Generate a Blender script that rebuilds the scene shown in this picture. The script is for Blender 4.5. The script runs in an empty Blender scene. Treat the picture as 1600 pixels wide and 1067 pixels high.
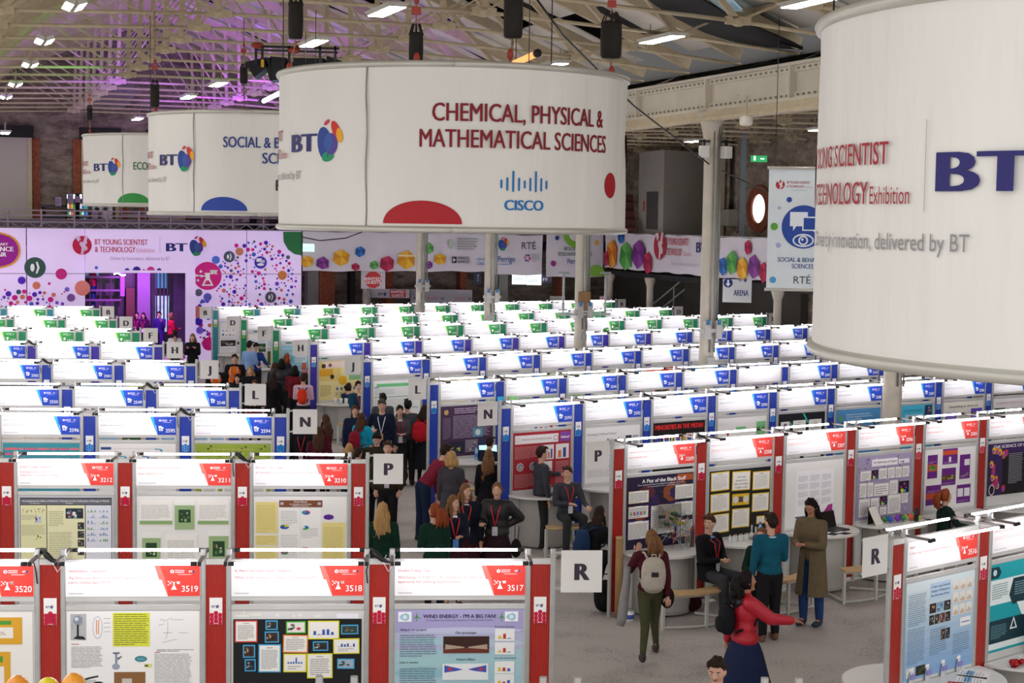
import bpy, bmesh, math, random
import numpy as np
from mathutils import Vector, Matrix
random.seed(7); RNG = np.random.RandomState(5)
S = bpy.context.scene
COL = S.collection
R = math.radians
# ------------------------------------------------------------ camera
CZ = 5.51; PITCH = 0.07612; ROLL = 0.01443; FPX = 2523.0
cp, sp, cr, sr = math.cos(PITCH), math.sin(PITCH), math.cos(ROLL), math.sin(ROLL)
FWD = Vector((0, cp, -sp)); _u = Vector((0, sp, cp)); _r = Vector((1, 0, 0))
RGT = cr*_r + sr*_u; UPV = -sr*_r + cr*_u
cam = bpy.data.cameras.new('camera'); camo = bpy.data.objects.new('camera', cam); COL.objects.link(camo)
cam.sensor_width = 36; cam.lens = FPX/1600*36; cam.clip_start = .1; cam.clip_end = 400
M = Matrix((RGT, UPV, -FWD)).transposed().to_4x4(); M.translation = (0, 0, CZ); camo.matrix_world = M
S.camera = camo
# ------------------------------------------------------------ light and exposure
S.view_settings.view_transform = 'Standard'; S.view_settings.look = 'None'
S.view_settings.gamma = 1; S.view_settings.use_curve_mapping = False
S.view_settings.exposure = 1.25
world = bpy.data.worlds.new('hall_air'); S.world = world; world.use_nodes = True
world.node_tree.nodes['Background'].inputs[0].default_value = (1, .975, .95, 1)
world.node_tree.nodes['Background'].inputs[1].default_value = 0.54
TUBE_L = 13.0      # radiance of the booth fluorescent tubes
FIXT_L = 14.0      # radiance of the roof fittings
def area(name, loc, size, power, col=(1, .96, .9), rot=(0, 0, 0), sy=None, spread=None):
    l = bpy.data.lights.new(name, 'AREA'); l.shape = 'RECTANGLE'; l.size = size; l.size_y = sy or size
    l.energy = power; l.color = col
    if spread: l.spread = spread
    o = bpy.data.objects.new(name, l); o.location = loc; o.rotation_euler = rot; COL.objects.link(o); return o
def spot(name, loc, target, power, col, ang=60):
    l = bpy.data.lights.new(name, 'SPOT'); l.energy = power; l.color = col; l.spot_size = R(ang); l.spot_blend = .6; l.shadow_soft_size = .15
    o = bpy.data.objects.new(name, l); o.location = loc
    o.rotation_euler = (Vector(target)-Vector(loc)).to_track_quat('-Z', 'Y').to_euler(); COL.objects.link(o); return o

def ray(px, py): return FWD + RGT*((px-800)/FPX) - UPV*((py-533.5)/FPX)
def at(px, py, z=None, Y=None):
    d = ray(px, py)
    t = (z-CZ)/d.z if z is not None else Y/d.y
    return Vector((d.x*t, d.y*t, CZ+d.z*t))
# ------------------------------------------------------------ materials
def lin(c):
    if isinstance(c, str):
        c = c.lstrip('#'); c = c if len(c) == 6 else ''.join(2*x for x in c); c = tuple(int(c[i:i+2], 16)/255 for i in (0, 2, 4))
    return tuple((x/12.92 if x <= .04045 else ((x+.055)/1.055)**2.4) for x in c[:3])
MATS = {}
def mat(name, col, rough=.6, metal=0., bump=0., bscale=40., vary=0., vscale=3., emit=0., spec=.5, trans=0., kind='noise', bd=.01, coat=0., stretch=(1, 1, 1), alpha=None):
    if name in MATS: return MATS[name]
    m = bpy.data.materials.new(name); m.use_nodes = True; nt = m.node_tree; b = nt.nodes['Principled BSDF']
    c = lin(col); b.inputs['Base Color'].default_value = (*c, 1); b.inputs['Roughness'].default_value = rough
    b.inputs['Metallic'].default_value = metal; b.inputs['Specular IOR Level'].default_value = spec
    b.inputs['Coat Weight'].default_value = coat
    if trans: b.inputs['Transmission Weight'].default_value = trans
    if emit: b.inputs['Emission Color'].default_value = (*c, 1); b.inputs['Emission Strength'].default_value = emit
    tc = nt.nodes.new('ShaderNodeTexCoord'); mp = nt.nodes.new('ShaderNodeMapping'); mp.inputs['Scale'].default_value = stretch
    nt.links.new(tc.outputs['Object'], mp.inputs['Vector'])
    if vary:
        n = nt.nodes.new('ShaderNodeTexNoise'); n.inputs['Scale'].default_value = vscale; n.inputs['Detail'].default_value = 5
        nt.links.new(mp.outputs[0], n.inputs['Vector'])
        mx = nt.nodes.new('ShaderNodeMix'); mx.data_type = 'RGBA'; mx.blend_type = 'MIX'
        mx.inputs[6].default_value = (*[x*(1-vary) for x in c], 1); mx.inputs[7].default_value = (*[min(1, x*(1+vary)) for x in c], 1)
        rp = nt.nodes.new('ShaderNodeMapRange'); rp.inputs[1].default_value = .3; rp.inputs[2].default_value = .7
        nt.links.new(n.outputs['Fac'], rp.inputs[0]); nt.links.new(rp.outputs[0], mx.inputs[0]); nt.links.new(mx.outputs[2], b.inputs['Base Color'])
        if emit: nt.links.new(mx.outputs[2], b.inputs['Emission Color'])
    if bump:
        if kind == 'wave':
            n2 = nt.nodes.new('ShaderNodeTexWave'); n2.inputs['Scale'].default_value = bscale; n2.inputs['Distortion'].default_value = 0
        else:
            n2 = nt.nodes.new('ShaderNodeTexNoise'); n2.inputs['Scale'].default_value = bscale; n2.inputs['Detail'].default_value = 4
        nt.links.new(mp.outputs[0], n2.inputs['Vector'])
        bp = nt.nodes.new('ShaderNodeBump'); bp.inputs['Strength'].default_value = bump; bp.inputs['Distance'].default_value = bd
        nt.links.new(n2.outputs['Fac'], bp.inputs['Height']); nt.links.new(bp.outputs[0], b.inputs['Normal'])
    MATS[name] = m; return m
def print_mat(name='print', rough=.55):
    if name in MATS: return MATS[name]
    m = bpy.data.materials.new(name); m.use_nodes = True; nt = m.node_tree; b = nt.nodes['Principled BSDF']
    a = nt.nodes.new('ShaderNodeAttribute'); a.attribute_name = 'Col'; nt.links.new(a.outputs['Color'], b.inputs['Base Color'])
    b.inputs['Roughness'].default_value = rough; b.inputs['Specular IOR Level'].default_value = .3
    MATS[name] = m; return m
PRINT = print_mat()
ALU = mat('brushed_aluminium', '#b9bab8', .42, .55, vary=.06, vscale=9)
WHITE_PANEL = mat('white_laminate_panel', '#d7d7d5', .45, vary=.03)
SIGNW = mat('white_sign_board', '#f4f4f4', .5, vary=.01)
RAILM = mat('pale_grey_rail', '#c9cac7', .45, .3, vary=.04)
BLACKP = mat('black_plastic', '#141416', .45, vary=.2)
TUBE = mat('fluorescent_tube', '#fbf6ff', .4, emit=TUBE_L)
def ribbed(name, col, rough=.25):
    return mat(name, col, rough, bump=.5, bscale=16, kind='wave', vary=.22, vscale=1.6, coat=.3, stretch=(1, 1, .25))
PANELS = {'red': ribbed('red_ribbed_plastic', '#a51c10'), 'blue': ribbed('blue_ribbed_plastic', '#1b3cab'), 'purple': ribbed('violet_ribbed_plastic', '#3a2aa0'),
          'green': ribbed('green_ribbed_plastic', '#0e8a5a'), 'teal': ribbed('teal_ribbed_plastic', '#2f8a9c')}
BADGE = {'red': '#e8453c', 'blue': '#2347b8', 'purple': '#2347b8', 'green': '#2f9148', 'teal': '#2f9148'}
SLIV = {'red': '#f1655b', 'blue': '#2fa2e6', 'purple': '#2fa2e6', 'green': '#86c440', 'teal': '#86c440'}
# ------------------------------------------------------------ mesh builder
class MB:
    def __init__(s): s.v = []; s.f = []; s.m = []; s.c = []; s.sm = []
    def add(s, verts, faces, mi=0, col=(1, 1, 1), smooth=False):
        o = len(s.v); s.v += [tuple(p) for p in verts]
        for f in faces: s.f.append(tuple(i+o for i in f)); s.m.append(mi); s.c.append(col); s.sm.append(smooth)
        return s
    def box(s, a, b, mi=0, col=(1, 1, 1)):
        x0, y0, z0 = a; x1, y1, z1 = b
        v = [(x0, y0, z0), (x1, y0, z0), (x1, y1, z0), (x0, y1, z0), (x0, y0, z1), (x1, y0, z1), (x1, y1, z1), (x0, y1, z1)]
        return s.add(v, [(0, 3, 2, 1), (4, 5, 6, 7), (0, 1, 5, 4), (1, 2, 6, 5), (2, 3, 7, 6), (3, 0, 4, 7)], mi, col)
    def cham(s, a, b, r=.008, mi=0, col=(1, 1, 1)):
        # vertical post with chamfered corners
        x0, y0, z0 = a; x1, y1, z1 = b
        P = [(x0+r, y0), (x1-r, y0), (x1, y0+r), (x1, y1-r), (x1-r, y1), (x0+r, y1), (x0, y1-r), (x0, y0+r)]
        v = [(x, y, z0) for x, y in P]+[(x, y, z1) for x, y in P]
        return s.add(v, [(i, (i+1) % 8, (i+1) % 8+8, i+8) for i in range(8)]+[tuple(range(7, -1, -1)), tuple(range(8, 16))], mi, col)
    def bar(s, p, q, w, h=None, mi=0, col=(1, 1, 1), up=(0, 0, 1)):
        p, q = Vector(p), Vector(q); h = h or w; d = (q-p).normalized(); upv = Vector(up)
        if abs(d.dot(upv)) > .98: upv = Vector((0, 1, 0))
        a = d.cross(upv).normalized()*w/2; b = a.cross(d).normalized()*h/2
        v = [p-a-b, p+a-b, p+a+b, p-a+b, q-a-b, q+a-b, q+a+b, q-a+b]
        return s.add(v, [(0, 1, 2, 3), (7, 6, 5, 4), (0, 4, 5, 1), (1, 5, 6, 2), (2, 6, 7, 3), (3, 7, 4, 0)], mi, col)
    def tube(s, pts, r, n=8, mi=0, col=(1, 1, 1), cap=True, smooth=True):
        pts = [Vector(p) for p in pts]; rs = r if isinstance(r, (list, tuple)) else [r]*len(pts); rings = []
        up = Vector((0, 0, 1)); prev = None
        for i, p in enumerate(pts):
            d = (pts[min(i+1, len(pts)-1)]-pts[max(i-1, 0)])
            d = d.normalized() if d.length > 1e-9 else up
            if prev is None:
                a = d.cross(up if abs(d.z) < .95 else Vector((0, 1, 0))).normalized()
            else:
                a = (prev-d*prev.dot(d)).normalized()
            prev = a; b = d.cross(a)
            rings.append([p+(a*math.cos(t)+b*math.sin(t))*rs[i] for t in [2*math.pi*k/n for k in range(n)]])
        v = [x for rg in rings for x in rg]; f = []
        for i in range(len(pts)-1):
            for k in range(n): f.append((i*n+k, i*n+(k+1) % n, (i+1)*n+(k+1) % n, (i+1)*n+k))
        if cap: f += [tuple(range(n-1, -1, -1)), tuple(range((len(pts)-1)*n, len(pts)*n))]
        return s.add(v, f, mi, col, smooth)
    def ell(s, c, r, seg=14, rings=9, mi=0, col=(1, 1, 1), rot=None, fn=None):
        c = Vector(c); v = []; f = []
        for i in range(rings+1):
            ph = math.pi*i/rings
            for k in range(seg):
                t = 2*math.pi*k/seg; p = Vector((math.sin(ph)*math.cos(t), math.sin(ph)*math.sin(t), math.cos(ph)))
                k2 = fn(p) if fn else 1
                p = Vector((p.x*r[0]*k2, p.y*r[1]*k2, p.z*r[2]*k2))
                if rot is not None: p = rot @ p
                v.append(c+p)
        for i in range(rings):
            for k in range(seg): f.append((i*seg+k, (i+1)*seg+k, (i+1)*seg+(k+1) % seg, i*seg+(k+1) % seg))
        return s.add(v, f, mi, col, True)
    def lathe(s, prof, n=16, c=(0, 0, 0), mi=0, col=(1, 1, 1), smooth=True):
        v = []; f = []
        for r, z in prof:
            for k in range(n): t = 2*math.pi*k/n; v.append((c[0]+r*math.cos(t), c[1]+r*math.sin(t), c[2]+z))
        for i in range(len(prof)-1):
            for k in range(n): f.append((i*n+k, i*n+(k+1) % n, (i+1)*n+(k+1) % n, (i+1)*n+k))
        f += [tuple(range(n-1, -1, -1)), tuple(range((len(prof)-1)*n, len(prof)*n))]
        return s.add(v, f, mi, col, smooth)
    def prism(s, poly, z0, z1, mi=0, col=(1, 1, 1)):
        n = len(poly); v = [(x, y, z0) for x, y in poly]+[(x, y, z1) for x, y in poly]
        return s.add(v, [tuple(range(n-1, -1, -1)), tuple(range(n, 2*n))]+[(i, (i+1) % n, (i+1) % n+n, i+n) for i in range(n)], mi, col)
    # flat print on a plane facing local -y ; x right, z up
    def flat(s, poly, y, mi=0, col=(1, 1, 1)):
        return s.add([(x, y, z) for x, z in poly], [tuple(range(len(poly)))], mi, col)
    def rect(s, x, z, w, h, y, mi=0, col=(1, 1, 1)): return s.flat([(x, z), (x+w, z), (x+w, z+h), (x, z+h)], y, mi, col)
    def disc(s, x, z, r, y, mi=0, col=(1, 1, 1), rz=None, n=20, a0=0, a1=360):
        rz = rz or r; full = abs(a1-a0) >= 360
        P = [(x+r*math.cos(R(a0+(a1-a0)*k/n)), z+rz*math.sin(R(a0+(a1-a0)*k/n))) for k in range(n+(0 if full else 1))]
        if not full and abs(a1-a0) < 179: P.append((x, z))
        return s.flat(P, y, mi, col)
    def text(s, txt, x, z, cap, y, mi=0, col=(0, 0, 0), align='l', bold=0., w=None):
        v, f, wd = text2d(txt, 0.); k = cap/CAPH; sx = k if w is None else w/wd; W = wd*sx
        ox = x-(0 if align == 'l' else W/2 if align == 'c' else W)
        for i, dx in enumerate((-bold, 0, bold) if bold > .006 else (0,)): s.add([(ox+(a+dx)*sx, y-.0001*i, z+b*k) for a, b in v], f, mi, col)
        return W
    def mesh(s, name, mats):
        me = bpy.data.meshes.new(name); me.from_pydata(s.v, [], s.f)
        mats = mats if isinstance(mats, (list, tuple)) else [mats]
        for m in mats: me.materials.append(m)
        me.polygons.foreach_set('material_index', s.m); me.polygons.foreach_set('use_smooth', s.sm)
        if any(m.name.startswith('print') for m in mats):
            ca = me.color_attributes.new('Col', 'FLOAT_COLOR', 'CORNER'); arr = []
            cache = {}
            for f, c in zip(s.f, s.c):
                if c not in cache: cache[c] = (*lin(c), 1.)
                arr += list(cache[c])*len(f)
            ca.data.foreach_set('color', arr)
        me.update(); return me
    def build(s, name, mats, parent=None, loc=None, rz=None):
        return put(name, s.mesh(name, mats), parent, loc, rz)
def put(name, me, parent=None, loc=None, rz=None, rot=None):
    o = bpy.data.objects.new(name, me); COL.objects.link(o); o.parent = parent
    if loc is not None: o.location = loc
    if rz is not None: o.rotation_euler = (0, 0, rz)
    if rot is not None: o.rotation_euler = rot
    return o
def tag(o, label=None, cat=None, group=None, kind=None):
    if label: o['label'] = label
    if cat: o['category'] = cat
    if group: o['group'] = group
    if kind: o['kind'] = kind
    return o
def thing(name, label, cat, loc=(0, 0, 0), rz=0, group=None, kind=None):
    return tag(put(name, None, None, loc, rz), label, cat, group, kind)
# ------------------------------------------------------------ text
_T = {}; CAPH = .69
def text2d(txt, bold=0.):
    key = (txt, bold)
    if key in _T: return _T[key]
    cu = bpy.data.curves.new('t', 'FONT'); cu.body = txt; cu.size = 1; cu.resolution_u = 3; cu.offset = bold; cu.fill_mode = 'FRONT'
    o = bpy.data.objects.new('t', cu); me = bpy.data.meshes.new_from_object(o)
    v = [(p.co.x, p.co.y) for p in me.vertices]; f = [tuple(p.vertices) for p in me.polygons]
    bpy.data.objects.remove(o); bpy.data.curves.remove(cu); bpy.data.meshes.remove(me)
    x0 = min(a for a, b in v); v = [(a-x0, b) for a, b in v]; wd = max(a for a, b in v)
    _T[key] = (v, f, wd); return _T[key]
# ============================================================ the hall
C0 = Vector((4.35, 36.0, 0)); VD = Vector((-.341, .940, 0)); UD = Vector((.940, .341, 0)); HROT = math.atan2(.341, .940)
def hp(a, s, z=0): p = C0+UD*a+VD*s; return Vector((p.x, p.y, z))
SE = 28.0   # end wall plane
def carpet():
    m = bpy.data.materials.new('grey_exhibition_carpet'); m.use_nodes = True; nt = m.node_tree; b = nt.nodes['Principled BSDF']
    tc = nt.nodes.new('ShaderNodeTexCoord'); n1 = nt.nodes.new('ShaderNodeTexNoise'); n1.inputs['Scale'].default_value = 1.1; n1.inputs['Detail'].default_value = 6
    n2 = nt.nodes.new('ShaderNodeTexNoise'); n2.inputs['Scale'].default_value = 26; n2.inputs['Detail'].default_value = 5
    add = nt.nodes.new('ShaderNodeMath'); add.operation = 'ADD'
    rp = nt.nodes.new('ShaderNodeValToRGB'); rp.color_ramp.elements[0].position = .75; rp.color_ramp.elements[1].position = 1.3
    rp.color_ramp.elements[0].color = (*lin('#8f8986'), 1); rp.color_ramp.elements[1].color = (*lin('#b5aeaa'), 1)
    nt.links.new(tc.outputs['Object'], n1.inputs['Vector']); nt.links.new(tc.outputs['Object'], n2.inputs['Vector'])
    nt.links.new(n1.outputs['Fac'], add.inputs[0]); nt.links.new(n2.outputs['Fac'], add.inputs[1]); nt.links.new(add.outputs[0], rp.inputs[0])
    nt.links.new(rp.outputs[0], b.inputs['Base Color']); b.inputs['Roughness'].default_value = .75
    bp = nt.nodes.new('ShaderNodeBump'); bp.inputs['Strength'].default_value = .3; bp.inputs['Distance'].default_value = .004
    n3 = nt.nodes.new('ShaderNodeTexNoise'); n3.inputs['Scale'].default_value = 300; nt.links.new(tc.outputs['Object'], n3.inputs['Vector'])
    nt.links.new(n3.outputs['Fac'], bp.inputs['Height']); nt.links.new(bp.outputs[0], b.inputs['Normal']); return m
fl = MB(); fl.box((-45, 0, -.1), (40, 80, 0)); tag(fl.build('floor', carpet()), 'grey mottled exhibition carpet covering the hall floor', kind='structure')
def stone(name, c1, c2, brick=False):
    m = bpy.data.materials.new(name); m.use_nodes = True; nt = m.node_tree; b = nt.nodes['Principled BSDF']
    tc = nt.nodes.new('ShaderNodeTexCoord'); mp = nt.nodes.new('ShaderNodeMapping'); nt.links.new(tc.outputs['Object'], mp.inputs[0])
    n = nt.nodes.new('ShaderNodeTexNoise'); n.inputs['Scale'].default_value = 1.3; n.inputs['Detail'].default_value = 8; n.inputs['Roughness'].default_value = .7
    v = nt.nodes.new('ShaderNodeTexVoronoi'); v.feature = 'DISTANCE_TO_EDGE'; v.inputs['Scale'].default_value = 2.6
    mp.inputs['Scale'].default_value = (1, 1, 2.2)
    rp = nt.nodes.new('ShaderNodeValToRGB'); rp.color_ramp.elements[0].position = .35; rp.color_ramp.elements[1].position = .7
    rp.color_ramp.elements[0].color = (*lin(c1), 1); rp.color_ramp.elements[1].color = (*lin(c2), 1)
    mx = nt.nodes.new('ShaderNodeMix'); mx.data_type = 'RGBA'; mx.blend_type = 'MULTIPLY'; mx.inputs[0].default_value = .3
    r2 = nt.nodes.new('ShaderNodeMapRange'); r2.inputs[2].default_value = .07; r2.inputs[3].default_value = .35
    nt.links.new(mp.outputs[0], n.inputs['Vector']); nt.links.new(mp.outputs[0], v.inputs['Vector'])
    nt.links.new(n.outputs['Fac'], rp.inputs[0]); nt.links.new(v.outputs['Distance'], r2.inputs[0])
    nt.links.new(rp.outputs[0], mx.inputs[6]); nt.links.new(r2.outputs[0], mx.inputs[7]); nt.links.new(mx.outputs[2], b.inputs['Base Color'])
    b.inputs['Roughness'].default_value = .9
    bp = nt.nodes.new('ShaderNodeBump'); bp.inputs['Strength'].default_value = .8; bp.inputs['Distance'].default_value = .05
    nt.links.new(n.outputs['Fac'], bp.inputs['Height']); nt.links.new(bp.outputs[0], b.inputs['Normal']); return m
STONE = stone('old_rubble_stone', '#6b5c50', '#b5a696'); DSTONE = stone('dark_old_brickwork', '#34221d', '#5c4136')
BRICKM = mat('red_brick_edging', '#8a4a30', .85, bump=.6, bscale=14, vary=.35, vscale=9)
DARK = mat('dark_void_paint', '#1c1a1b', .8, vary=.2); CREAM = mat('cream_painted_steel', '#bdae90', .5, vary=.1, vscale=6)
GIRD = mat('ivory_painted_girder', '#cfc8b8', .55, vary=.06, vscale=2); SHUT = mat('white_roller_shutter', '#b9aea6', .6, bump=.6, bscale=9, kind='wave', stretch=(0, 0, 1))
LINING = mat('pale_roof_lining', '#d3cec4', .8, vary=.1, vscale=1.2, bump=.3, bscale=2.5)
BLKF = mat('black_drape_fabric', '#0b0b0c', .9, vary=.2); GREYW = mat('grey_painted_plaster', '#8b8782', .8, vary=.06, vscale=1.0)
def hbox(mb, a0, a1, s0, s1, z0, z1, mi=0, col=(1, 1, 1)):
    v = [hp(a, s, z) for z in (z0, z1) for a, s in ((a0, s0), (a1, s0), (a1, s1), (a0, s1))]
    return mb.add(v, [(0, 3, 2, 1), (4, 5, 6, 7), (0, 1, 5, 4), (1, 2, 6, 5), (2, 3, 7, 6), (3, 0, 4, 7)], mi, col)
ZM = 4.55     # mezzanine floor
SW = SE+4.2   # real end wall behind the balcony
RIDGE, EAVE, ZR, ZE = -8.87, 0., 12.6, 9.0
# end wall of stone above and below the mezzanine
w = MB()
hbox(w, -22, 16, SW, SW+.5, 0, 9.0)
v = [hp(a, s, z) for s in (SW, SW+.5) for a, z in ((-17.74, 9.0), (0, 9.0), (RIDGE, ZR+.3))]
w.add(v, [(0, 1, 2), (5, 4, 3), (0, 3, 4, 1), (1, 4, 5, 2), (2, 5, 3, 0)])
v = [hp(a, s, z) for s in (SW, SW+.5) for a, z in ((0, 9.0), (17.7, 9.0), (8.87, ZR+.3))]
w.add(v, [(0, 1, 2), (5, 4, 3), (0, 3, 4, 1), (1, 4, 5, 2), (2, 5, 3, 0)])
tag(w.build('wall_back', stone('end_wall_masonry', '#5c4d46', '#ab998c')), 'old stone and brick end wall behind the mezzanine', kind='structure')
def endpt(px, z=6.): # lateral coordinate a on the end wall seen at pixel column px
    d = ray(px, 333); q = d.x/d.y
    # C0x+.94a-.341SW = q*(C0y+.341a+.94SW)
    return (q*(C0.y+.94*SW)-C0.x+.341*SW)/(.94-.341*q)
def frontpt(px, s=SE):
    d = ray(px, 333); q = d.x/d.y
    return (q*(C0.y+.94*s)-C0.x+.341*s)/(.94-.341*q)
for i, (x0, x1) in enumerate(((-30, 44), (133, 180), (237, 283))):
    o = thing('roller_shutter', ['pale roller shutter at the far left of the mezzanine wall', 'pale roller shutter behind the drinks fridges', 'pale roller shutter partly behind the second hanging drum'][i], 'shutter')
    mb = MB(); a0, a1 = endpt(x0), endpt(x1); hbox(mb, a0, a1, SW-.12, SW, ZM, 8.6); mb.build('shutter_curtain', SHUT, o)
    mb = MB(); hbox(mb, a1, a1+.14, SW-.2, SW, ZM, 8.6); hbox(mb, a0-.14, a0, SW-.2, SW, ZM, 8.6); mb.build('guide_rail', CREAM, o)
    mb = MB(); hbox(mb, a0-.2, a1+.2, SW-.35, SW, 8.3, 8.75); mb.build('shutter_box', DARK, o)
    mb = MB(); hbox(mb, a1+.15, a1+.45, SW-.1, SW, ZM, 8.3); hbox(mb, a0-.45, a0-.15, SW-.1, SW, ZM, 8.3); mb.build('brick_edging', BRICKM, o)
mb = MB(); c = (endpt(172)); v = []
o = thing('gable_vent', 'pale round vent high in the end gable', 'vent'); mb = MB()
pc = hp(c, SW-.05, 10.2); n = 20
v = [pc+UD*(.95*math.cos(2*math.pi*k/n))+Vector((0, 0, .75*math.sin(2*math.pi*k/n))) for k in range(n)]
mb.add(v+[p-VD*.08 for p in v], [tuple(range(n, 2*n))]+[(k, k+n, (k+1) % n+n, (k+1) % n) for k in range(n)]); mb.build('vent_disc', mat('faded_plaster_disc', '#8c8087', .8, vary=.2), o)
# right side wall with round window
AW = 11.7
w = MB(); hbox(w, AW, AW+.5, -25, SW, 0, 10.7)
sidew = w.build('wall_right', STONE); tag(sidew, 'rubble stone side wall with a round window', kind='structure')
ws = 18.0
d = ray(1188, 326); q = d.x/d.y
ws = (C0.x+.94*AW-q*(C0.y+.341*AW))/(.341+.94*q); pcz = CZ+d.z/d.y*(C0.y+.341*AW+.94*ws)
o = thing('window_1', None, None, kind='structure')
def ring(rin, rout, off, th, m, name, n=40):
    mb = MB(); c = hp(AW-off, ws, pcz); V = []
    for rr, o2 in ((rin, 0), (rout, 0), (rout, th), (rin, th)):
        for k in range(n): t = 2*math.pi*k/n; V.append(c-UD*o2+VD*(rr*math.cos(t))+Vector((0, 0, rr*math.sin(t))))
    F = []
    for j in range(4):
        for k in range(n): F.append((j*n+k, j*n+(k+1) % n, ((j+1) % 4)*n+(k+1) % n, ((j+1) % 4)*n+k))
    mb.add(V, F); return mb.build(name, m, o)
ring(.52, .86, 0, .1, BRICKM, 'brick_surround')
mb = MB(); c = hp(AW-.03, ws, pcz); V = [c+VD*(.53*math.cos(2*math.pi*k/32))+Vector((0, 0, .53*math.sin(2*math.pi*k/32))) for k in range(32)]
mb.add(V, [tuple(range(32))]); mb.build('window_pane', mat('daylit_round_pane', '#e8e2ea', .5, emit=.75), o)
for k in range(5):   # lower dark wall behind side balcony: arches and posts hint
    pass
# ------------------------------------------------------------ columns
CONDUIT = mat('galvanised_conduit', '#8f9490', .45, .6, vary=.1); COLM = mat('ivory_painted_column', '#bdb5a6', .5, vary=.08, vscale=3, bump=.15, bscale=20)
COLLAB = ['stone coloured cast iron column standing in front of row N, lower part only in view', 'tall cast iron column carrying the girder beside the white wall speakers',
          'cast iron column with a wooden backed switch box, under the large drum', 'cast iron column standing among the green booths under the large drum',
          'cast iron column in front of the pentagon banner, second from the pink wall', 'cast iron column nearest the pink dotted wall']
SP = 7.43
for k in range(-1, 5):
    p = hp(0, k*SP); o = thing('column', COLLAB[k+1], None, p, HROT, kind='structure')
    mb = MB(); mb.lathe([(.24, 0), (.24, .25), (.18, .32), (.165, 3), (.155, 7.1), (.2, 7.2), (.17, 7.3), (.26, 7.75), (.32, 7.8), (.32, 7.95)], 20); mb.build('shaft', COLM, o)
    mb = MB(); mb.tube([(.19, -.1, 3.3), (.19, -.1, 7.8)], .03, 8); mb.tube([(-.02, -.19, 2.6), (-.02, -.19, 7.6)], .018, 6); mb.tube([(.1, -.19, 2.6), (.1, -.19, 7.6)], .018, 6); mb.build('conduit', CONDUIT, o)
    if k >= 0:
        mb = MB(); mb.box((-.28, -.3, 3.05), (.28, -.2, 3.13)); mb.box((-.2, -.32, 2.9), (-.05, -.2, 3.3)); mb.box((.07, -.32, 2.9), (.22, -.2, 3.3)); mb.tube([(0, -.2, 2.9), (.03, -.24, 2.4), (-.02, -.22, 1.95)], .015, 6)
        mb.box((-.1, -.27, 2.3), (.08, -.18, 2.5)); mb.build('socket_box', mat('grey_socket_plastic', '#a9aaa4', .5, vary=.1), o)
        mb = MB(); mb.box((-.17, -.36, 3.22), (-.1, -.32, 3.34)); mb.box((.1, -.36, 3.22), (.17, -.32, 3.34)); mb.build('blue_socket_cap', mat('blue_socket_cap_plastic', '#2c6a9c', .4, vary=.1), o)
    if k == 1:
        mb = MB(); mb.bar((-.75, -.25, 3.0), (.75, -.25, 3.0), .06); mb.bar((-.6, -.25, 2.95), (-.6, -.25, 4.1), .05); mb.bar((.6, -.25, 2.95), (.6, -.25, 4.1), .05); mb.bar((-.75, -.25, 4.1), (-.45, -.25, 4.1), .05); mb.bar((.45, -.25, 4.1), (.75, -.25, 4.1), .05)
        mb.build('cable_frame', CONDUIT, o); mb = MB(); mb.box((-.16, -.3, 3.1), (.16, -.2, 3.6)); mb.build('wooden_backing_board', mat('worn_plywood', '#8a6843', .7, vary=.2), o)
# speakers on second column
for dx, lb in ((-.27, 'white loudspeaker left of the tall column under the girder'), (.27, 'white loudspeaker right of the tall column under the girder')):
    p = hp(dx, -.2, 7.0); o = thing('loudspeaker', lb, 'loudspeaker', p, HROT+(-.3 if dx < 0 else .3))
    mb = MB(); mb.cham((-.11, -.1, -.1), (.11, .1, .16), .02); mb.build('cabinet', mat('white_speaker_shell', '#d9d8d4', .5, vary=.03), o)
    mb = MB(); mb.bar((0, 0, .16), (0, 0, .3), .05); mb.bar((-.13, 0, .26), (.13, 0, .26), .05); mb.build('mounting_bracket', BLACKP, o)
p = at(1166, 188, Y=33); o = thing('hanging_heater', 'rounded white unit hanging under the girder', 'heater', p, HROT)
mb = MB(); mb.ell((0, 0, 0), (.12, .1, .115), 16, 10, fn=lambda p: 1/max(abs(p.x), abs(p.z), .62)**.7); mb.build('casing', mat('white_heater_shell', '#d9d4c8', .5, vary=.03), o); mb = MB(); mb.bar((0, 0, .1), (0, 0, .5), .03); mb.build('hanger_rod', CREAM, o)
# ------------------------------------------------------------ girder
g = thing('girder', 'long riveted ivory plate girder carried by the columns', None, kind='structure')
mb = MB(); hbox(mb, -.04, .04, -17, SW, 7.98, 8.62); mb.build('web_plate', GIRD, g)
mb = MB(); hbox(mb, -.22, .22, -17, SW, 8.62, 8.68); hbox(mb, -.22, .22, -17, SW, 7.92, 7.98); hbox(mb, -.1, -.04, -17, SW, 8.5, 8.62); hbox(mb, -.1, -.04, -17, SW, 7.98, 8.1); mb.build('flange', GIRD, g)
mb = MB()
for k in range(-12, 40): hbox(mb, -.2, -.04, k*SP/4-.04, k*SP/4+.04, 7.98, 8.62) if k % 2 == 0 else None
mb.build('stiffener_plate', GIRD, g)
mb = MB()
for k in range(-60, 60): hbox(mb, -.125, -.1, k*.22, k*.22+.06, 8.54, 8.58); hbox(mb, -.125, -.1, k*.22, k*.22+.06, 8.02, 8.06)
tag(mb.build('rivet_heads', mat('rivet_paint', '#8d8676', .6, vary=.1), g), kind='stuff')
mb = MB(); hbox(mb, -.3, .0, -17, SW, 7.70, 7.78); hbox(mb, -.25, -.15, -17, SW, 7.78, 7.92); mb.build('gutter', CREAM, g)
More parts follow.
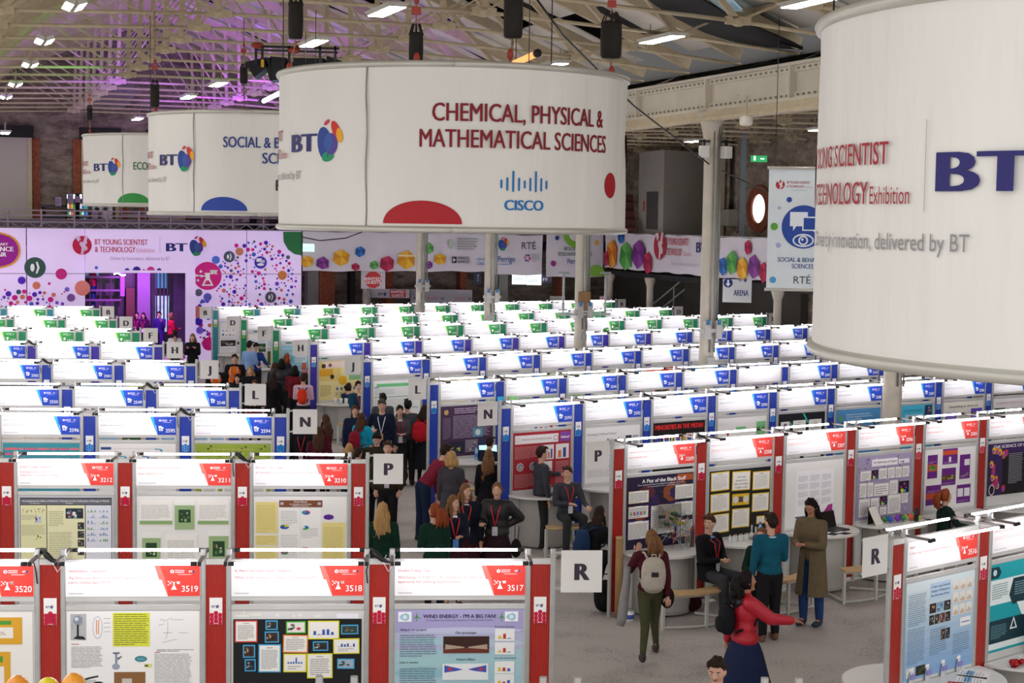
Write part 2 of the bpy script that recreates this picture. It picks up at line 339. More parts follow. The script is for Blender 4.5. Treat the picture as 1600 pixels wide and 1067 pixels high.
# ------------------------------------------------------------ roof trusses
NOD = [(-17.74, 9.0), (-15.06, 9.15), (-11.1, 9.3), (-6.64, 9.3), (-2.68, 9.08), (0, 8.85)]
def raft(a): return ZE+.05+(ZR-ZE)*(1-abs(a-RIDGE)/8.87)
TR = None
def truss_meshes():
    out = {}
    mb = MB()
    for i in range(5):
        (a, z), (b, y) = NOD[i], NOD[i+1]; mb.tube([(a, 0, z), (b, 0, y)], .038, 6)
    out['tie_rod'] = mb.mesh('tie_rod', CREAM)
    mb = MB()
    for sx in (-17.74, 0): mb.bar((sx, 0, raft(sx)), (RIDGE, 0, raft(RIDGE)), .13, .24)
    out['rafter'] = mb.mesh('rafter', CREAM)
    mb = MB()
    top = [-17.74, -16.2, -13.4, -11.0, RIDGE, -6.7, -4.3, -1.5, 0]
    pr = [(1, -16.2), (1, -13.4), (2, -13.4), (2, -11.), (2, RIDGE), (3, RIDGE), (3, -6.7), (3, -4.3), (4, -4.3), (4, -1.5)]
    for i, (n, t) in enumerate(pr):
        a, z = NOD[n]; thick = i in (1, 3, 6, 8); mb.bar((a, 0, z), (t, 0, raft(t)-.08), .1 if thick else .045, .1 if thick else .045)
    out['web_strut'] = mb.mesh('web_strut', CREAM)
    mb = MB(); mb.box((-.24, -.05, -.06), (.24, .05, .08)); mb.ell((0, 0, 0), (.16, .07, .1), 8, 6)
    out['node_casting'] = mb.mesh('node_casting', CREAM); return out
def truss_parts(o):
    for nme, me in TM.items():
        if nme == 'node_casting': [put(nme, me, o, (a, 0, z)) for a, z in NOD[1:5]]
        else: put(nme, me, o)
TORD = 'first second third fourth fifth sixth seventh eighth ninth tenth eleventh twelfth thirteenth fourteenth fifteenth sixteenth seventeenth eighteenth nineteenth twentieth twentyfirst'.split()
TM = truss_meshes(); TSP = 2.477
for k in range(-8, 13):
    s = k*TSP+1.2
    if s > SW-.5: continue
    p = C0+VD*s
    o = thing('roof_truss', 'cream steel roof truss of the main nave, %s from the camera end' % TORD[k+8], 'roof truss', (p.x, p.y, 0), HROT, 'repeating cream roof trusses of the main nave')
    truss_parts(o)
for k in range(-1, 13):
    s = k*TSP+1.2; p = C0+VD*s+UD*17.74
    if s > SW-.5: continue
    o = thing('roof_truss', 'cream steel roof truss of the side aisle, %s from the camera end' % TORD[k+1], 'roof truss', (p.x, p.y, -.95), HROT, 'repeating cream roof trusses of the side aisle')
    truss_parts(o)
# purlins and lining boards
for (nm, off, dzc) in (('ceiling', 0., 0.), ('ceiling', 17.74, -.95)):
    o = thing(nm, 'pale lined pitched roof with open gaps between the lining boards', None, kind='structure')
    rng = random.Random(3)
    for side in (-1, 1):
        for k in range(-11, 14):
            s0, s1 = k*TSP+1.2, (k+1)*TSP+1.2
            if s0 > SW: continue
            for j in range(4):
                a0 = RIDGE+side*8.87*j/4; a1 = RIDGE+side*8.87*(j+1)/4
                if abs(k+1-(4-j)*1.2) < .6 and side == 1: continue   # open dark strip in the lining
                z0, z1 = raft(a0)+.3+dzc, raft(a1)+.3+dzc; sag = rng.uniform(.0, .12)
                m0, m1 = a0+(a1-a0)*.5, (z0+z1)/2-sag; g0 = .05
                P = [(a0, z0), (m0, m1), (a1, z1)]; V = []
                for t in (0, .03):
                    for a, z in P:
                        for s in (s0+g0, s1-g0): V.append(hp(a+off, s, z+t))
                F = [(0, 1, 3, 2), (2, 3, 5, 4), (8, 9, 7, 6), (10, 11, 9, 8), (0, 2, 8, 6), (2, 4, 10, 8), (1, 7, 9, 3), (3, 9, 11, 5), (0, 6, 7, 1), (4, 5, 11, 10)]
                mb = MB(); mb.add(V, F); mb.build('ceiling_panel', LINING, o)
    mb = MB(); 
    for side in (-1, 1):
        v = [hp(off+a, s, raft(a)+zz+dzc) for s in (-27, SW+.5) for a, zz in ((RIDGE, .75), (RIDGE+side*8.95, .75))]
        mb.add(v, [(0, 1, 3, 2)])
    mb.build('roof_deck', DARK, o)
    mb = MB()
    for side in (-1, 1):
        for j in range(1, 4):
            a = RIDGE+side*8.87*j/3.4; mb.bar(hp(a+off, -26, raft(a)+.16+dzc), hp(a+off, SW, raft(a)+.16+dzc), .07, .12)
    mb.build('purlin', CREAM, o)
# sagging black drape and skylight near the girder
o = thing('black_drape', 'sagging black fabric drape under the roof beside the girder', 'drape')
DP = [(985, -60, 70, 9.7), (1020, -28, 68, 9.6), (1060, 0, 62, 9.5), (1100, 26, 50, 9.4), (1140, 44, 40, 9.3), (1180, 57, 30, 9.2), (1220, 67, 18, 9.05), (1256, 76, 4, 8.95)]
mb = MB(); V = []
for x, y, h_, z in DP: V += [at(x, y-h_*.5, z=z+.06), at(x-3, y, z=z-.04), at(x, y+h_*.5, z=z)]
mb.add(V, [(3*i+j, 3*i+j+1, 3*i+j+4, 3*i+j+3) for i in range(len(DP)-1) for j in (0, 1)], smooth=True); mb.add([p+Vector((0, 0, .02)) for p in V], [(3*i+j+3, 3*i+j+4, 3*i+j+1, 3*i+j) for i in range(len(DP)-1) for j in (0, 1)], smooth=True); mb.build('drape_cloth', BLKF, o)
mb = MB(); V = [at(x, y, z=9.6) for x, y in ((1070, -30), (1110, -32), (1165, 22), (1232, 56), (1196, 48), (1140, 24))]; mb.add(V, [tuple(range(6))]); mb.add([p+Vector((0, 0, .04)) for p in V], [tuple(range(5, -1, -1))]); mb.build('skylight_strip', mat('pale_blue_skylight', '#9fb8c4', .5, emit=.15, vary=.2), o)
o.name = 'black_drape'
# ------------------------------------------------------------ mezzanine, balcony
m = MB(); hbox(m, -22, 16, SE+.3, SW, ZM-.3, ZM); hbox(m, 9.3, AW, -8, SE+.3, 3.3, 3.5)
tag(m.build('mezzanine_floor', DARK), 'dark mezzanine floor slab running across the end of the hall', kind='structure')
PURP = mat('mauve_lit_rail_paint', '#8a7688', .5, .2, vary=.1)
o = thing('balcony_railing', 'grey metal railing along the edge of the mezzanine cafe', 'railing')
a0, a1 = frontpt(-40), frontpt(462)
mb = MB()
for z in (5.55, 5.38, 5.15): mb.bar(hp(a0, SE+.35, z), hp(a1, SE+.35, z), .05)
mb.build('rail', PURP, o)
na = int((a1-a0)/1.15)
for i in range(na+1):
    a = a0+(a1-a0)*i/na; mb = MB(); mb.bar(hp(a, SE+.35, ZM), hp(a, SE+.35, 5.6), .06); mb.build('post', PURP, o)
mb = MB(); a2 = frontpt(960)
for z in (4.93, 5.13): mb.bar(hp(a0, SE-.32, z), hp(a2, SE-.32, z), .04)
x = a0; k = 0
while x < a2-.3: mb.bar(hp(x, SE-.32, 4.93 if k % 2 else 5.13), hp(x+.3, SE-.32, 5.13 if k % 2 else 4.93), .025); x += .3; k += 1
o = thing('lighting_truss', 'slim lattice rigging truss above the pink wall and the pentagon banner', 'rigging truss'); mb.build('lattice', mat('dull_rigging_alloy', '#6f6a70', .4, .6, vary=.1), o)
# box room on the mezzanine, behind the right side of the banner
o = thing('box_room', 'plain grey plaster box room with a dark doorway on the mezzanine', 'room')
pA = at(1037, 300, Y=59.6); pL = at(998, 300, Y=62.5); pR = at(1098, 300, Y=61.6)
mb = MB(); P = [pL, pA, pR, pR+Vector((-1.2, 2.5, 0)), pL+Vector((.2, 2.5, 0))]
mb.prism([(p.x, p.y) for p in P], 4.7, 8.1); mb.build('plaster_shell', mat('off_white_plaster', '#9f9b92', .8, vary=.05, vscale=.7), o)
d0 = (pA-pL).normalized(); nrm = Vector((d0.y, -d0.x, 0)).normalized()
q0 = pL+d0*1.1-Vector((0, 0, 0)); mb = MB(); 
def wallq(mb, p, d, n, x0, x1, z0, z1, off, mi=0): 
    V = [Vector((p.x, p.y, 0))+d*x+n*off+Vector((0, 0, z)) for x, z in ((x0, z0), (x1, z0), (x1, z1), (x0, z1))]; V += [x-n*(off+.01) for x in V]
    mb.add(V, [(0, 1, 2, 3), (0, 4, 5, 1), (1, 5, 6, 2), (2, 6, 7, 3), (3, 7, 4, 0)], mi)
L = (pA-pL).length; wallq(mb, pL, d0, nrm, L*.36, L*.8, 5.2, 6.6, .03); mb.build('doorway', mat('dark_doorway', '#4b4a48', .7, vary=.1), o)
mb = MB(); wallq(mb, pL, d0, nrm, L*.22, L*.27, 5.85, 6.25, .03); mb.build('red_notice', mat('red_notice_print', '#b9483f', .6), o)
# seating block (red) dark left of box room
o = thing('stacked_red_seats', 'dark red tiered seats behind the big drum on the mezzanine', 'seating'); 
for j in range(4):
    for i in range(3):
        mb = MB(); p = at(985, 320, Y=61.5)+Vector((-1.2+i*.5, j*.5, 0)); z = 5.1+j*.33
        mb.box((p.x, p.y, z), (p.x+.44, p.y+.42, z+.12)); mb.box((p.x, p.y+.36, z+.12), (p.x+.44, p.y+.44, z+.42)); mb.build('seat', mat('dark_red_seat', '#4d1517', .7, vary=.1), o)
# service pipes and cabinet on side wall
o = thing('electrical_cabinet', 'small grey electrical cabinet on the stone wall left of the round window', 'cabinet'); d = ray(1145, 342); q = d.x/d.y
cs = (C0.x+.94*AW-q*(C0.y+.341*AW))/(.341+.94*q)
mb = MB(); hbox(mb, AW-.35, AW, cs-.35, cs+.35, 5.35, 5.95); mb.build('case', mat('grey_cabinet_enamel', '#a9a79c', .5, vary=.05), o)
mb = MB()
for k in range(4): mb.tube([hp(AW-.1, cs-.2+k*.1, 5.95), hp(AW-.12, cs-.1+k*.04, 6.5), hp(AW-.1, cs-.05+k*.05, 8.6)], .025, 6)
mb.build('cable', BLACKP, o); mb = MB(); hbox(mb, AW-.3, AW-.1, cs+.5, cs+.75, 4.6, 8.8); mb.build('trunking', CREAM, o)
o = thing('emergency_exit_sign', 'small green emergency exit sign high beside the steel post', 'exit sign')
p = at(1186, 248, Y=56); mb = MB(); mb.box((-.28, 0, -.11), (.28, .05, .11)); mb.build('sign_box', mat('green_exit_glow', '#1c7a45', .4, emit=.8), o); mb = MB(); mb.rect(-.18, -.06, .06, .12, -.004); mb.rect(.05, -.02, .13, .04, -.004); mb.disc(-.15, .07, .03, -.004, n=8); mb.build('pictogram', mat('white_exit_print', '#e8f2ea', .5, emit=1), o); o.location = p
mb = MB(); p2 = at(1162, 250, Y=56.6); mb.box((p2.x-.09, p2.y, 4.6), (p2.x+.09, p2.y+.15, 8.6)); tag(mb.build('steel_post', mat('blue_grey_steel', '#7f8a92', .5, .3, vary=.05)), 'blue grey steel post beside the round window, below the exit sign', 'post')
# side balcony support posts
for i, (px, s) in enumerate(((953, 25.5), (1016, 22.), (1216, 13.5))):
    d = ray(px, 440); q = d.x/d.y; AB = 9.2; ss = (C0.x+.94*AB-q*(C0.y+.341*AB))/(.341+.94*q)
    p = hp(AB, ss); mb = MB(); mb.lathe([(.17, 0), (.14, .1), (.13, 3.0), (.22, 3.3), (.22, 3.36)], 14)
    tag(mb.build('balcony_post', COLM, None, p), ['round ivory post under the far corner of the side balcony banner', 'round ivory post under the middle of the side balcony banner', 'round ivory post below the social sciences hanging banner'][i], 'post')
# dark wall under the side balcony with doors
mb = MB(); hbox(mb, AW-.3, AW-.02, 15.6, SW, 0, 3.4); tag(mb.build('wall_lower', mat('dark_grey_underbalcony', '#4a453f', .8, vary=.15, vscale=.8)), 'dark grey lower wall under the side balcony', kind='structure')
o = thing('staircase', 'steel stair with handrails under the side balcony', 'staircase')
p = at(985, 470, Y=63)
for i in range(8): mb = MB(); mb.box((p.x+i*.25, p.y, .4+i*.22), (p.x+i*.25+.28, p.y+.9, .45+i*.22)); mb.build('stair_step', CONDUIT, o)
mb = MB(); 
for dz in (0.55, 1.0): mb.bar((p.x, p.y-.05, .5+dz), (p.x+2.1, p.y-.05, 2.3+dz), .05)
for i in (0, 3, 6): mb.bar((p.x+i*.28, p.y-.05, .4+i*.24), (p.x+i*.28, p.y-.05, 1.5+i*.24), .04)
mb.build('handrail', CONDUIT, o)
# ground floor far wall piers visible under the pentagon banner
for i, (x0, x1, m) in enumerate(((478, 495, 'g'), (496, 520, 'b'), (545, 552, 'd'), (600, 612, 'b'), (716, 726, 'b'), (776, 790, 'g'), (869, 876, 'b'), (1060, 1070, 'b'))):
    a0, a1 = frontpt(x0, SE+3), frontpt(x1, SE+3); mb = MB(); hbox(mb, a0, a1, SE+2.6, SE+3.2, 0, ZM-.3)
    tag(mb.build('brick_pier' if m == 'b' else 'pale_pier', {'g': GREYW, 'b': BRICKM, 'd': DARK}[m]), ['grey rendered pier beside the pink wall', 'red brick pier just right of the pink wall', 'dark slim pier left of the nearest far column', 'red brick pier behind the thin far column', 'red brick pier between the far columns', 'pale pier left of the display screens', 'red brick pier behind the purple sign', 'red brick pier by the arena sign'][i], 'pier')
# ============================================================ print motifs (x right, z up, face at -y)
def globe(mb, x, z, r, y, mi=0):
    def el(cx, cz, rx, rz, a, col, dy):
        ca, sa = math.cos(R(a)), math.sin(R(a)); n = 18
        mb.flat([(x+r*(cx+rx*math.cos(t)*ca-rz*math.sin(t)*sa), z+r*(cz+rx*math.cos(t)*sa+rz*math.sin(t)*ca)) for t in [2*math.pi*k/n for k in range(n)]], y-dy, mi, col)
    k = .0004
    el(-.28, -.1, .5, .82, 12, '#27438f', 0); el(-.05, -.72, .42, .24, 10, '#1d8f62', k); el(.18, -.12, .42, .52, 0, '#544092', 2*k); el(-.02, -.05, .3, .42, 0, '#3a56a0', 3*k)
    el(.5, .52, .24, .52, 30, '#c9322b', k); el(.72, .28, .2, .36, 12, '#e8a52a', 2*k); el(-.12, .92, .22, .1, 30, '#c23a52', k)
def bt(mb, x, z, cap, y, mi=0, col='#2a2a72', g=True):
    w = mb.text('BT', x, z, cap, y, mi, col, bold=.03, w=cap*1.75)
    if g: globe(mb, x+w+cap*.85, z+cap*.5, cap*.85, y, mi)
    return w
def ys(mb, x, z, r, y, mi=0, col='#c01f3a', bg='#ffffff'):
    mb.disc(x, z, r, y, mi, col, n=24); k = .0005
    mb.flat([(x-r*.75, z+r*.95), (x-r*.25, z+r*.95), (x+r*.02, z+r*.1), (x+r*.3, z+r), (x+r*.62, z+r), (x+r*.1, z-r*.95), (x-r*.14, z-r*.95), (x-.02*r, z-r*.3)], y-k, mi, bg)
    mb.text('S', x-r*.02, z-r*.55, r*.95, y-k, mi, bg, bold=.04); mb.text('Y', x-r*.72, z-r*.2, r*.8, y-2*k, mi, col, bold=.03)
def hexes(mb, x, z, w, h, y, mi, col):
    mb.rect(x, z, w, h, y, mi, col); r = w*.24
    n = 0
    for i in range(3):
        for j in range(4):
            cx, cz = x+w*(.18+i*.33), z+h*(.1+j*.36)+(h*.18 if i % 2 else 0)
            if cz > z+h*1.05: continue
            P = [(cx+r*math.cos(R(60*k)), cz+r*math.sin(R(60*k))) for k in range(6)]
            Q = [(cx+r*.82*math.cos(R(60*k)), cz+r*.82*math.sin(R(60*k))) for k in range(6)]
            P = [(min(max(a, x), x+w), max(b, z)) for a, b in P]; Q = [(min(max(a, x), x+w), max(b, z)) for a, b in Q]
            mb.flat(P, y-.0004, mi, '#ffffff'); mb.flat(Q, y-.0008, mi, col)
def para(mb, x, z, w, h, y, n, col='#777777', mi=0, seed=0, last=.6, th=.42):
    rg = random.Random(seed+int(x*977)+int(z*313)); lh = h/n
    for i in range(n):
        x0 = x; end = x+w*(last if i == n-1 else rg.uniform(.9, 1)); zz = z+h-(i+1)*lh
        while x0 < end-1e-4:
            x1 = min(end, x0+rg.uniform(.1, .3)*w); mb.rect(x0, zz+lh*.25, x1-x0, lh*th, y, mi, col); x0 = x1+w*.018
def bars(mb, x, z, w, h, y, vals, cols, mi=0):
    mb.rect(x, z, w, h*.015+.001, y, mi, '#555555'); n = len(vals)
    for i, v in enumerate(vals): mb.rect(x+w*(i+.2)/n, z, w*.6/n, h*v, y-.0003, mi, cols[i % len(cols)])
def pie(mb, x, z, r, y, cols=('#d33', '#2a62b8', '#3a3'), rz=None, mi=0):
    f = [0]; rg = random.Random(int(x*1000)); 
    for c in cols: f.append(f[-1]+rg.uniform(.5, 1))
    for i, c in enumerate(cols): 
        a0, a1 = 360*f[i]/f[-1], 360*f[i+1]/f[-1]; rr = rz or r
        P = [(x, z)]+[(x+r*math.cos(R(a0+(a1-a0)*k/8)), z+rr*math.sin(R(a0+(a1-a0)*k/8))) for k in range(9)]
        for k in range(1, 9): mb.flat([P[0], P[k], P[k+1]], y-.0002*0, mi, c) if k < 9 and k+1 < len(P) else None
def hx(c): return c if len(c) == 7 else '#'+''.join(2*k for k in c[1:])
def photo(mb, x, z, w, h, y, pal, mi=0, seed=0, n=7):
    rg = random.Random(seed+int(x*991)+int(z*577)); mb.rect(x, z, w, h, y, mi, pal[0])
    for i in range(n):
        a, b = rg.uniform(.0, .7), rg.uniform(0, .7); cw, ch = rg.uniform(.12, .3), rg.uniform(.12, .3)
        mb.disc(x+w*(a+cw/2), z+h*(b+ch/2), w*cw/2, y-.0003*(i+1), mi, pal[1+i % (len(pal)-1)], rz=h*ch/2, n=7)
# ============================================================ booth modules
PW = .048; SGW = 1.198; PNW = .181; PITCHW = PW*2+SGW+PNW     # 1.475
X1 = PW+SGW; X2 = X1+PW; X3 = X2+PNW
BM = {}
def bmesh_cache(k, fn):
    if k not in BM: BM[k] = fn()
    return BM[k]
def post_mesh():
    mb = MB(); mb.cham((0, -.024, 0), (PW, .024, 2.49), .009)
    for z in (2.42,): mb.box((-.004, -.03, z), (PW+.004, .03, z+.02))
    return mb.mesh('post', ALU)
def rail_mesh():
    mb = MB(); mb.box((PW, -.02, 0), (X1, .02, .042)); return mb.mesh('rail', RAILM)
RAILZ = (2.354, 2.019, 1.936, .858, .04)
def back_mesh():
    mb = MB(); mb.box((PW, -.008, .08), (X1, .008, .86)); mb.box((PW, -.008, .9), (X1, .008, 1.935)); return mb.mesh('back_panel', WHITE_PANEL)
def tube_mesh(): mb = MB(); mb.tube([(-.545, 0, 0), (.545, 0, 0)], .0135, 8); return mb.mesh('lamp_tube', TUBE)
def cap_mesh():
    mb = MB(); mb.tube([(-.0275, 0, 0), (.0275, 0, 0)], .019, 8); return mb.mesh('tube_socket', BLACKP)
def arm_mesh():
    mb = MB()
    for s in (-1, 1):
        mb.bar((0, s*.02, 2.425), (0, s*.30, 2.425), .03, .022)
        mb.box((-.015, s*.3-.015, 2.40), (.015, s*.3+.015, 2.435), 1)
    return mb.mesh('lamp_arm', [mat('grey_lamp_arm', '#7d7470', .5, .2, vary=.1), BLACKP])
def panel_mesh(c):
    mb = MB(); mb.box((X2, -.006, .06), (X3, .006, 2.35)); return mb.mesh('side_panel', PANELS[c])
def cap_rail(): mb = MB(); mb.box((X2, -.02, 2.35), (X3, .02, 2.402)); return mb.mesh('panel_cap', RAILM)
HEXC = {'red': '#c2123c', 'blue': '#0f7fd0', 'purple': '#0f7fd0', 'green': '#7cb83a', 'teal': '#7cb83a'}
def tag_mesh(c):
    mb = MB(); x = X2+.033; mb.box((x, -.016, 1.80), (x+.115, -.009, 2.045)); mb.m = [0]*len(mb.m); mb.c = ['#f0f0ee']*len(mb.c)
    hexes(mb, x, 1.80, .115, .105, -.0165, 0, HEXC[c]); bt(mb, x+.02, 1.955, .02, -.0165, 0); return mb.mesh('side_tag', PRINT)
def sign_mesh(c):
    mb = MB(); mb.box((PW, -.026, 2.06), (X1, -.006, 2.352)); return mb.mesh('header_sign', SIGNW)
def badge_mesh(c):
    mb = MB(); z0, z1 = 2.064, 2.352; y = -.028
    if c == 'blank': return None
    L0, L1 = X1-.375, X1-.285
    mb.flat([(L1, z0), (X1-.003, z0), (X1-.003, z1-.004), (L0, z1-.004), (L0+.04, z0+.16), (L1-.03, z0+.15)], y, 0, BADGE[c])
    if c != 'red': mb.flat([(L0-.03, z1-.004), (L0+.02, z1-.004), (L1, z0), (L1-.004, z0), (L0+.03, z0+.13)], y-.0005, 0, SLIV[c])
    else: mb.flat([(L0-.035, z1-.004), (L0+.01, z1-.004), (L0+.06, z0+.16), (L1, z0), (L1-.004, z0), (L0+.03, z0+.15), (L0+.01, z0+.15)], y-.0005, 0, '#f4756a')
    yy = y-.001
    ys(mb, X1-.25, z1-.062, .017, yy, 0, '#ffffff', BADGE[c]); para(mb, X1-.225, z1-.078, .09, .034, yy, 2, '#fbe9e7', last=.9); bt(mb, X1-.10, z1-.07, .017, yy, 0, '#ffffff'); mb.rect(X1-.2, z1-.092, .12, .004, yy, 0, '#fbe9e7')
    ix, iz = X1-.235, z0+.105
    if c == 'red':   # flask and pi
        mb.flat([(ix-.026, iz-.045), (ix+.026, iz-.045), (ix+.006, iz-.006), (ix+.006, iz+.018), (ix-.006, iz+.018), (ix-.006, iz-.006)], yy, 0, '#ffffff'); mb.rect(ix-.011, iz+.018, .022, .006, yy, 0, '#ffffff')
        mb.text('π', ix+.024, iz+.006, .03, yy, 0, '#ffffff', bold=.02, w=.03)
        for dx, dz in ((-.05, .03), (-.035, .012), (-.05, -.002), (-.02, .028)): mb.disc(ix+dx, iz+dz, .006, yy, 0, '#ffffff', n=8)
        mb.flat([(ix-.052, iz+.034), (ix-.048, iz+.036), (ix-.02, iz+.005), (ix-.024, iz+.002)], yy, 0, '#ffffff')
    elif c in ('blue', 'purple'):
        mb.flat([(ix-.04, iz+.035), (ix+.01, iz+.035), (ix+.01, iz), (ix-.02, iz), (ix-.035, iz-.015)], yy, 0, '#ffffff'); mb.flat([(ix-.005, iz+.022), (ix+.04, iz+.022), (ix+.04, iz-.012), (ix-.005, iz-.012)], yy-.0004, 0, BADGE[c])
        mb.flat([(ix, iz+.018), (ix+.036, iz+.018), (ix+.036, iz-.008), (ix, iz-.008)], yy-.0008, 0, '#ffffff'); mb.disc(ix-.003, iz-.028, .032, yy-.0012, 0, '#ffffff', rz=.015, n=14); mb.disc(ix-.003, iz-.028, .01, yy-.0016, 0, BADGE[c], n=10)
    else:
        mb.disc(ix-.008, iz, .026, yy, 0, '#ffffff', rz=.036, n=14); mb.flat([(ix+.004, iz+.035), (ix+.03, iz+.03), (ix+.012, iz-.035)], yy, 0, '#ffffff')
    return mb.mesh('number_badge', PRINT)
def textlines_mesh(c, k):
    mb = MB(); rg = random.Random(k); col = {'red': '#e0a3a0', 'blue': '#b5bccb', 'purple': '#b9bcc9', 'green': '#b4bfb6', 'teal': '#b4bfb6'}[c]; y = -.0275
    w = rg.uniform(.3, .55); para(mb, PW+.025, 2.275, w, .022, y, 1, col, seed=k, last=1)
    para(mb, PW+.025, 2.19, rg.uniform(.55, .72), .045, y, rg.choice((1, 2, 2)), {'red': '#eec3c0'}.get(c, '#c6cad2'), seed=k+1, last=rg.uniform(.4, .9)); para(mb, PW+.03, 2.085, .22, .014, y, 1, '#9aa3b0', seed=k+2, last=1)
    return mb.mesh('sign_lettering', PRINT)
COLN = {'red': 'red', 'blue': 'blue', 'purple': 'blue', 'green': 'green', 'teal': 'green'}
def number_mesh(n):
    mb = MB(); mb.text(n, X1-.02, 2.105, .055, -.0295, 0, '#ffffff', 'r', .012, w=.145); return mb.mesh('booth_number', PRINT)
BOOTHS = {}; SIGNTEXT = {
 '3517': ('Ursuline College | Sligo', ('Wind Energy, I\'m A Big Fan! - An investigation into using novel', 'apertures for utilising wind turbines')),
 '3518': ('St. Mary\'s Secondary School | Newport', ('What is the optimum conditions for drying turf?',)),
 '3519': ('Gaelcholáiste | Luimneach', ('Ag fiosrú an bhfuil aon bhaint ag léar le', 'páirtí mobail agus Wi-Fi')),
 '3212': ('St Mary\'s College | Letterkenny', ('Investigating the effect of Anterior Channel on the', 'Calibration of Energy in Metals')),
 '3210': ('Our Lady\'s Grove | Dublin', ('An investigation into the ending of numerical sequences',)),
 '3516': ('Asgard', ('A Year Long Chemical Analysis of Pollutants in',))}
def booth(num, c, origin, th, where='', first=False, last=False, fine=False, blank=False, tablebase=False):
    wd = {'red': 'red', 'blue': 'blue', 'purple': 'blue with violet posts panel', 'green': 'green', 'teal': 'green'}[c]
    lb = '%s badged exhibition booth %s, %s' % (COLN[c], num, where) if not blank else 'aluminium framed exhibition booth with a blank white sign between booths 2543 and 2542'
    o = thing('exhibition_booth', lb, 'booth', origin, th, 'exhibition booths in rows')
    pm = bmesh_cache('post', post_mesh)
    put('post', pm, o); put('post', pm, o, (X1, 0, 0)); [put('rail', bmesh_cache('rail', rail_mesh), o, (0, 0, z)) for z in RAILZ]; put('back_panel', bmesh_cache('back', back_mesh), o)
    hs = put('header_sign', bmesh_cache('sign', lambda: sign_mesh(c)), o)
    if not blank:
        put('number_badge', bmesh_cache('badge'+c, lambda: badge_mesh(c)), hs); put('booth_number', number_mesh(num), hs)
        if num in SIGNTEXT:
            a, bs = SIGNTEXT[num]; mb = MB(); mb.text(a, PW+.03, 2.285, .022, -.0275, 0, '#bf5f5b', bold=.01)
            for i, t in enumerate(bs): mb.text(t, PW+.03, 2.222-i*.042, .024, -.0275, 0, '#cf8582', bold=.005, w=min(.78, .0155*len(t)*1.0))
            para(mb, PW+.03, 2.082, .22, .014, -.0275, 1, '#9aa3b0'); put('sign_lettering', mb.mesh('sign_lettering', PRINT), hs)
        else: put('sign_lettering', bmesh_cache('tl%s%d' % (COLN[c], hash_(num) % 5), lambda: textlines_mesh(c, hash_(num) % 5)), hs)
    for s in (-1, 1):
        t = put('lamp_tube', bmesh_cache('tube', tube_mesh), o, (PW+SGW/2, s*.3, 2.418)); [put('tube_socket', bmesh_cache('cap', cap_mesh), t, (x, 0, 0)) for x in (-.5725, .5725)]
    am = bmesh_cache('arm', arm_mesh); put('lamp_arm', am, o, (PW/2, 0, 0)); put('lamp_arm', am, o, (X1+PW/2, 0, 0))
    sp_ = put('side_panel', bmesh_cache('pan'+c, lambda: panel_mesh(c)), o); put('panel_cap', bmesh_cache('pcap', cap_rail), o); put('side_tag', bmesh_cache('tag'+c, lambda: tag_mesh(c)), o)
    if last: put('post', pm, o, (X3, 0, 0))
    if first:
        off = -(PNW+PW)
        put('post', pm, o, (off, 0, 0))
        for nme, key in (('side_panel', 'pan'+c), ('panel_cap', 'pcap'), ('side_tag', 'tag'+c)): put(nme, BM[key], o, (off+PW-X2, 0, 0))
    BOOTHS[num] = (Vector(origin), th, o); return o
def hash_(s): return sum(ord(ch)*(i*7+3) for i, ch in enumerate(s))
def cable_clutter(origin, th, lx, k):
    pass
K = 1.18
ORD = 'first second third fourth fifth sixth seventh eighth ninth tenth eleventh twelfth thirteenth fourteenth'.split()
def row(c, num0, nums, th, c0, i0, colr, fine=False, side='L', blanks=()):
    """c0: world xy of badge corner of index 0; nums: list of numbers from index i0"""
    d = Vector((math.cos(th), math.sin(th), 0))
    for j, n in enumerate(nums):
        i = i0+j; p = Vector((c0[0]*K, c0[1]*K, 0))+d*(PITCHW*i-X1); cc = colr(i) if callable(colr) else colr
        booth(n, cc, (p.x, p.y, 0), th, '%s from the aisle in %s row %s' % (ORD[j if side == 'R' else len(nums)-1-j], 'right hand' if side == 'R' else 'left hand', c), first=(side == 'R' and j == 0), last=(side == 'L' and j == len(nums)-1) or (side == 'R' and j == len(nums)-1), blank=n in blanks)
    return d
def numlist(a, n): return [str(a-i) for i in range(n)]
TL, TRr, TRR = R(4.227), R(32.78), R(40.0)
LROW = {'R': ((-3.609, 12.12), 0, numlist(3520, 4), 'red'), 'P': ((-4.257, 17.20), -1, numlist(3213, 4), 'red'), 'N': ((-5.669, 21.126), -1, numlist(2597, 4), 'blue'),
        'L': ((-6.833, 24.283), 0, numlist(2550, 3), 'blue'), 'J': ((-8.264, 28.16), 0, numlist(2502, 3), 'blue'), 'H': ((-9.706, 32.122), 0, ['2204', '2203', '2201'], 'purple'),
        'F': ((-11.044, 35.919), 0, ['1205', '1204', '1203'], 'green'), 'D': ((-11.289, 39.942), -1, ['1118', '1117', '1116'], 'green'), 'B': ((-12.813, 44.271), -1, ['1006', '1005', '1004'], lambda i: 'teal' if i < 1 else 'green')}
NL = numlist(2547, 5)+['blank']+numlist(2542, 4)
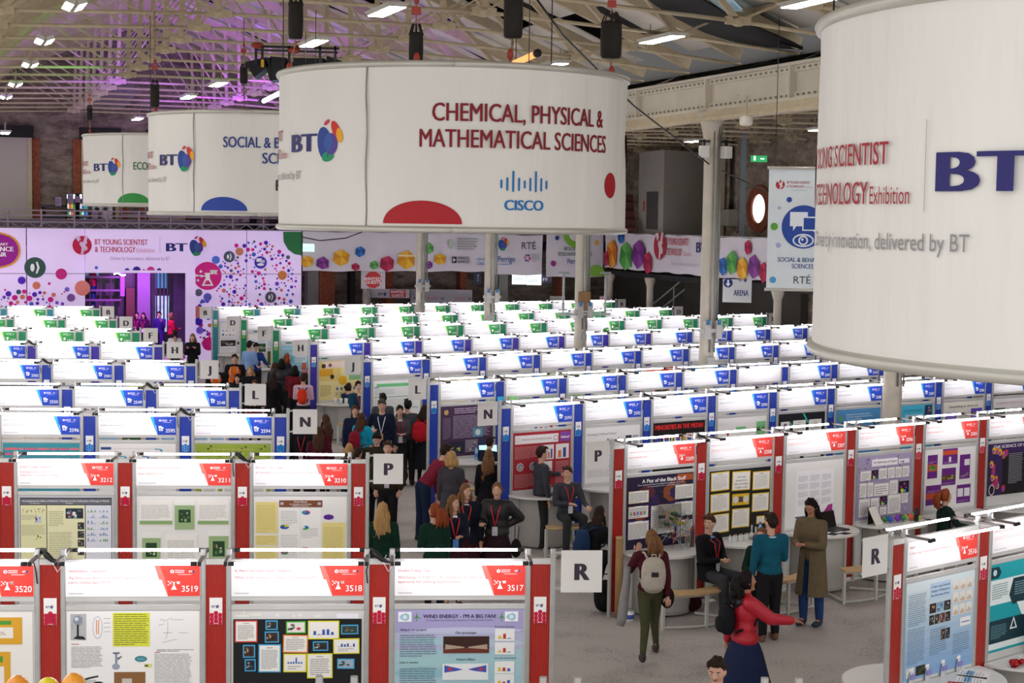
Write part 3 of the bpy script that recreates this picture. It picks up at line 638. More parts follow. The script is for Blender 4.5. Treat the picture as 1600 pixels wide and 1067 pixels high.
RROW = {'R': ((4.1247/1.0, 14.107), 0, ['3516', '3515'], 'red'), 'P': ((2.221, 19.416), 0, numlist(3209, 7), 'red'), 'N': ((.878, 23.267), 0, numlist(2593, 9), 'blue'),
        'L': ((-.29, 26.363), 0, NL, 'blue'), 'J': ((-1.713, 30.246), 0, numlist(2422, 10), 'blue'), 'H': ((-3.173, 34.089), 0, ['2200']+numlist(2112, 12), lambda i: 'purple' if i < 7 else 'blue'),
        'F': ((-4.54, 38.055), 0, numlist(1202, 12), 'green'), 'D': ((-5.874, 41.569), 0, numlist(1115, 11), 'green'), 'B': ((-6.275, 46.22), -1, numlist(1003, 11), lambda i: 'teal' if i < 1 else 'green')}
def letter_board(ch, p, th, dirn, which):
    """sign board hung from an end post; p = world point of the post's outer face, dirn +1 board goes along +x local"""
    o = thing('letter_board', 'square white board lettered %s, end of the %s booths' % (ch, which), 'sign', p, th, 'aisle letter boards')
    sx = .05 if dirn > 0 else -.41
    mb = MB(); mb.box((sx, -.012, 2.085), (sx+.38, .0, 2.475)); mb.build('board', mat('board_white', '#e3e1de', .5), o)
    mb = MB(); mb.bar((0, .012, 2.45), (dirn*.40, .012, 2.45), .024); mb.bar((0, .012, 2.12), (dirn*.40, .012, 2.12), .024); mb.build('bracket', ALU, o)
    mb = MB(); mb.text(ch, sx+.195, 2.2, .155, -.0135, 0, '#3b3340', 'c', .06); mb.build('letter', PRINT, o)
WH = {'R': 'red 3500s', 'P': 'red 3200s', 'N': 'blue 2590s', 'L': 'blue 2540s', 'J': 'blue 2500s', 'H': 'violet 2200s', 'F': 'nearest green', 'D': 'middle green', 'B': 'farthest green'}
for k, (c0, i0, nums, colr) in LROW.items():
    d = row(k, 0, nums, TL, c0, i0, colr, side='L')
    e = Vector((c0[0]*K, c0[1]*K, 0))+d*(PITCHW*(i0+len(nums)-1)+(X3-X1)+PW)
    letter_board(k, e, TL, 1, WH[k]+' left block', )
for k, (c0, i0, nums, colr) in RROW.items():
    th = TRR if k == 'R' else TRr
    d = row(k, 0, nums, th, c0, i0, colr, side='R', blanks=('blank',))
    e = Vector((c0[0]*K, c0[1]*K, 0))+d*(PITCHW*i0-X1-PNW-PW)
    letter_board(k, e, th, -1, WH[k]+' right block')
    if k in 'BDF':
        e = Vector((c0[0]*K, c0[1]*K, 0))+d*(PITCHW*(i0+len(nums)-1)+(X3-X1)+PW)
        letter_board(k, e, th, 1, WH[k]+' far right')
# row nearest the camera: only its post tops reach into the frame
p0 = at(499, 1061, z=2.47); dd = (at(909, 1062.5, z=2.47)-p0); thT = math.atan2(dd.y, dd.x); d = Vector((math.cos(thT), math.sin(thT), 0))
for j in range(2):
    q = p0+d*(j*PITCHW+PNW+PW*.5); o = thing('exhibition_booth', ['unlit booth back in the nearest row below booth 3517, post tops only', 'unlit booth back in the nearest row on the open floor, post tops only'][j], 'booth', (q.x, q.y, 0), thT, 'exhibition booths in rows')
    put('post', BM['post'], o, (-(PNW+PW), 0, 0)) if j == 0 else None
    put('post', BM['post'], o); put('post', BM['post'], o, (X1, 0, 0)); [put('rail', BM['rail'], o, (0, 0, z)) for z in RAILZ]; put('back_panel', BM['back'], o); put('side_panel', BM['panred'], o); put('panel_cap', BM['pcap'], o)
    if j == 1: put('post', BM['post'], o, (X3, 0, 0))
# cable bundles and cable ties on top of the foreground booths
for num, off in (('3520', 0), ('3518', 1), ('2502', 0), ('2204', 0), ('3209', 0), ('2422', 0), ('2547', 0), ('2595', 1), ('3211', 0), ('2549', 0), ('2545', 0), ('2592', 0), ('3206', 1)):
    p, th, o = BOOTHS[num]; mb = MB(); rg = random.Random(hash_(num))
    mb.tube([(X1+.02, .03, 2.41), (X1+.06, .05, 2.47), (X1+.11, -.02, 2.44), (X1+.17, -.06, 2.40), (X1+.23, -.03, 2.37)], [.012, .024, .03, .022, .01], 8)
    mb.tube([(X1+.03, -.03, 2.44), (X1, -.12, 2.42), (X1+.04, -.2, 2.40), (X1+.02, -.04, 2.3), (X1+.03, -.03, 2.18)], .006, 5)
    mb.build('cable_bundle', BLACKP, o); mb = MB(); mb.tube([(X1+.2, -.03, 2.44), (X1+.17, -.06, 2.38), (X1+.22, -.09, 2.3), (X1+.26, -.04, 2.36)], .004, 5); mb.build('cable_tie', mat('white_cable_tie', '#eeeeea', .5, vary=.02), o)
# ============================================================ posters
def poster(num, label, w, h, x, ztop, bg, draw, rough=None, border=None, th=.006):
    """poster pinned on the back panel of booth num; local x from left post, ztop = top edge height"""
    p, tr, bo = BOOTHS[num]; loc = p+Matrix.Rotation(tr, 3, 'Z') @ Vector((x, -.0085, ztop-h))
    o = thing('project_poster', label, 'poster', loc, tr)
    mb = MB(); mb.box((0, -th, 0), (w, 0, h)); mb.c = [bg]*len(mb.c); Y = -th-.0012
    if border: mb.rect(0, 0, w, h, Y+.0008, 0, border); mb.rect(.012, .012, w-.024, h-.024, Y+.0004, 0, bg)
    mb.build('poster_sheet', PRINT, o)
    g = MB(); draw(g, w, h, Y, o)
    if g.f: g.build('poster_print', PRINT, o)
    return o
def sheet(o, x, z, w, h, y, edge, fn=None, paper='#f2efe9', e=.012, rot=0):
    mb = MB(); mb.box((0, -.003, 0), (w, 0, h)); mb.c = [edge]*len(mb.c); mb.rect(e, e, w-2*e, h-2*e, -.0036, 0, paper)
    if fn: fn(mb, e, e, w-2*e, h-2*e, -.0042)
    c = mb.build('paper_sheet', PRINT, o, (x, y, z)); c.rotation_euler = (0, R(rot), 0); return c
def fpara(n, col='#999999', title=True, last=.6):
    def f(mb, x, z, w, h, y):
        if title: mb.rect(x+w*.35, z+h*.9, w*.3, h*.025, y, 0, '#666666')
        para(mb, x+w*.08, z+h*.08, w*.84, h*.76, y, n, col, last=last)
    return f
def fbars(vals, col, n=0):
    def f(mb, x, z, w, h, y):
        bars(mb, x+w*.12, z+h*(.45 if n else .2), w*.76, h*(.4 if n else .6), y, vals, col)
        if n: para(mb, x+w*.15, z+h*.08, w*.7, h*.28, y, n, '#aaaaaa')
    return f
def fphoto(pal, m=0):
    def f(mb, x, z, w, h, y): photo(mb, x, z, w, h, y, pal)
    return f
GRY = ('#30302f', '#8d8d8b', '#585756', '#c4c3c0', '#1f1f1f'); BRN = ('#3a2a22', '#8a6a4c', '#c7b199', '#5a3a2a', '#1f1a18'); GRN = ('#20452a', '#4f7a45', '#8fb276', '#5a4a3a', '#b9c8a0')
# --- 3517 wind energy
def d3517(g, w, h, y, o):
    g.rect(0, h*.78, w, h*.22, y, 0, '#a9a3cf'); g.rect(0, h*.62, w, h*.16, y, 0, '#b4b9d6')
    for i, (cx, cz, rx, rz, c) in enumerate(((.55, .80, .5, .03, '#c2c3e2'), (.3, .70, .36, .035, '#a8c9d6'), (.8, .68, .25, .04, '#bcc9df'), (.5, .5, .5, .05, '#a5cdd3'), (.2, .4, .2, .05, '#8fc0cb'), (.75, .35, .25, .04, '#9fc9d2'))):
        g.disc(w*cx, h*cz, min(w*rx, w*min(cx, 1-cx)), y-.0004*(i+1), 0, c, rz=h*rz)
    Y = y-.004
    for x in (.02, .855):
        g.rect(w*x, h*.885, w*.105, h*.095, Y, 0, '#f2f4f8'); n = 10
        P = [(w*(x+.052)+.038*math.cos(2*math.pi*k/n)*(1+.3*(k % 2)), h*.93+.04*math.sin(2*math.pi*k/n)*(1-.3*(k % 2))) for k in range(n)]; g.flat(P, Y-.0005, 0, '#9dc6d8'); g.disc(w*(x+.052), h*.93, .02, Y-.001, 0, '#d8ebf2', n=10)
    for cx in (.165, .83):
        X, Z = w*cx, h*.935
        for a in (90, 210, 330):
            ca, sa = math.cos(R(a)), math.sin(R(a)); g.flat([(X-sa*.006, Z+ca*.006), (X+ca*.045, Z+sa*.045), (X+sa*.006, Z-ca*.006)], Y, 0, '#3fa043')
        g.rect(X-.003, Z-.045, .006, .045, Y, 0, '#3fa043')
    g.text("WIND ENERGY - I'M A BIG FAN!", w*.5, h*.92, .034, Y, 0, '#1b1b33', 'c', .012, w=w*.57)
    g.text('An Investigation Into Using Novel Apertures For Utilising Wind Turbines', w*.5, h*.893, .012, Y, 0, '#2f3050', 'c', .004, w=w*.52)
    g.text('What is our project?', w*.035, h*.80, .02, Y, 0, '#262645', bold=.01); para(g, w*.035, h*.55, w*.29, h*.22, Y, 10, '#6a7f92', th=.36)
    g.text('How it works?', w*.035, h*.49, .02, Y, 0, '#262645', bold=.01); para(g, w*.035, h*.25, w*.29, h*.2, Y, 9, '#6a7f92', th=.36)
    g.text('Our prototype', w*.55, h*.77, .022, Y, 0, '#23233d', 'c', .008); g.rect(w*.375, h*.585, w*.36, h*.16, Y, 0, '#3a221c'); g.rect(w*.375, h*.585, w*.36, h*.05, Y-.0004, 0, '#6b3325')
    g.flat([(w*.39, h*.67), (w*.54, h*.645), (w*.54, h*.635), (w*.39, h*.62)], Y-.001, 0, '#b09a88'); g.flat([(w*.72, h*.67), (w*.57, h*.645), (w*.57, h*.635), (w*.72, h*.62)], Y-.001, 0, '#b09a88')
    g.text('Venturi Effect', w*.55, h*.515, .022, Y, 0, '#23233d', 'c', .008); g.rect(w*.37, h*.33, w*.36, h*.155, Y, 0, '#e9eef0')
    for s in (-1, 1): g.flat([(w*(.55+s*.02), h*.43), (w*(.55+s*.07), h*.445), (w*(.55+s*.165), h*.47), (w*(.55+s*.165), h*.40), (w*(.55+s*.07), h*.415)][::s], Y-.0005, 0, '#4a56b5'); g.disc(w*(.55+s*.12), h*.435, .018, Y-.001, 0, '#c33a45', n=8)
    g.text('Test results with funnel', w*.85, h*.83, .013, Y, 0, '#23233d', 'c', .008); g.text('Test results without funnel', w*.86, h*.53, .013, Y, 0, '#23233d', 'c', .008)
    for z, vals in ((.70, (.4, .7, .1)), (.57, (.3, .6, .1)), (.39, (.5, .5, .4)), (.27, (.4, .3, .5))): g.rect(w*.78, h*z, w*.155, h*.115, Y, 0, '#eef0ef'); bars(g, w*.8, h*(z+.02), w*.11, h*.07, Y-.0005, vals, ('#e2c12c', '#c33a2a', '#3a62b8'))
poster('3517', 'blue and lilac wind energy poster, headed WIND ENERGY - I\'M A BIG FAN!', 1.17, .98, PW+.012, 1.93, '#a9cbd6', d3517)
# --- 3518 black board with mounted sheets
def d3518(g, w, h, y, o):
    L = [(.012, .785, .175, .205, '#d9504a', fpara(9)), (.25, .90, .095, .09, '#48a8d8', fphoto(GRY)), (.245, .78, .11, .105, '#48a8d8', fphoto(BRN)), (.41, .865, .155, .115, '#4bb03c', fphoto(('#e8e6df', '#666', '#8a8a86', '#333', '#c33'))),
         (.58, .81, .245, .175, '#e3df3a', fbars((.4, .08, .55, .58, .3), ('#2a58b0',))), (.84, .855, .135, .09, '#48a8d8', fphoto(('#33443a', '#5f7a5c', '#7d4438', '#26332c'))), (.385, .685, .195, .17, '#e88a3c', fpara(7)),
         (.62, .70, .12, .09, '#48a8d8', fphoto(GRY)), (.78, .67, .205, .145, '#e3df3a', fbars((.1, .6, .5, .65, .1, .6), ('#2a58b0',), 2)), (.075, .64, .095, .12, '#48a8d8', fphoto(BRN)), (.195, .50, .175, .265, '#48a8d8', fpara(14, '#8f9aa5')),
         (.09, .51, .085, .115, '#48a8d8', fphoto(('#20242c', '#8b97a6', '#4a4f5a'))), (.39, .50, .18, .175, '#e3df3a', fbars((.3, .3, .35, .95, .3, .3), ('#3a6fc0',), 2)), (.575, .44, .2, .235, '#e3df3a', fpara(9)), (.81, .53, .135, .095, '#48a8d8', fphoto(('#9fb4c4', '#2c3d30', '#55606a')))]
    for x, z, ww, hh, c, f in L:
        sheet(o, x*w, z*h, ww*w, hh*h, y, hx(c), f, e=.011, rot=random.Random(int(x*1e3)).uniform(-1.2, 1.2))
poster('3518', 'black display board with photos and charts on bright card under sign 3518', 1.16, .98, PW+.018, 1.845, '#15161a', d3518)
p_, t_, b_ = BOOTHS['3518']; mb = MB()
for x, z, ww in ((.03, 1.865, .13), (.17, 1.875, .1), (.4, 1.87, .03), (.55, 1.865, .025), (.6, 1.87, .035), (.74, 1.86, .07), (.1, 1.90, .02)): mb.rect(PW+x, z, ww, .022, -.0095, 0, '#e8e8dc')
mb.rect(PW+.95, 1.848, .2, .045, -.0096, 0, '#e9eaf2'); mb.build('tape_mark', PRINT, b_)
# --- 3519
def d3519(g, w, h, y, o):
    photo(g, .035, h-.265, .14, .24, y, ('#b8b9bc', '#a9abaf', '#b8b9bc', '#9a9da2')); g.rect(.092, h-.24, .016, .15, y-.003, 0, '#1f2026'); g.disc(.1, h-.08, .042, y-.0035, 0, '#8b93a3'); g.disc(.09, h-.07, .018, y-.004, 0, '#d5dbe6'); g.flat([(.06, h-.25), (.17, h-.26), (.15, h-.23), (.09, h-.225)], y-.0035, 0, '#1f2026')
    g.disc(.275, h-.15, .045, y, 0, '#c9cbd6', rz=.105); g.disc(.275, h-.15, .038, y-.0005, 0, '#f0f0f2', rz=.095); g.rect(.262, h-.21, .008, .13, y-.001, 0, '#e08a2a'); g.rect(.28, h-.21, .008, .13, y-.001, 0, '#e08a2a')
    for i in range(4): g.rect(.33, h-.07-.04*i, .06, .004, y, 0, '#999999')
    g.rect(.41, h-.325, .33, .31, y, 0, '#dbe046'); para(g, .42, h-.315, .31, .295, y-.0005, 15, '#6f7030', th=.34)
    for P in (((.86, h-.1), (.94, h-.06)), ((.9, h-.1), (.9, h-.2)), ((.86, h-.2), (.94, h-.2)), ((.85, h-.29), (.98, h-.26)), ((.88, h-.26), (.9, h-.2)), ((.93, h-.08), (1.04, h-.08)), ((.83, h-.08), (.87, h-.08)), ((1.0, h-.2), (1.08, h-.2)), ((.82, h-.13), (.87, h-.12))):
        (a, b), (c, d_) = P; nx, nz = -(d_-b), c-a; l = math.hypot(nx, nz); nx, nz = nx/l*.0016, nz/l*.0016; g.flat([(a-nx, b-nz), (c-nx, d_-nz), (c+nx, d_+nz), (a+nx, b+nz)], y, 0, '#8b8b8b')
    para(g, .8, h-.375, .34, .025, y, 2, '#777777')
    para(g, .04, h-.52, .28, .2, y, 15, '#555555', th=.3); g.rect(.04, h-.305, .07, .006, y, 0, '#b04040'); para(g, .78, h-.72, .34, .33, y, 26, '#6f6f6f', th=.3); g.rect(.78, h-.385, .05, .006, y, 0, '#b04040')
    g.rect(.43, h-.5, .02, .12, y, 0, '#8a93a6'); g.rect(.41, h-.392, .06, .014, y-.0005, 0, '#5a6270'); g.disc(.437, h-.51, .035, y-.0005, 0, '#9aa3b3', rz=.028); g.flat([(.45, h-.43), (.49, h-.41), (.49, h-.42), (.455, h-.45)], y-.001, 0, '#5a6270')
    g.disc(.66, h-.44, .055, y, 0, '#3a7a8c', rz=.028); g.disc(.66, h-.44, .04, y-.0005, 0, '#5aa0ae', rz=.016); g.rect(.69, h-.52, .07, .035, y, 0, '#d9dc8a'); g.rect(.695, h-.51, .03, .015, y-.0005, 0, '#333333')
    g.rect(.42, h-.72, .28, .16, y, 0, '#8a6238'); g.rect(.49, h-.70, .09, .08, y-.0005, 0, '#c9c4bb'); g.flat([(.15, h-.64), (.21, h-.62), (.28, h-.605), (.28, h-.59), (.2, h-.605), (.15, h-.62)], y, 0, '#2c2a2a'); g.rect(.16, h-.72, .1, .09, y, 0, '#c3c7c4'); g.disc(.28, h-.67, .05, y-.0005, 0, '#2c2a2a', rz=.025)
poster('3519', 'white Irish language poster with a yellow text block and generator pictures under sign 3519', 1.185, 1.0, PW+.005, 1.925, '#f1f1f0', d3519)
def d3520(g, w, h, y, o):
    for z, hh, x0, ww in ((.70, .25, .2, .72), (.25, .38, .35, .48)):
        def f(mb, x, zz, W, H, yy):
            mb.rect(x+W*.2, zz+H*.76, W*.7, H*.16, yy, 0, '#4f9a3a'); mb.rect(x+W*.5, zz+H*.2, W*.42, H*.45, yy, 0, '#ece8df'); para(mb, x+W*.03, zz+H*.2, W*.42, H*.5, yy, 7, '#a9741c'); para(mb, x+W*.55, zz+H*.28, W*.3, H*.2, yy-.0004, 4, '#9a8a7c')
        sheet(o, w*x0, h*z, w*ww, h*hh, y, '#dca52e', f, paper='#dca52e')
    sheet(o, w*.36, h*.12, w*.3, h*.3, y-.006, '#eeeeec', fpara(6), paper='#f5f5f3')
poster('3520', 'white board with orange framed sheets under sign 3520 at the left edge', 1.17, .98, PW+.01, 1.92, '#eceae4', d3520)
# --- 3212
def d3212(g, w, h, y, o):
    g.rect(.02, h-.1, w-.04, .075, y, 0, '#6a6a74'); g.text('Investigating the effect of Anterior Channel on the Calibration of Energy in Metals', w*.5, h-.065, .02, y-.0005, 0, '#f0f0ea', 'c', .01, w=w*.92); g.text('Introduction', w*.12, h-.092, .014, y-.0005, 0, '#dddddd', bold=.01, w=.12); g.text('Method', w*.5, h-.092, .014, y-.0005, 0, '#f0f0ea', bold=.01, w=.08)
    for x, ww, c in ((.02, .32, '#e3e1b2'), (.35, .47, '#e6e4bb'), (.83, .32, '#dfe1ea')): g.rect(x, .02, ww, h-.13, y, 0, c)
    for i in range(6): photo(g, .03+i*.05, h-.21, .04, .07, y-.0005, ('#e3e1b2', '#1b1b1b', '#c03a3a', '#1d2d66'), n=4)
    para(g, .03, h-.30, .2, .07, y-.0005, 6, '#a9a78a'); photo(g, .2, h-.34, .08, .09, y-.0005, ('#c9cdd6', '#2c2f3a', '#c9cdd6', '#51566a')); para(g, .03, h-.5, .3, .14, y-.0005, 9, '#b3b08a'); photo(g, .2, h-.56, .08, .08, y-.0005, ('#e3e1b2', '#39413a', '#d0c32c'))
    photo(g, .58, h-.28, .22, .13, y-.0005, ('#27303a', '#a7b6c9', '#51657a', '#dfe8f0', '#8a2a3a'), n=12); para(g, .37, h-.38, .19, .2, y-.0005, 9, '#aeab86'); para(g, .37, .1, .3, h-.55, y-.0005, 18, '#b3b08a')
    for i in range(4): photo(g, .73, h-.42-.11*i, .08, .09, y-.0005, GRY)
    for i in range(6):
        for j in range(2): bars(g, .85+.15*j, h-.2-.075*i, .11, .045, y-.0005, [random.random() for _ in range(5)], ('#5a7fc0', '#8aa0c8') if (i+j) % 3 else ('#4f9a4a',))
poster('3212', 'pale yellow three column poster with a grey heading under sign 3212', 1.17, .98, PW+.012, 1.915, '#24242c', d3212, border='#d5d7de')
def d3211(g, w, h, y, o):
    for i, (x, z, ww, hh, c) in enumerate(((.03, .62, .42, .32, 'g'), (.47, .56, .26, .38, 'p'), (.76, .62, .4, .32, 'g'), (.06, .1, .24, .42, 'p'), (.36, .05, .4, .45, 'w'), (.9, .1, .26, .45, 'p'))):
        def f(mb, X, Z, W, H, yy, c=c):
            if c == 'p': mb.rect(X, Z, W, H*.95, yy, 0, '#9cb783'); photo(mb, X+W*.2, Z+H*.25, W*.6, H*.45, yy-.0004, GRN if True else GRY); mb.rect(X, Z+H*.85, W, H*.15, yy-.0004, 0, '#eef0ea')
            else:
                para(mb, X+W*.05, Z+H*.25, W*.9, H*.6, yy, 10, '#c2c5c0')
                if c == 'g': mb.rect(X, Z+H*.02, W, H*.16, yy, 0, '#8fae74')
        sheet(o, x, z*h, ww, hh*h, y, '#f1f1ee', f, e=.004)
poster('3211', 'white board with pale sheets and green edged photos under sign 3211', 1.18, .99, PW+.008, 1.925, '#eaeae6', d3211)
def d3210(g, w, h, y, o):
    mb_ = None
    for x, z, hh in ((.02, .52, .41), (.02, .36, .13), (.02, .02, .32), (.87, .02, .64)):
        sheet(o, x, z*h, .28 if x < .5 else .29, hh*h, y, '#e8d98e', lambda mb, X, Z, W, H, yy: para(mb, X+.01, Z+.01, W-.02, H*.9, yy, max(3, int(H/.022)), '#b9a95c', th=.25), paper='#e8d98e', e=.002)
    g.rect(.32, .02, .53, h*.83, y, 0, '#f3f2ef'); g.rect(.585, .02, .003, h*.83, y-.0004, 0, '#c4c4c4')
    g.rect(.32, h*.86, .55, .09, y-.001, 0, '#7c4a2c'); g.text('Omnis Khariel', w*.5, h*.86+.06, .02, y-.0016, 0, '#ffffff', 'c', .015); g.text('An Investigation into the Ending', w*.5, h*.86+.033, .015, y-.0016, 0, '#ffffff', 'c', .012); g.text('of Numerical Sequences', w*.5, h*.86+.01, .015, y-.0016, 0, '#ffffff', 'c', .012)
    for x in (.335, .81): g.rect(x, h*.86+.03, .04, .035, y-.0016, 0, '#b9b6cf')
    para(g, .34, h*.62, .22, h*.2, y-.001, 8, '#c3c3c0'); para(g, .6, h*.45, .22, h*.14, y-.001, 6, '#c9c9c6'); para(g, .34, .1, .22, h*.4, y-.001, 14, '#cfcfcc')
    C = ('#5a2d91', '#2a9a5a', '#2a62b8', '#e0a52a', '#c2303a')
    for x, z, r, cs in ((.66, .79, .055, ('#b52d8a', '#2a9aa0', '#3a5ab0')), (.39, .60, .058, ('#e0c52a', '#2a9a5a', '#4a3a9c', '#2a6ab8')), (.65, .59, .05, ('#2a62b8', '#e3e8f0', '#3a9a4a')), (.65, .30, .06, ('#c2303a', '#e0852a', '#3a9a4a', '#2a62b8')), (.39, .26, .05, ('#c23a8a', '#2a9a5a')), (.95, .73, .07, ('#5a2391',))): pie(g, x, z*h, r, y-.0015, cs, rz=r*.52)
poster('3210', 'white poster with yellow text columns, pie charts and a brown heading under sign 3210', 1.18, .98, PW+.008, 1.92, '#e9e8e5', d3210)
def d3209(g, w, h, y, o):
    photo(g, 0, 0, w, h, y, ('#241a38', '#3a2455', '#1b1a3a', '#5a2a3a', '#2a2350', '#8a4a2a'), n=22); Y = y-.008
    for i in range(30): g.disc(random.uniform(.05, w-.05), random.uniform(.1, h-.05), random.uniform(.004, .009), Y, 0, random.choice(('#e08a3a', '#8a6ad0', '#c0c8f0')), n=6)
    g.rect(w*.75, h*.9, w*.24, h*.09, Y, 0, '#b0542a'); g.text('A Pint of the Black Stuff', w*.55, h*.91, .052, Y-.001, 0, '#ffffff', 'c', .02, w=w*.66); g.text('The chemical and nutritional analysis of stout', w*.5, h*.875, .018, Y-.001, 0, '#e8e8f0', 'c', .01, w=w*.7); g.text('an investigation by a first year team', w*.55, h*.848, .014, Y-.001, 0, '#d8d8e8', 'c', .01, w=w*.5)
    def cell(k): return lambda mb, X, Z, W, H, yy: (para(mb, X+.008, Z+.008, W-.016, H*.85, yy, k, '#7c7f88', th=.35), mb.rect(X+W*.3, Z+H*.93, W*.4, H*.1, yy-.0005, 0, '#ffffff'))
    for x, z, ww, hh, n, e in ((.02, .64, .3, .17, 8, '#d9a85a'), (.72, .64, .28, .2, 10, '#b9c9a0'), (.02, .43, .3, .17, 6, '#b04a4a'), (.36, .18, .36, .4, 14, '#e0e0ee'), (.72, .4, .28, .2, 8, '#8a9ad0'), (.02, .14, .31, .25, 12, '#7a6ab8'), (.75, .1, .25, .24, 9, '#a03a4a')): sheet(o, x*w, z*h, ww*w, hh*h, Y, e, cell(n), e=.006)
    for i, c in enumerate(('#6ab87a', '#d04a5a', '#7a8ad0', '#d0607a', '#6ab87a')): g.rect(w*(.045+.05*i), h*.48, .035, .04, Y-.006, 0, c)
poster('3209', 'dark purple night sky poster headed A Pint of the Black Stuff', 1.18, 1.02, PW+.008, 1.93, '#241a38', d3209)
def d3208(g, w, h, y, o):
    for i, (x, z, ww, hh) in enumerate(((.02, .70, .30, .28), (.36, .68, .30, .29), (.70, .66, .29, .28), (.02, .38, .31, .28), (.37, .46, .28, .17), (.70, .33, .28, .28), (.02, .07, .31, .28), (.37, .12, .29, .29), (.78, .14, .14, .12))):
        f = fpara(9, '#c9c6be') if i not in (1, 4) else (lambda mb, X, Z, W, H, yy: [mb.text(t, X+W/2, Z+H*(.68-.2*j), H*.11, yy, 0, '#3c3c3c', 'c') for j, t in enumerate(('Can body', 'temperature', 'affect the ability', 'to fight a cold'))]) if i == 1 else (lambda mb, X, Z, W, H, yy: [mb.rect(X, Z, W, H, yy, 0, '#e3b92c'), mb.disc(X+W*.17, Z+H*.5, H*.38, yy-.0004, 0, '#d9d6d0'), mb.rect(X+W*.36, Z+H*.2, W*.28, H*.6, yy-.0004, 0, '#5c4a42'), mb.disc(X+W*.83, Z+H*.5, H*.38, yy-.0004, 0, '#d9d6d0')])
        sheet(o, x*w, z*h, ww*w, hh*h, y, '#e8c11f', f, e=.014, rot=(-1, 1, .5)[i % 3])
poster('3208', 'black board with nine yellow bordered sheets under sign 3208', 1.16, .98, PW+.02, 1.91, '#191a1a', d3208)
def d3207(g, w, h, y, o):
    def f(mb, X, Z, W, H, yy):
        for i in range(3):
            for j in range(4): para(mb, X+W*(.06+.31*i), Z+H*(.28+.17*j), W*.26, H*.13, yy, 6, '#c2c4cc')
        mb.flat([(X+W*.72, Z+H*.06), (X+W*.98, Z+H*.06), (X+W*.98, Z+H*.26), (X+W*.86, Z+H*.24)], yy, 0, '#b03a8a'); mb.rect(X, Z+H*.02, W, H*.035, yy, 0, '#3a3a9c')
    sheet(o, .2, .13, .78, .72, y, '#f6f6f8', f, paper='#f6f6f8', e=.004)
poster('3207', 'white board holding one pale text poster with a purple corner under sign 3207', 1.17, .99, PW+.012, 1.92, '#ecebe8', d3207)
def d3206(g, w, h, y, o):
    rg = random.Random(6)
    for i in range(120):
        a, b = rg.uniform(.03, w-.03), rg.uniform(.03, h-.03); g.disc(a, b, rg.uniform(.012, .028), y-.00002*i, 0, rg.choice(('#8b7aa5', '#c9c0d6', '#6a5a86', '#a99ac0', '#4f4266')), n=5)
    Y = y-.004; g.rect(.3, h*.83, .56, .11, Y, 0, '#f4f2f6'); g.text('The Mathematics of Origami', .58, h*.83+.045, .033, Y-.0005, 0, '#3c3650', 'c', .01, w=.5); g.rect(.88, h*.84, .24, .07, Y, 0, '#f4f2f6'); bt(g, .92, h*.855, .025, Y-.0005)
    for x, z, ww, hh, k in ((.06, .62, .22, .15, 5), (.29, .63, .15, .15, 0), (.46, .62, .17, .17, 6), (.65, .62, .15, .17, 6), (.82, .62, .13, .17, 6), (.97, .62, .15, .17, 6), (.05, .36, .15, .22, 7), (.22, .36, .12, .22, 7), (.36, .36, .32, .19, 4), (.7, .36, .17, .22, 7), (.89, .36, .24, .2, 0), (.05, .05, .23, .28, 9), (.3, .05, .17, .28, 9), (.49, .2, .16, .15, 0), (.5, .05, .14, .12, 3), (.67, .05, .28, .3, 10), (.97, .2, .14, .2, 5)):
        sheet(o, x, z*h, ww, hh*h, Y, '#f1eff4', fpara(k, '#a8a5b4', False) if k else fphoto(('#1d1a2c', '#c23a8a', '#3ab0c0', '#e0d83a', '#7a4ab8')), e=.003)
poster('3206', 'violet patterned poster headed The Mathematics of Origami', 1.18, .99, PW+.008, 1.92, '#a79bbb', d3206)
def d3205(g, w, h, y, o):
    for x, z, ww, hh, pal in ((.04, .52, .24, .4, 'o'), (.38, .73, .36, .27, 't'), (.37, .38, .34, .30, 'f'), (.78, .46, .26, .42, 'c'), (.02, .08, .36, .34, 'o'), (.73, .06, .34, .32, 'w')):
        def f(mb, X, Z, W, H, yy, pal=pal):
            if pal == 'o': mb.rect(X, Z+H*.3, W, H*.3, yy, 0, '#c9502c'); photo(mb, X+W*.2, Z+H*.35, W*.6, H*.2, yy-.0005, ('#4f8a3a', '#b9c9a0', '#2c5a24')) if W < .3 else None
            elif pal == 't': mb.rect(X, Z+H*.6, W, H*.28, yy, 0, '#d0552c'); mb.rect(X+W*.42, Z+H*.12, W*.15, H*.35, yy, 0, '#f0eef4')
            elif pal == 'f': photo(mb, X, Z+H*.3, W, H*.3, yy, ('#5a4a2c', '#b99a5a', '#8a3a2a', '#d9c9a0', '#3a4a2a'), n=10)
            elif pal == 'c': mb.rect(X+W*.45, Z+H*.55, W*.5, H*.25, yy, 0, '#e9e6ea'); photo(mb, X, Z+H*.12, W, H*.16, yy, ('#6a2d80', '#9a8aa0', '#3a3a4a'))
            else: mb.rect(X+W*.06, Z+H*.35, W*.4, H*.45, yy, 0, '#eceaf0'); mb.rect(X+W*.54, Z+H*.35, W*.4, H*.45, yy, 0, '#eceaf0')
            para(mb, X+W*.1, Z+H*.62 if pal in 'o' else Z+H*.05, W*.8, H*.12, yy-.0004, 2, '#b58ac0')
        sheet(o, x, z*h, ww, hh*h, y, '#f1eff2', f, paper='#6c2784', e=.007)
poster('3205', 'white board with six purple and orange slides under sign 3205', 1.16, .98, PW+.02, 1.93, '#efedec', d3205)
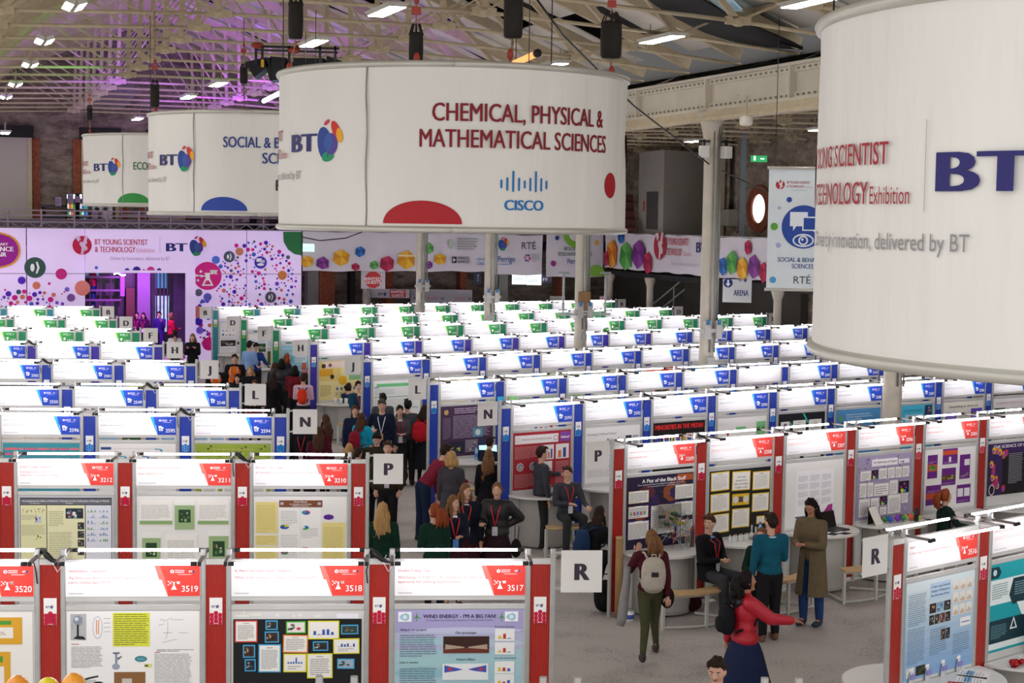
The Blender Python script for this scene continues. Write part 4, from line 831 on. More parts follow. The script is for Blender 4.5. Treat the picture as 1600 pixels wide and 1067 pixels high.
def d3204(g, w, h, y, o):
    rg = random.Random(4); g.rect(w*.3, 0, w*.7, h*.8, y, 0, '#1d1b22')
    for i in range(16): a, b = rg.uniform(.05, .45), rg.uniform(.1, h-.06); g.disc(a, b, .045, y-.0004*(i+1), 0, rg.choice(('#e0862a', '#c23a6a', '#e8b42c')), rz=.06, n=12); g.disc(a-.01, b-.015, .028, y-.0004*(i+1)-.0002, 0, '#8a3aa5', n=10)
    Y = y-.008; g.text('THE SCIENCE OF LAVA', w*.5, h*.91, .05, Y, 0, '#f2edf7', 'c', .015, w=w*.8); para(g, w*.42, h*.2, w*.3, h*.6, Y, 18, '#9a97a5'); g.rect(w*.75, h*.55, w*.22, h*.2, Y, 0, '#e4e2e8'); g.disc(.1, .1, .07, Y, 0, '#e9e2da', rz=.09); g.disc(.1, .1, .055, Y-.0004, 0, '#1d1b22', rz=.075)
poster('3204', 'black poster with glowing purple and orange blobs at the right edge of the red row', 1.18, .86, PW+.008, 1.93, '#3a2458', d3204)
def d3516(g, w, h, y, o):
    n = 10
    for i in range(n): 
        t = i/(n-1); c = tuple(int(a+(b-a)*t) for a, b in zip((133, 172, 214), (214, 228, 232))); g.rect(0, h*i/n, w, h/n, y, 0, '#%02x%02x%02x' % c)
    Y = y-.001; g.rect(w*.34, h*.78, w*.3, h*.17, Y, 0, '#b9d3ea')
    for j, t in enumerate(('A Year Long Chemical', 'Analysis of Pollutants in', 'the Brosnan River')): g.text(t, w*.49, h*(.90-.045*j), .022, Y-.0005, 0, '#1c2a5a', 'c', .015, w=w*.27)
    para(g, w*.04, h*.55, w*.25, h*.33, Y, 16, '#5f7488', th=.3); para(g, w*.04, h*.16, w*.25, h*.37, Y, 18, '#5f7488', th=.3); para(g, w*.36, h*.2, w*.25, h*.28, Y, 12, '#5f7488', th=.3); para(g, w*.7, h*.15, w*.26, h*.22, Y, 10, '#5f7488', th=.3)
    for i in range(3): photo(g, w*(.34+.105*i), h*.64, w*.095, h*.1, Y-.001, (BRN, ('#7fa6c4', '#3a5a6a', '#c9d9e2'), GRY)[i]); 
    for i in range(4): photo(g, w*(.34+.079*i), h*.52, w*.07, h*.1, Y-.001, (GRY, BRN, ('#5a3a3a', '#c99', '#333'), BRN)[i])
    for i in range(2): photo(g, w*(.52+.07*i), h*.34, w*.06, h*.11, Y-.001, (BRN, GRY)[i])
    for i in range(3):
        for j in range(3): g.rect(w*(.68+.1*i), h*(.82-.13*j), w*.085, h*.11, Y, 0, '#e8e6df'); bars(g, w*(.69+.1*i), h*(.83-.13*j), w*.065, h*.07, Y-.0005, (.4, .7, .5), ('#c99a6a',))
    g.rect(w*.8, h*.43, w*.16, h*.09, Y, 0, '#f2f2f2'); g.rect(w*.82, h*.465, w*.12, h*.01, Y-.0005, 0, '#3a6ab8'); g.rect(w*.03, h*.03, w*.12, h*.1, Y, 0, '#dcdcda'); photo(g, w*.17, h*.03, w*.13, h*.1, Y, ('#2c2f24', '#5a5a3a', '#3a3a2a'))
poster('3516', 'pale blue river pollution poster with small photos under sign 3516', 1.17, 1.0, PW+.012, 1.93, '#a9c4dd', d3516)
def d3515(g, w, h, y, o):
    g.rect(0, h*.82, w, h*.18, y, 0, '#1fa3ad'); g.flat([(0, h*.84), (.14, h*.84), (.19, h*.9), (.14, h*.97), (0, h*.97)], y-.0005, 0, '#113a48'); g.disc(.07, h*.905, .035, y-.001, 0, '#bcdfe3', n=12)
    g.flat([(.35, h*.62), (.42, h*.5), (w, h*.56), (w, h*.8), (.42, h*.8)], y-.0005, 0, '#123642'); g.rect(0, h*.36, w, h*.18, y, 0, '#17a0ab'); g.rect(0, h*.1, w*.6, h*.26, y, 0, '#123642'); g.flat([(.5, h*.52), (.6, h*.36), (.9, h*.3), (.8, h*.5)], y-.0008, 0, '#e9f2f3')
    g.flat([(.38, h*.22), (.52, h*.22), (.45, h*.36)], y-.0012, 0, '#e9f2f3'); g.flat([(.41, h*.235), (.49, h*.235), (.45, h*.325)], y-.0016, 0, '#123642'); para(g, .03, h*.6, .3, h*.18, y-.001, 7, '#8fa5ab'); para(g, .45, h*.6, .5, h*.16, y-.001, 6, '#7aa0a8'); para(g, .03, h*.15, .3, h*.16, y-.001, 7, '#5f8f99'); g.rect(0, 0, w, h*.03, y, 0, '#17a0ab')
poster('3515', 'teal and dark green poster with hexagon shapes under sign 3515 at the right edge', 1.18, .95, PW+.008, 1.93, '#e4eeee', d3515)
def simple(num, label, bg, cols, title=None, tcol='#333333', fn=None, h=.97, style=0):
    def d_(g, w, hh, y, o):
        if title: g.text(title, w*.5, hh*.88, .045, y-.0008, 0, tcol, 'c', .012, w=min(w*.9, .04*len(title)))
        rg = random.Random(hash_(num)); ncol = rg.choice((2, 3, 3, 4)); cw = w/ncol
        if style == 0:
            for i in range(ncol):
                z = hh*.82
                while z > .12:
                    bh = rg.uniform(.1, .24); bh = min(bh, z-.03); k = rg.random(); x = i*cw+.03
                    if k < .5: g.rect(x, z-bh, cw-.06, bh-.02, y, 0, rg.choice(cols)); para(g, x+.01, z-bh+.01, cw-.08, bh-.05, y-.0005, max(2, int(bh/.025)), '#99a0a8', th=.3)
                    elif k < .75: g.rect(x, z-bh, cw-.06, bh-.02, y, 0, '#f2f2f0'); bars(g, x+.02, z-bh+.02, cw-.1, bh-.07, y-.0005, [rg.uniform(.2, .9) for _ in range(4)], ('#4a6ab0', '#c0504a'))
                    else: photo(g, x, z-bh, cw-.06, bh-.02, y, rg.choice((GRY, BRN, GRN)))
                    z -= bh
        if fn: fn(g, w, hh, y, o)
    poster(num, label, 1.17, h, PW+.014, 1.925, bg, d_)
def f2593(g, w, h, y, o):
    g.rect(.03, h*.8, .88, h*.15, y, 0, '#f2eeee'); g.text('THE FOUL STATE OF NITRATE LEVELS', .47, h*.86, .026, y-.0005, 0, '#8a4a4a', 'c', .01, w=.6); g.rect(.95, h*.8, .2, h*.17, y, 0, '#8a4aa8'); g.text('Kahoot!', 1.05, h*.86, .04, y-.0005, 0, '#ffffff', 'c', .03, w=.17)
    g.disc(.09, h*.875, .04, y-.0006, 0, '#c9b9b9'); g.disc(.09, h*.875, .033, y-.001, 0, '#f2eeee'); g.disc(.86, h*.875, .045, y-.0006, 0, '#333333'); g.disc(.86, h*.875, .037, y-.001, 0, '#f2eeee')
    para(g, .03, h*.54, .5, h*.22, y, 12, '#d9a5a5', th=.3); g.rect(.56, h*.5, .26, h*.26, y, 0, '#f2eeee'); bars(g, .58, h*.52, .22, h*.18, y-.0005, (.5, .8, .6, .9), ('#d9743a', '#3a4a9c')); g.rect(.86, h*.5, .27, h*.26, y, 0, '#f2eeee'); bars(g, .89, h*.52, .2, h*.18, y-.0005, (.7, .95), ('#d9743a', '#3a4a9c'))
    for x in (.14, .4): g.disc(x, h*.4, .07, y, 0, '#e9e4e4'); g.disc(x, h*.4, .06, y-.0005, 0, '#8a93a5'); g.disc(x+.01, h*.39, .03, y-.001, 0, '#c9b0a0')
    g.rect(.55, h*.27, .24, h*.2, y, 0, '#f2eeee'); para(g, .03, h*.04, .45, h*.24, y, 14, '#d9a5a5', th=.3); para(g, .86, h*.04, .28, h*.42, y, 24, '#d9a5a5', th=.3)
simple('2593', 'dark red poster with a white heading and bar charts under sign 2593', '#a82a33', (), fn=f2593, style=1)
def f2592(g, w, h, y, o):
    g.text('Decreasing Childhood Obesity', .04, h*.86, .035, y, 0, '#555555', w=.62); bars(g, .42, h*.7, .12, .1, y, (.5, .9, .6), ('#c03a4a', '#3a5ab0')); bars(g, .68, h*.7, .14, .1, y, (.9, .4, .7), ('#c03a4a', '#3a5ab0')); g.rect(.86, h*.62, .13, h*.2, y, 0, '#3a3a46'); g.rect(1.02, h*.62, .12, h*.2, y, 0, '#c9ccd9'); para(g, 1.03, h*.63, .1, h*.18, y-.0005, 10, '#6a6f86'); para(g, .05, h*.6, .3, h*.15, y, 5, '#bbbbbb'); para(g, .05, .1, .9, h*.4, y, 14, '#c9c9c9')
simple('2592', 'white poster headed Decreasing Childhood Obesity', '#efefee', (), fn=f2592, style=1)
def f2591(g, w, h, y, o):
    g.text('MINORITIES IN THE MEDIA!', w*.5, h*.87, .085, y-.001, 0, '#e02a2c', 'c', .05, w=w*.93)
    for i in range(4): sheet(o, .22+.26*i, h*.62, .15, .15, y, '#f0f0f0', lambda mb, X, Z, W, H, yy: pie(mb, X+W/2, Z+H/2, W*.38, yy, ('#c9302c', '#2a62b8')), e=.002)
    for i in range(4): sheet(o, .22+.26*i, h*.42, .15, .15, y, '#f0f0f0', lambda mb, X, Z, W, H, yy: pie(mb, X+W/2, Z+H/2, W*.38, yy, ('#2a82b8', '#c9302c')), e=.002)
    photo(g, .02, h*.4, .16, .35, y, ('#3a4a8a', '#c94a4a', '#4aa05a', '#d9b92c'), n=12); photo(g, .4, h*.5, .1, .2, y, ('#d9cf5a', '#333333', '#7a9a3a')); photo(g, .66, h*.45, .1, .3, y, ('#e0b93a', '#333333', '#8a5a2a'))
simple('2591', 'black poster headed MINORITIES IN THE MEDIA! in red letters', '#14110f', (), fn=f2591, style=1)
def f2594(g, w, h, y, o):
    g.text('Climate effect on the Coffee Producer', w*.5, h*.9, .025, y, 0, '#d9c98a', 'c', .01, w=w*.55)
    for x, z in ((.04, .86), (.2, .92), (.24, .96), (.72, .92), (.78, .95), (1.02, .92), (1.08, .96), (.7, .86)): g.disc(x, z*h, .018, y, 0, '#5a2a22', rz=.014, n=10)
    for x, ww in ((.1, .25), (.42, .33), (.85, .25)): sheet(o, x, h*.5, ww, h*.24, y, '#f1f1ee', fpara(5)); sheet(o, x, h*.12, ww, h*.32, y, '#f1f1ee', fpara(7)); g.rect(x, h*.78, ww, h*.07, y, 0, '#c9d98a'); g.rect(x+.006, h*.78+.006, ww-.012, h*.07-.012, y-.0005, 0, '#93a83c')
simple('2594', 'olive green poster with coffee beans under sign 2594', '#93a83c', (), fn=f2594, style=1)
def f2595(g, w, h, y, o):
    g.rect(.02, h*.9, .16, .04, y, 0, '#2a4a8a'); g.rect(.2, h*.915, .7, .004, y, 0, '#aaaaaa'); g.rect(.02, h*.8, .9, .003, y, 0, '#bbbbbb')
    for x, z, c in ((.3, .78, '#3a9ab8'), (.45, .77, '#c07a4a'), (.65, .78, '#4a7ab8'), (.78, .76, '#8a8a8a'), (.85, .9, '#3a9ab8')): g.rect(x, h*z, .09, .015, y, 0, c); g.disc(x+.1, h*z-.01, .02, y-.0005, 0, c, n=8)
    para(g, .05, h*.3, .4, h*.35, y, 12, '#c4c4c4'); para(g, .6, h*.3, .5, h*.35, y, 12, '#c4c4c4')
simple('2595', 'white poster with a small blue heading block under sign 2595', '#eceae7', (), fn=f2595, style=1)
def f2596(g, w, h, y, o):
    rg = random.Random(2)
    for i in range(5):
        x = .03
        while x < w-.15: l = rg.uniform(.06, .2); g.rect(x, h*(.88-.09*i), l, .035, y, 0, rg.choice(('#e06a7c', '#d9788a', '#c96a8a'))); x += l+.02
simple('2596', 'turquoise cloth poster with rows of pink lettering under sign 2596', '#3d97a5', (), fn=f2596, style=1, h=.9)
simple('2597', 'white poster mostly cut by the left edge under sign 2597', '#eceae7', ('#e3e6ea',))
simple('2550', 'pale pink sheet poster behind booth 2596', '#d9c4b0', ('#e9dccd',)); simple('2549', 'tan topped poster behind booth 2595', '#d2b196', ('#8ab6d0',)); simple('2548', 'white and blue poster under sign 2548', '#e6ebee', ('#8fb9d9',))
simple('2590', 'white poster with a red map pin and green leaf boxes under sign 2590', '#eeedea', ('#cfe3c4', '#d5dcee'), fn=lambda g, w, h, y, o: (g.rect(.02, h*.45, .4, h*.42, y-.002, 0, '#f3f0ee'), g.disc(.24, h*.7, .03, y-.0026, 0, '#b04a4a', rz=.04), g.rect(.43, h*.76, .24, .06, y-.002, 0, '#7fc48a'), g.rect(.92, h*.5, .23, h*.4, y-.002, 0, '#7fc48a'), [g.disc(.98+.1*i, h*(.78-.14*j), .036, y-.003, 0, '#4a8a3a', rz=.028, n=8) for i in (0, 1) for j in (0, 1, 2)]), style=1)
def f2589(g, w, h, y, o):
    for x, z, ww, hh in ((.05, .55, .22, .3), (.36, .5, .32, .36), (.76, .5, .32, .36), (.05, .12, .5, .3), (.65, .12, .43, .3)):
        sheet(o, x, z*h, ww, hh*h, y, '#e9ebee', fpara(6)); 
    g.disc(.16, h*.76, .05, y-.006, 0, '#c9505a'); g.disc(.16, h*.76, .05, y-.0065, 0, '#2a62b8', a0=90, a1=270); g.flat([(.6, h*.99), (.64, h*.99), (.76, h*.8), (.72, h*.8)], y, 0, '#2ab8b0'); g.flat([(.28, h*.8), (.36, h*.72), (.36, h*.76), (.3, h*.84)], y, 0, '#2ab8b0')
simple('2589', 'black poster with white rounded text cards and turquoise lines under sign 2589', '#1a1c22', (), fn=f2589, style=1)
simple('2588', 'mid blue poster with a green triangle, half hidden by the nearest column', '#4f8fc4', ('#6aa5d2', '#4a86ba'), fn=lambda g, w, h, y, o: (g.flat([(.04, h*.8), (.16, h*.8), (.1, h*.93)], y-.002, 0, '#5aa84a'), para(g, .25, h*.78, .7, h*.14, y-.002, 3, '#a9cfe8'), g.disc(1.05, h*.72, .06, y-.002, 0, '#2a3040'), g.disc(1.06, h*.71, .03, y-.0026, 0, '#e0b93a')), style=1)
simple('2587', 'bright blue poster with two portrait photos under sign 2587', '#46b4d4', (), fn=lambda g, w, h, y, o: (photo(g, .02, h*.8, .15, h*.15, y-.001, BRN), photo(g, .93, h*.78, .2, h*.2, y-.001, ('#2a3a5a', '#c9a08a', '#7a3a4a')), g.text('Facial recognition for emotions', w*.5, h*.88, .025, y-.001, 0, '#1c3f6a', 'c', .01, w=.5), sheet(o, .38, h*.45, .5, h*.36, y, '#9ad4e4', fpara(5, '#c9e6ee'), paper='#a9dbe8'), sheet(o, .03, h*.4, .3, h*.3, y, '#9ad4e4', fpara(5), paper='#d5eef4'), sheet(o, .9, h*.4, .25, h*.3, y, '#e9f2f4', fpara(5))), style=1)
simple('2586', 'cream poster headed Something to chew on with purple boxes', '#e8e6d9', (), title='Something to chew on!', tcol='#2c2c2c', fn=lambda g, w, h, y, o: (sheet(o, .05, h*.42, .33, h*.36, y, '#6a4fc0', fpara(6, '#a99adf'), paper='#6a4fc0'), sheet(o, .8, h*.5, .33, h*.34, y, '#6a4fc0', fpara(6, '#a99adf'), paper='#6a4fc0'), para(g, .42, h*.3, .34, h*.45, y, 12, '#a9a99a')), style=1)
simple('2585', 'white poster with a faint pink heading at the right edge of the blue 2590s', '#eceaea', ('#e9dfe0',), title='SOMEWHAT SWEET TO BE SURE', tcol='#d9a5ad')
def f2547(g, w, h, y, o):
    para(g, .3, h*.84, .8, h*.12, y, 3, '#b9a9c0', th=.5); para(g, .05, h*.35, .18, h*.42, y, 16, '#8f7c9a', th=.4); para(g, .27, h*.35, .84, h*.46, y, 16, '#a695ae', th=.45); g.disc(.12, h*.88, .05, y, 0, '#c9a86a'); g.rect(.72, h*.36, .22, h*.18, y-.001, 0, '#5aa0b8'); g.disc(.83, h*.45, .06, y-.0015, 0, '#e9eef0', n=10)
    photo(g, .2, h*.05, .32, h*.24, y, ('#2c2a44', '#c9d83a', '#3a3a5a', '#d9e04a'), n=9); photo(g, .55, h*.07, .28, h*.24, y, ('#8a8290', '#b5a9b0', '#6a6070'), n=7); photo(g, .86, h*.07, .28, h*.24, y, ('#3a3a6a', '#8a86b0', '#2c2a4a'), n=6)
simple('2547', 'dark aubergine poster dense with text and a photo strip under sign 2547', '#4a3350', (), fn=f2547, style=1)
simple('2546', 'pale poster under sign 2546 behind the letter N board', '#dfe8ea', ('#c9dbe0',)); 
def f2422(g, w, h, y, o):
    g.rect(.08, h*.86, .95, .07, y, 0, '#79d08f'); g.rect(.02, h*.62, 1.1, .012, y, 0, '#3a9a5a'); g.rect(.02, h*.36, 1.1, .012, y, 0, '#3a9a5a'); para(g, .04, h*.66, .5, h*.16, y, 6, '#c9cfcc'); para(g, .04, h*.4, 1., h*.18, y, 6, '#d0d4d2'); g.disc(.9, h*.7, .02, y, 0, '#e0564a'); g.rect(.02, h*.84, .12, .015, y, 0, '#2a4a9a'); para(g, .04, h*.08, 1, h*.24, y, 8, '#d0d4d2')
simple('2422', 'white poster with green heading bars under sign 2422', '#eef1ef', (), fn=f2422, style=1)
simple('2421', 'cream poster edge seen under sign 2421', '#ece6c4', ('#e3dcae',)); simple('2420', 'pale poster with a green edge under sign 2420', '#dfe9df', ('#a9dca9',)); simple('2419', 'light green poster top under sign 2419', '#c9e0b5', ('#a9dca9',)); simple('2418', 'cream and green poster top under sign 2418', '#dfe2c4', ('#cfd9a9',)); simple('2417', 'poster with a red heading band under sign 2417', '#d9543a', ('#e9e6e0',)); simple('2416', 'blue topped poster under sign 2416 beside the column', '#5a86c4', ('#8aa9d9',)); simple('2415', 'lilac poster top under sign 2415', '#cdb9dc', ('#e0d4ea',))
simple('2502', 'dark poster edge under sign 2502', '#4a5560', ('#6a7a80',)); simple('2501', 'poster with colourful top edge under sign 2501', '#6a8aa0', ('#c9a08a',)); simple('2500', 'yellow and grey poster edge under sign 2500', '#c9c47a', ('#8a8a8a',))
def f2200(g, w, h, y, o):
    g.rect(0, h*.5, w*.5, h*.5, y, 0, '#ead07a'); g.rect(w*.08, h*.82, w*.6, h*.16, y-.0005, 0, '#f0dcd0'); g.disc(w*.1, h*.88, .06, y-.001, 0, '#3a3030', n=8); g.disc(w*.25, h*.9, .05, y-.001, 0, '#8a5a4a', n=8); g.rect(0, h*.62, w*.32, h*.18, y-.001, 0, '#e0a52a'); g.disc(w*.55, h*.5, .12, y-.001, 0, '#e8b42c', n=9); g.rect(w*.7, h*.5, w*.3, h*.2, y-.001, 0, '#8fc08a'); g.disc(w*.3, h*.6, .06, y-.0015, 0, '#2c2a3a', n=8)
    for i in range(6): g.rect(w*(.4+.1*i), h*.25, .05, .07, y-.001, 0, '#4a6ab0'); para(g, w*(.38+.1*i), h*.1, .08, h*.1, y-.001, 4, '#8a8a8a')
    para(g, .03, h*.1, .3, h*.3, y-.001, 9, '#b5a05a')
simple('2200', 'yellow poster with orange shapes beside the letter J board', '#efe0a0', (), fn=f2200, style=1)
def f1202(g, w, h, y, o):
    for i in range(3):
        for j in range(4): g.rect(.03+.4*i, h*(.05+.23*j), .35, h*.19, y, 0, random.Random(i*7+j).choice(('#6fb4c9', '#a5d3e0', '#4f93a8', '#d9eef2'))); para(g, .05+.4*i, h*(.07+.23*j), .3, h*.13, y-.0005, 4, '#3a6a7a', th=.3)
    g.rect(.62, h*.28, .14, h*.2, y-.001, 0, '#c9604a'); g.rect(.62, h*.05, .14, h*.2, y-.001, 0, '#e0505a')
simple('1202', 'light blue poster of small boxes behind the letter H board', '#8cc4d6', (), fn=f1202, style=1)
simple('1115', 'white poster partly behind the letter F board in the second green row', '#e4e2df', ('#f4c9c4', '#c9dcf0'))
simple('1003', 'white poster of sheets behind the letter D board in the farthest green row', '#e3e2e4', ('#f1f1f3',))
# --- objects made of the last table: framed board & hat stand in green row
# ============================================================ tables and benches
TABT = mat('white_table_laminate', '#dcdcd8', .35, vary=.02); TABB = mat('grey_table_cabinet', '#a6a49f', .5, vary=.05); WOODT = mat('birch_bench_top', '#c9a878', .45, vary=.12, vscale=4, stretch=(1, 6, 1)); FRW = mat('white_bench_frame', '#c8c9c3', .4, .2, vary=.03)
def tab_meshes():
    out = {}; n = 28; P = [(.68*math.cos(math.pi+math.pi*k/n), .66*math.sin(math.pi+math.pi*k/n)) for k in range(n+1)]
    mb = MB(); mb.prism([(x, y-.03) for x, y in P], .865, .895); out['table_top'] = mb.mesh('table_top', TABT)
    mb = MB(); Q = [(.46*math.cos(math.pi+math.pi*k/n), .46*math.sin(math.pi+math.pi*k/n)) for k in range(n+1)]; mb.prism([(x, y-.03) for x, y in Q], .03, .864); out['cabinet'] = mb.mesh('cabinet', TABB)
    mb = MB(); Q2 = [(.464*math.cos(R(a)), .464*math.sin(R(a))-.03) for a in range(236, 292, 5)]+[(.47*math.cos(R(a)), .47*math.sin(R(a))-.03) for a in range(291, 235, -5)]
    mb.prism(Q2, .08, .82); out['cabinet_door'] = mb.mesh('cabinet_door', mat('pale_cabinet_door', '#b5b3ae', .5, vary=.03))
    mb = MB(); mb.box((-.66, -.06, 0), (-.62, -.03, .865)); mb.box((.62, -.06, 0), (.66, -.03, .865)); out['support_leg'] = mb.mesh('support_leg', FRW); return out
TBM = tab_meshes()
def bench_mesh(a0, a1):
    out = {}; n = 12; A = [R(a0+(a1-a0)*k/n) for k in range(n+1)]
    mb = MB(); mb.prism([(1.16*math.cos(a), 1.16*math.sin(a)) for a in A]+[(.92*math.cos(a), .92*math.sin(a)) for a in A[::-1]], .47, .5); out['seat'] = mb.mesh('seat', WOODT)
    mb = MB(); 
    for z in (.455, .03): mb.tube([(1.12*math.cos(a), 1.12*math.sin(a), z) for a in A], .018, 4, smooth=False)
    for a in (A[0], A[-1]): mb.bar((1.12*math.cos(a), 1.12*math.sin(a), .03), (.55*math.cos(a), .55*math.sin(a), .03), .03)
    out['frame'] = mb.mesh('frame', FRW)
    mb = MB(); leg = [(A[0], 1.12), (A[len(A)//2], 1.12), (A[-1], 1.12)]
    out['legs'] = [( 1.12*math.cos(a), 1.12*math.sin(a)) for a, _ in leg]; return out
LEGM = MB().box((-.02, -.02, 0), (.02, .02, .47)).mesh('leg', FRW)
BEN = {}
def bench(num, lb, a0, a1):
    p, th, bo = BOOTHS[num]; c = p+Matrix.Rotation(th, 3, 'Z') @ Vector((PW+SGW/2, -.03, 0))
    k = (a0, a1)
    if k not in BEN: BEN[k] = bench_mesh(a0, a1)
    o = thing('curved_bench', lb, 'bench', c, th, 'curved birch benches at the tables')
    put('seat', BEN[k]['seat'], o); put('frame', BEN[k]['frame'], o)
    for x, y in BEN[k]['legs']: put('leg', LEGM, o, (x, y, 0))
def table(num, lb=None, back=False):
    p, th, bo = BOOTHS[num]; c = p+Matrix.Rotation(th, 3, 'Z') @ Vector((PW+SGW/2, 0, 0))
    o = thing('half_round_table', TLB.get(num, 'white half round table at booth %s' % num), 'table', c, th+(math.pi if back else 0), 'half round booth tables')
    for k, m_ in TBM.items(): put(k, m_, o)
TLB = dict(zip(numlist(3209, 7), ['white half round table carrying the wire contraption', 'white half round table with the flasks and vials', 'white half round table with the open laptop and leaflets', 'white half round table crowded with paper models', 'white half round table beside the red haired seated girl', 'white half round table under the second dark poster from the right edge', 'white half round table cut by the right edge of the photo']))
TLB.update({'2593': 'white half round table under the red poster with a white heading', '2592': 'white half round table under the childhood obesity poster', '2591': 'white half round table hidden under the minorities poster', '2590': 'white half round table hidden under the map pin poster', '2589': 'white half round table hidden under the turquoise lined poster', '2588': 'white half round table hidden behind the nearest column', '2547': 'white half round table with the lit laptop and water bottle', '2546': 'white half round table hidden behind the letter N board', '2422': 'white half round table behind the man with the white lanyard', '2421': 'white half round table hidden beside the letter L board', '2200': 'white half round table with clear jars by the letter J board', '1202': 'white half round table beside the letter H board', '1115': 'white half round table with the green framed display', '1003': 'white half round table with the wooden framed model', '3516': 'white half round table with the red booklet and reports, lower right', '3515': 'white half round table with red foil bundles at the right edge'})
for n in numlist(3209, 7): table(n)
for n in numlist(2593, 6)+['2547', '2546', '2422', '2421', '2200', '1202', '1115', '1003', '3516', '3515']: table(n)
o = thing('half_round_table', 'white half round table on the far side of booth 3516, left of its red panel', 'table', BOOTHS['3516'][0]+Matrix.Rotation(TRR, 3, 'Z') @ Vector((.25, .02, 0)), TRR+math.pi, 'half round booth tables')
for k, m_ in TBM.items(): put(k, m_, o)
bench('3209', 'curved birch bench nearest the walking girl with the backpack', 235, 300); bench('3208', 'curved birch bench behind the boy in the teal jumper', 235, 300); bench('3207', 'curved birch bench in front of the laptop table, behind the letter R board', 250, 312)
bench('2593', 'curved birch bench under the boy seated by the red poster', 240, 300); bench('2547', 'curved birch bench behind the blonde visitor at the laptop', 240, 300); bench('2200', 'curved birch bench under the students by the letter J board', 240, 300); bench('3206', 'curved birch bench in front of the cluttered project table', 250, 300)
# ============================================================ hanging drums
def fabric_mat():
    m = mat('stretched_white_fabric', '#dddbd6', .75, bump=.8, bscale=1.3, bd=.07, vary=.03, vscale=.8, stretch=(1.6, 1.6, .45)); return m
FAB = fabric_mat(); RIM = mat('pale_drum_rim', '#bdbbb2', .4, .4, vary=.05)
def wrapcyl(mb, r, ang0):
    """map flat print (x, y, z) onto a drum; x metres along the surface from ang0; ang 0 faces -y"""
    bm = bmesh.new(); me = mb.mesh('tmp', PRINT); bm.from_mesh(me); bpy.data.meshes.remove(me)
    xs = [v.co.x for v in bm.verts]; x = math.floor(min(xs)/.08)*.08
    while x < max(xs):
        bmesh.ops.bisect_plane(bm, geom=bm.verts[:]+bm.edges[:]+bm.faces[:], plane_co=(x, 0, 0), plane_no=(1, 0, 0), dist=1e-6); x += .08
    for v in bm.verts:
        a = ang0+v.co.x/r; rr = r+.007-(v.co.y+.022)*.6; v.co = (rr*math.sin(a), -rr*math.cos(a), v.co.z)
    out = bpy.data.meshes.new('drum_print'); bm.to_mesh(out); bm.free(); out.materials.append(PRINT); return out
def solve(px, c, r):
    best = None; az = -math.atan2(c.x, c.y)
    for k in range(-1100, 1101):
        a = k/700; p = Matrix.Rotation(az, 3, 'Z') @ Vector((r*math.sin(a), -r*math.cos(a), 0)); q = Vector((c.x+p.x, c.y+p.y, CZ))-Vector((0, 0, CZ))
        if p.x*(c.x+p.x)+p.y*(c.y+p.y) > 0: continue
        e = abs(800+FPX*q.dot(RGT)/q.dot(FWD)-px)
        if best is None or e < best[0]: best = (e, a)
    return best[1]
def drum(px, D, zt, zb, r, label, seam, arts, hoist, tilt=0):
    c = at(px, 300, Y=D); o = thing('hanging_drum', label, 'hanging sign', (c.x, c.y, 0), 0, 'hanging drums naming the categories')
    n = 120; mb = MB(); V = []; F = []; J = 14; rg = random.Random(int(px)); view = math.atan2(c.x, c.y)
    folds = [(rg.uniform(0, 6.28), rg.uniform(.04, .12), rg.uniform(.006, .022), rg.uniform(-.9, .9)) for _ in range(30)]
    for j in range(J+1):
        t = j/J; z = zb+(zt-zb)*t
        for k in range(n):
            a = 2*math.pi*k/n; off = 0
            for (a0, wd, am, sl) in folds:
                dlt = (a-a0-sl*(t-.3)+math.pi) % (2*math.pi)-math.pi; off += am*math.exp(-(dlt/wd)**2)*math.sin(math.pi*min(1, 1.25*(1-t)+.05))
            V.append(((r-off)*math.sin(a), -(r-off)*math.cos(a), z))
    for j in range(J):
        for k in range(n): F.append((j*n+k, j*n+(k+1) % n, (j+1)*n+(k+1) % n, (j+1)*n+k))
    mb.add(V, F, smooth=True)
    V2 = [(x*.995, y*.995, z) for x, y, z in V]; mb.add(V2, [f[::-1] for f in F], smooth=True); mb.build('fabric_cover', FAB, o)
    for z in (zt, zb):
        mb = MB(); P = [(r*math.sin(2*math.pi*k/n), -r*math.cos(2*math.pi*k/n), z) for k in range(n+1)]; mb.tube(P, .035, 8); mb.build('rim', RIM, o)
    mb = MB(); a = solve(seam, c, r) if seam else R(-89); rr = r+.004; mb.tube([(rr*math.sin(a+.004*math.sin(i*1.3)), -rr*math.cos(a), zb+.02+(zt-zb-.04)*i/10) for i in range(11)], .009, 5)
    mb.build('zip_seam', mat('grey_zip_tape', '#8f8c86', .6, vary=.2), o)
    zm = (zt+zb)/2
    for k in range(3): a = 2*math.pi*k/3+.5; mb = MB(); mb.tube([(r*.98*math.sin(a), r*.98*math.cos(a), zt), (r*.98*math.sin(a), r*.98*math.cos(a), 9.1)], .006, 4); mb.build('suspension_wire', BLACKP, o)
    for ang, fn in arts:
        mb = MB(); fn(mb, zm); ang = solve(ang[0], c, r)+ang[1] if isinstance(ang, tuple) else ang; put('drum_print', wrapcyl(mb, r, ang), o)
    return o, c
BTC = '#2a2768'
def a_bt(mb, zm):
    y = -.022; mb.text('BT', 0, zm-.04, .19, y, 0, BTC, bold=.045, w=.50); globe(mb, .50+.2, zm+.06, .22, y)
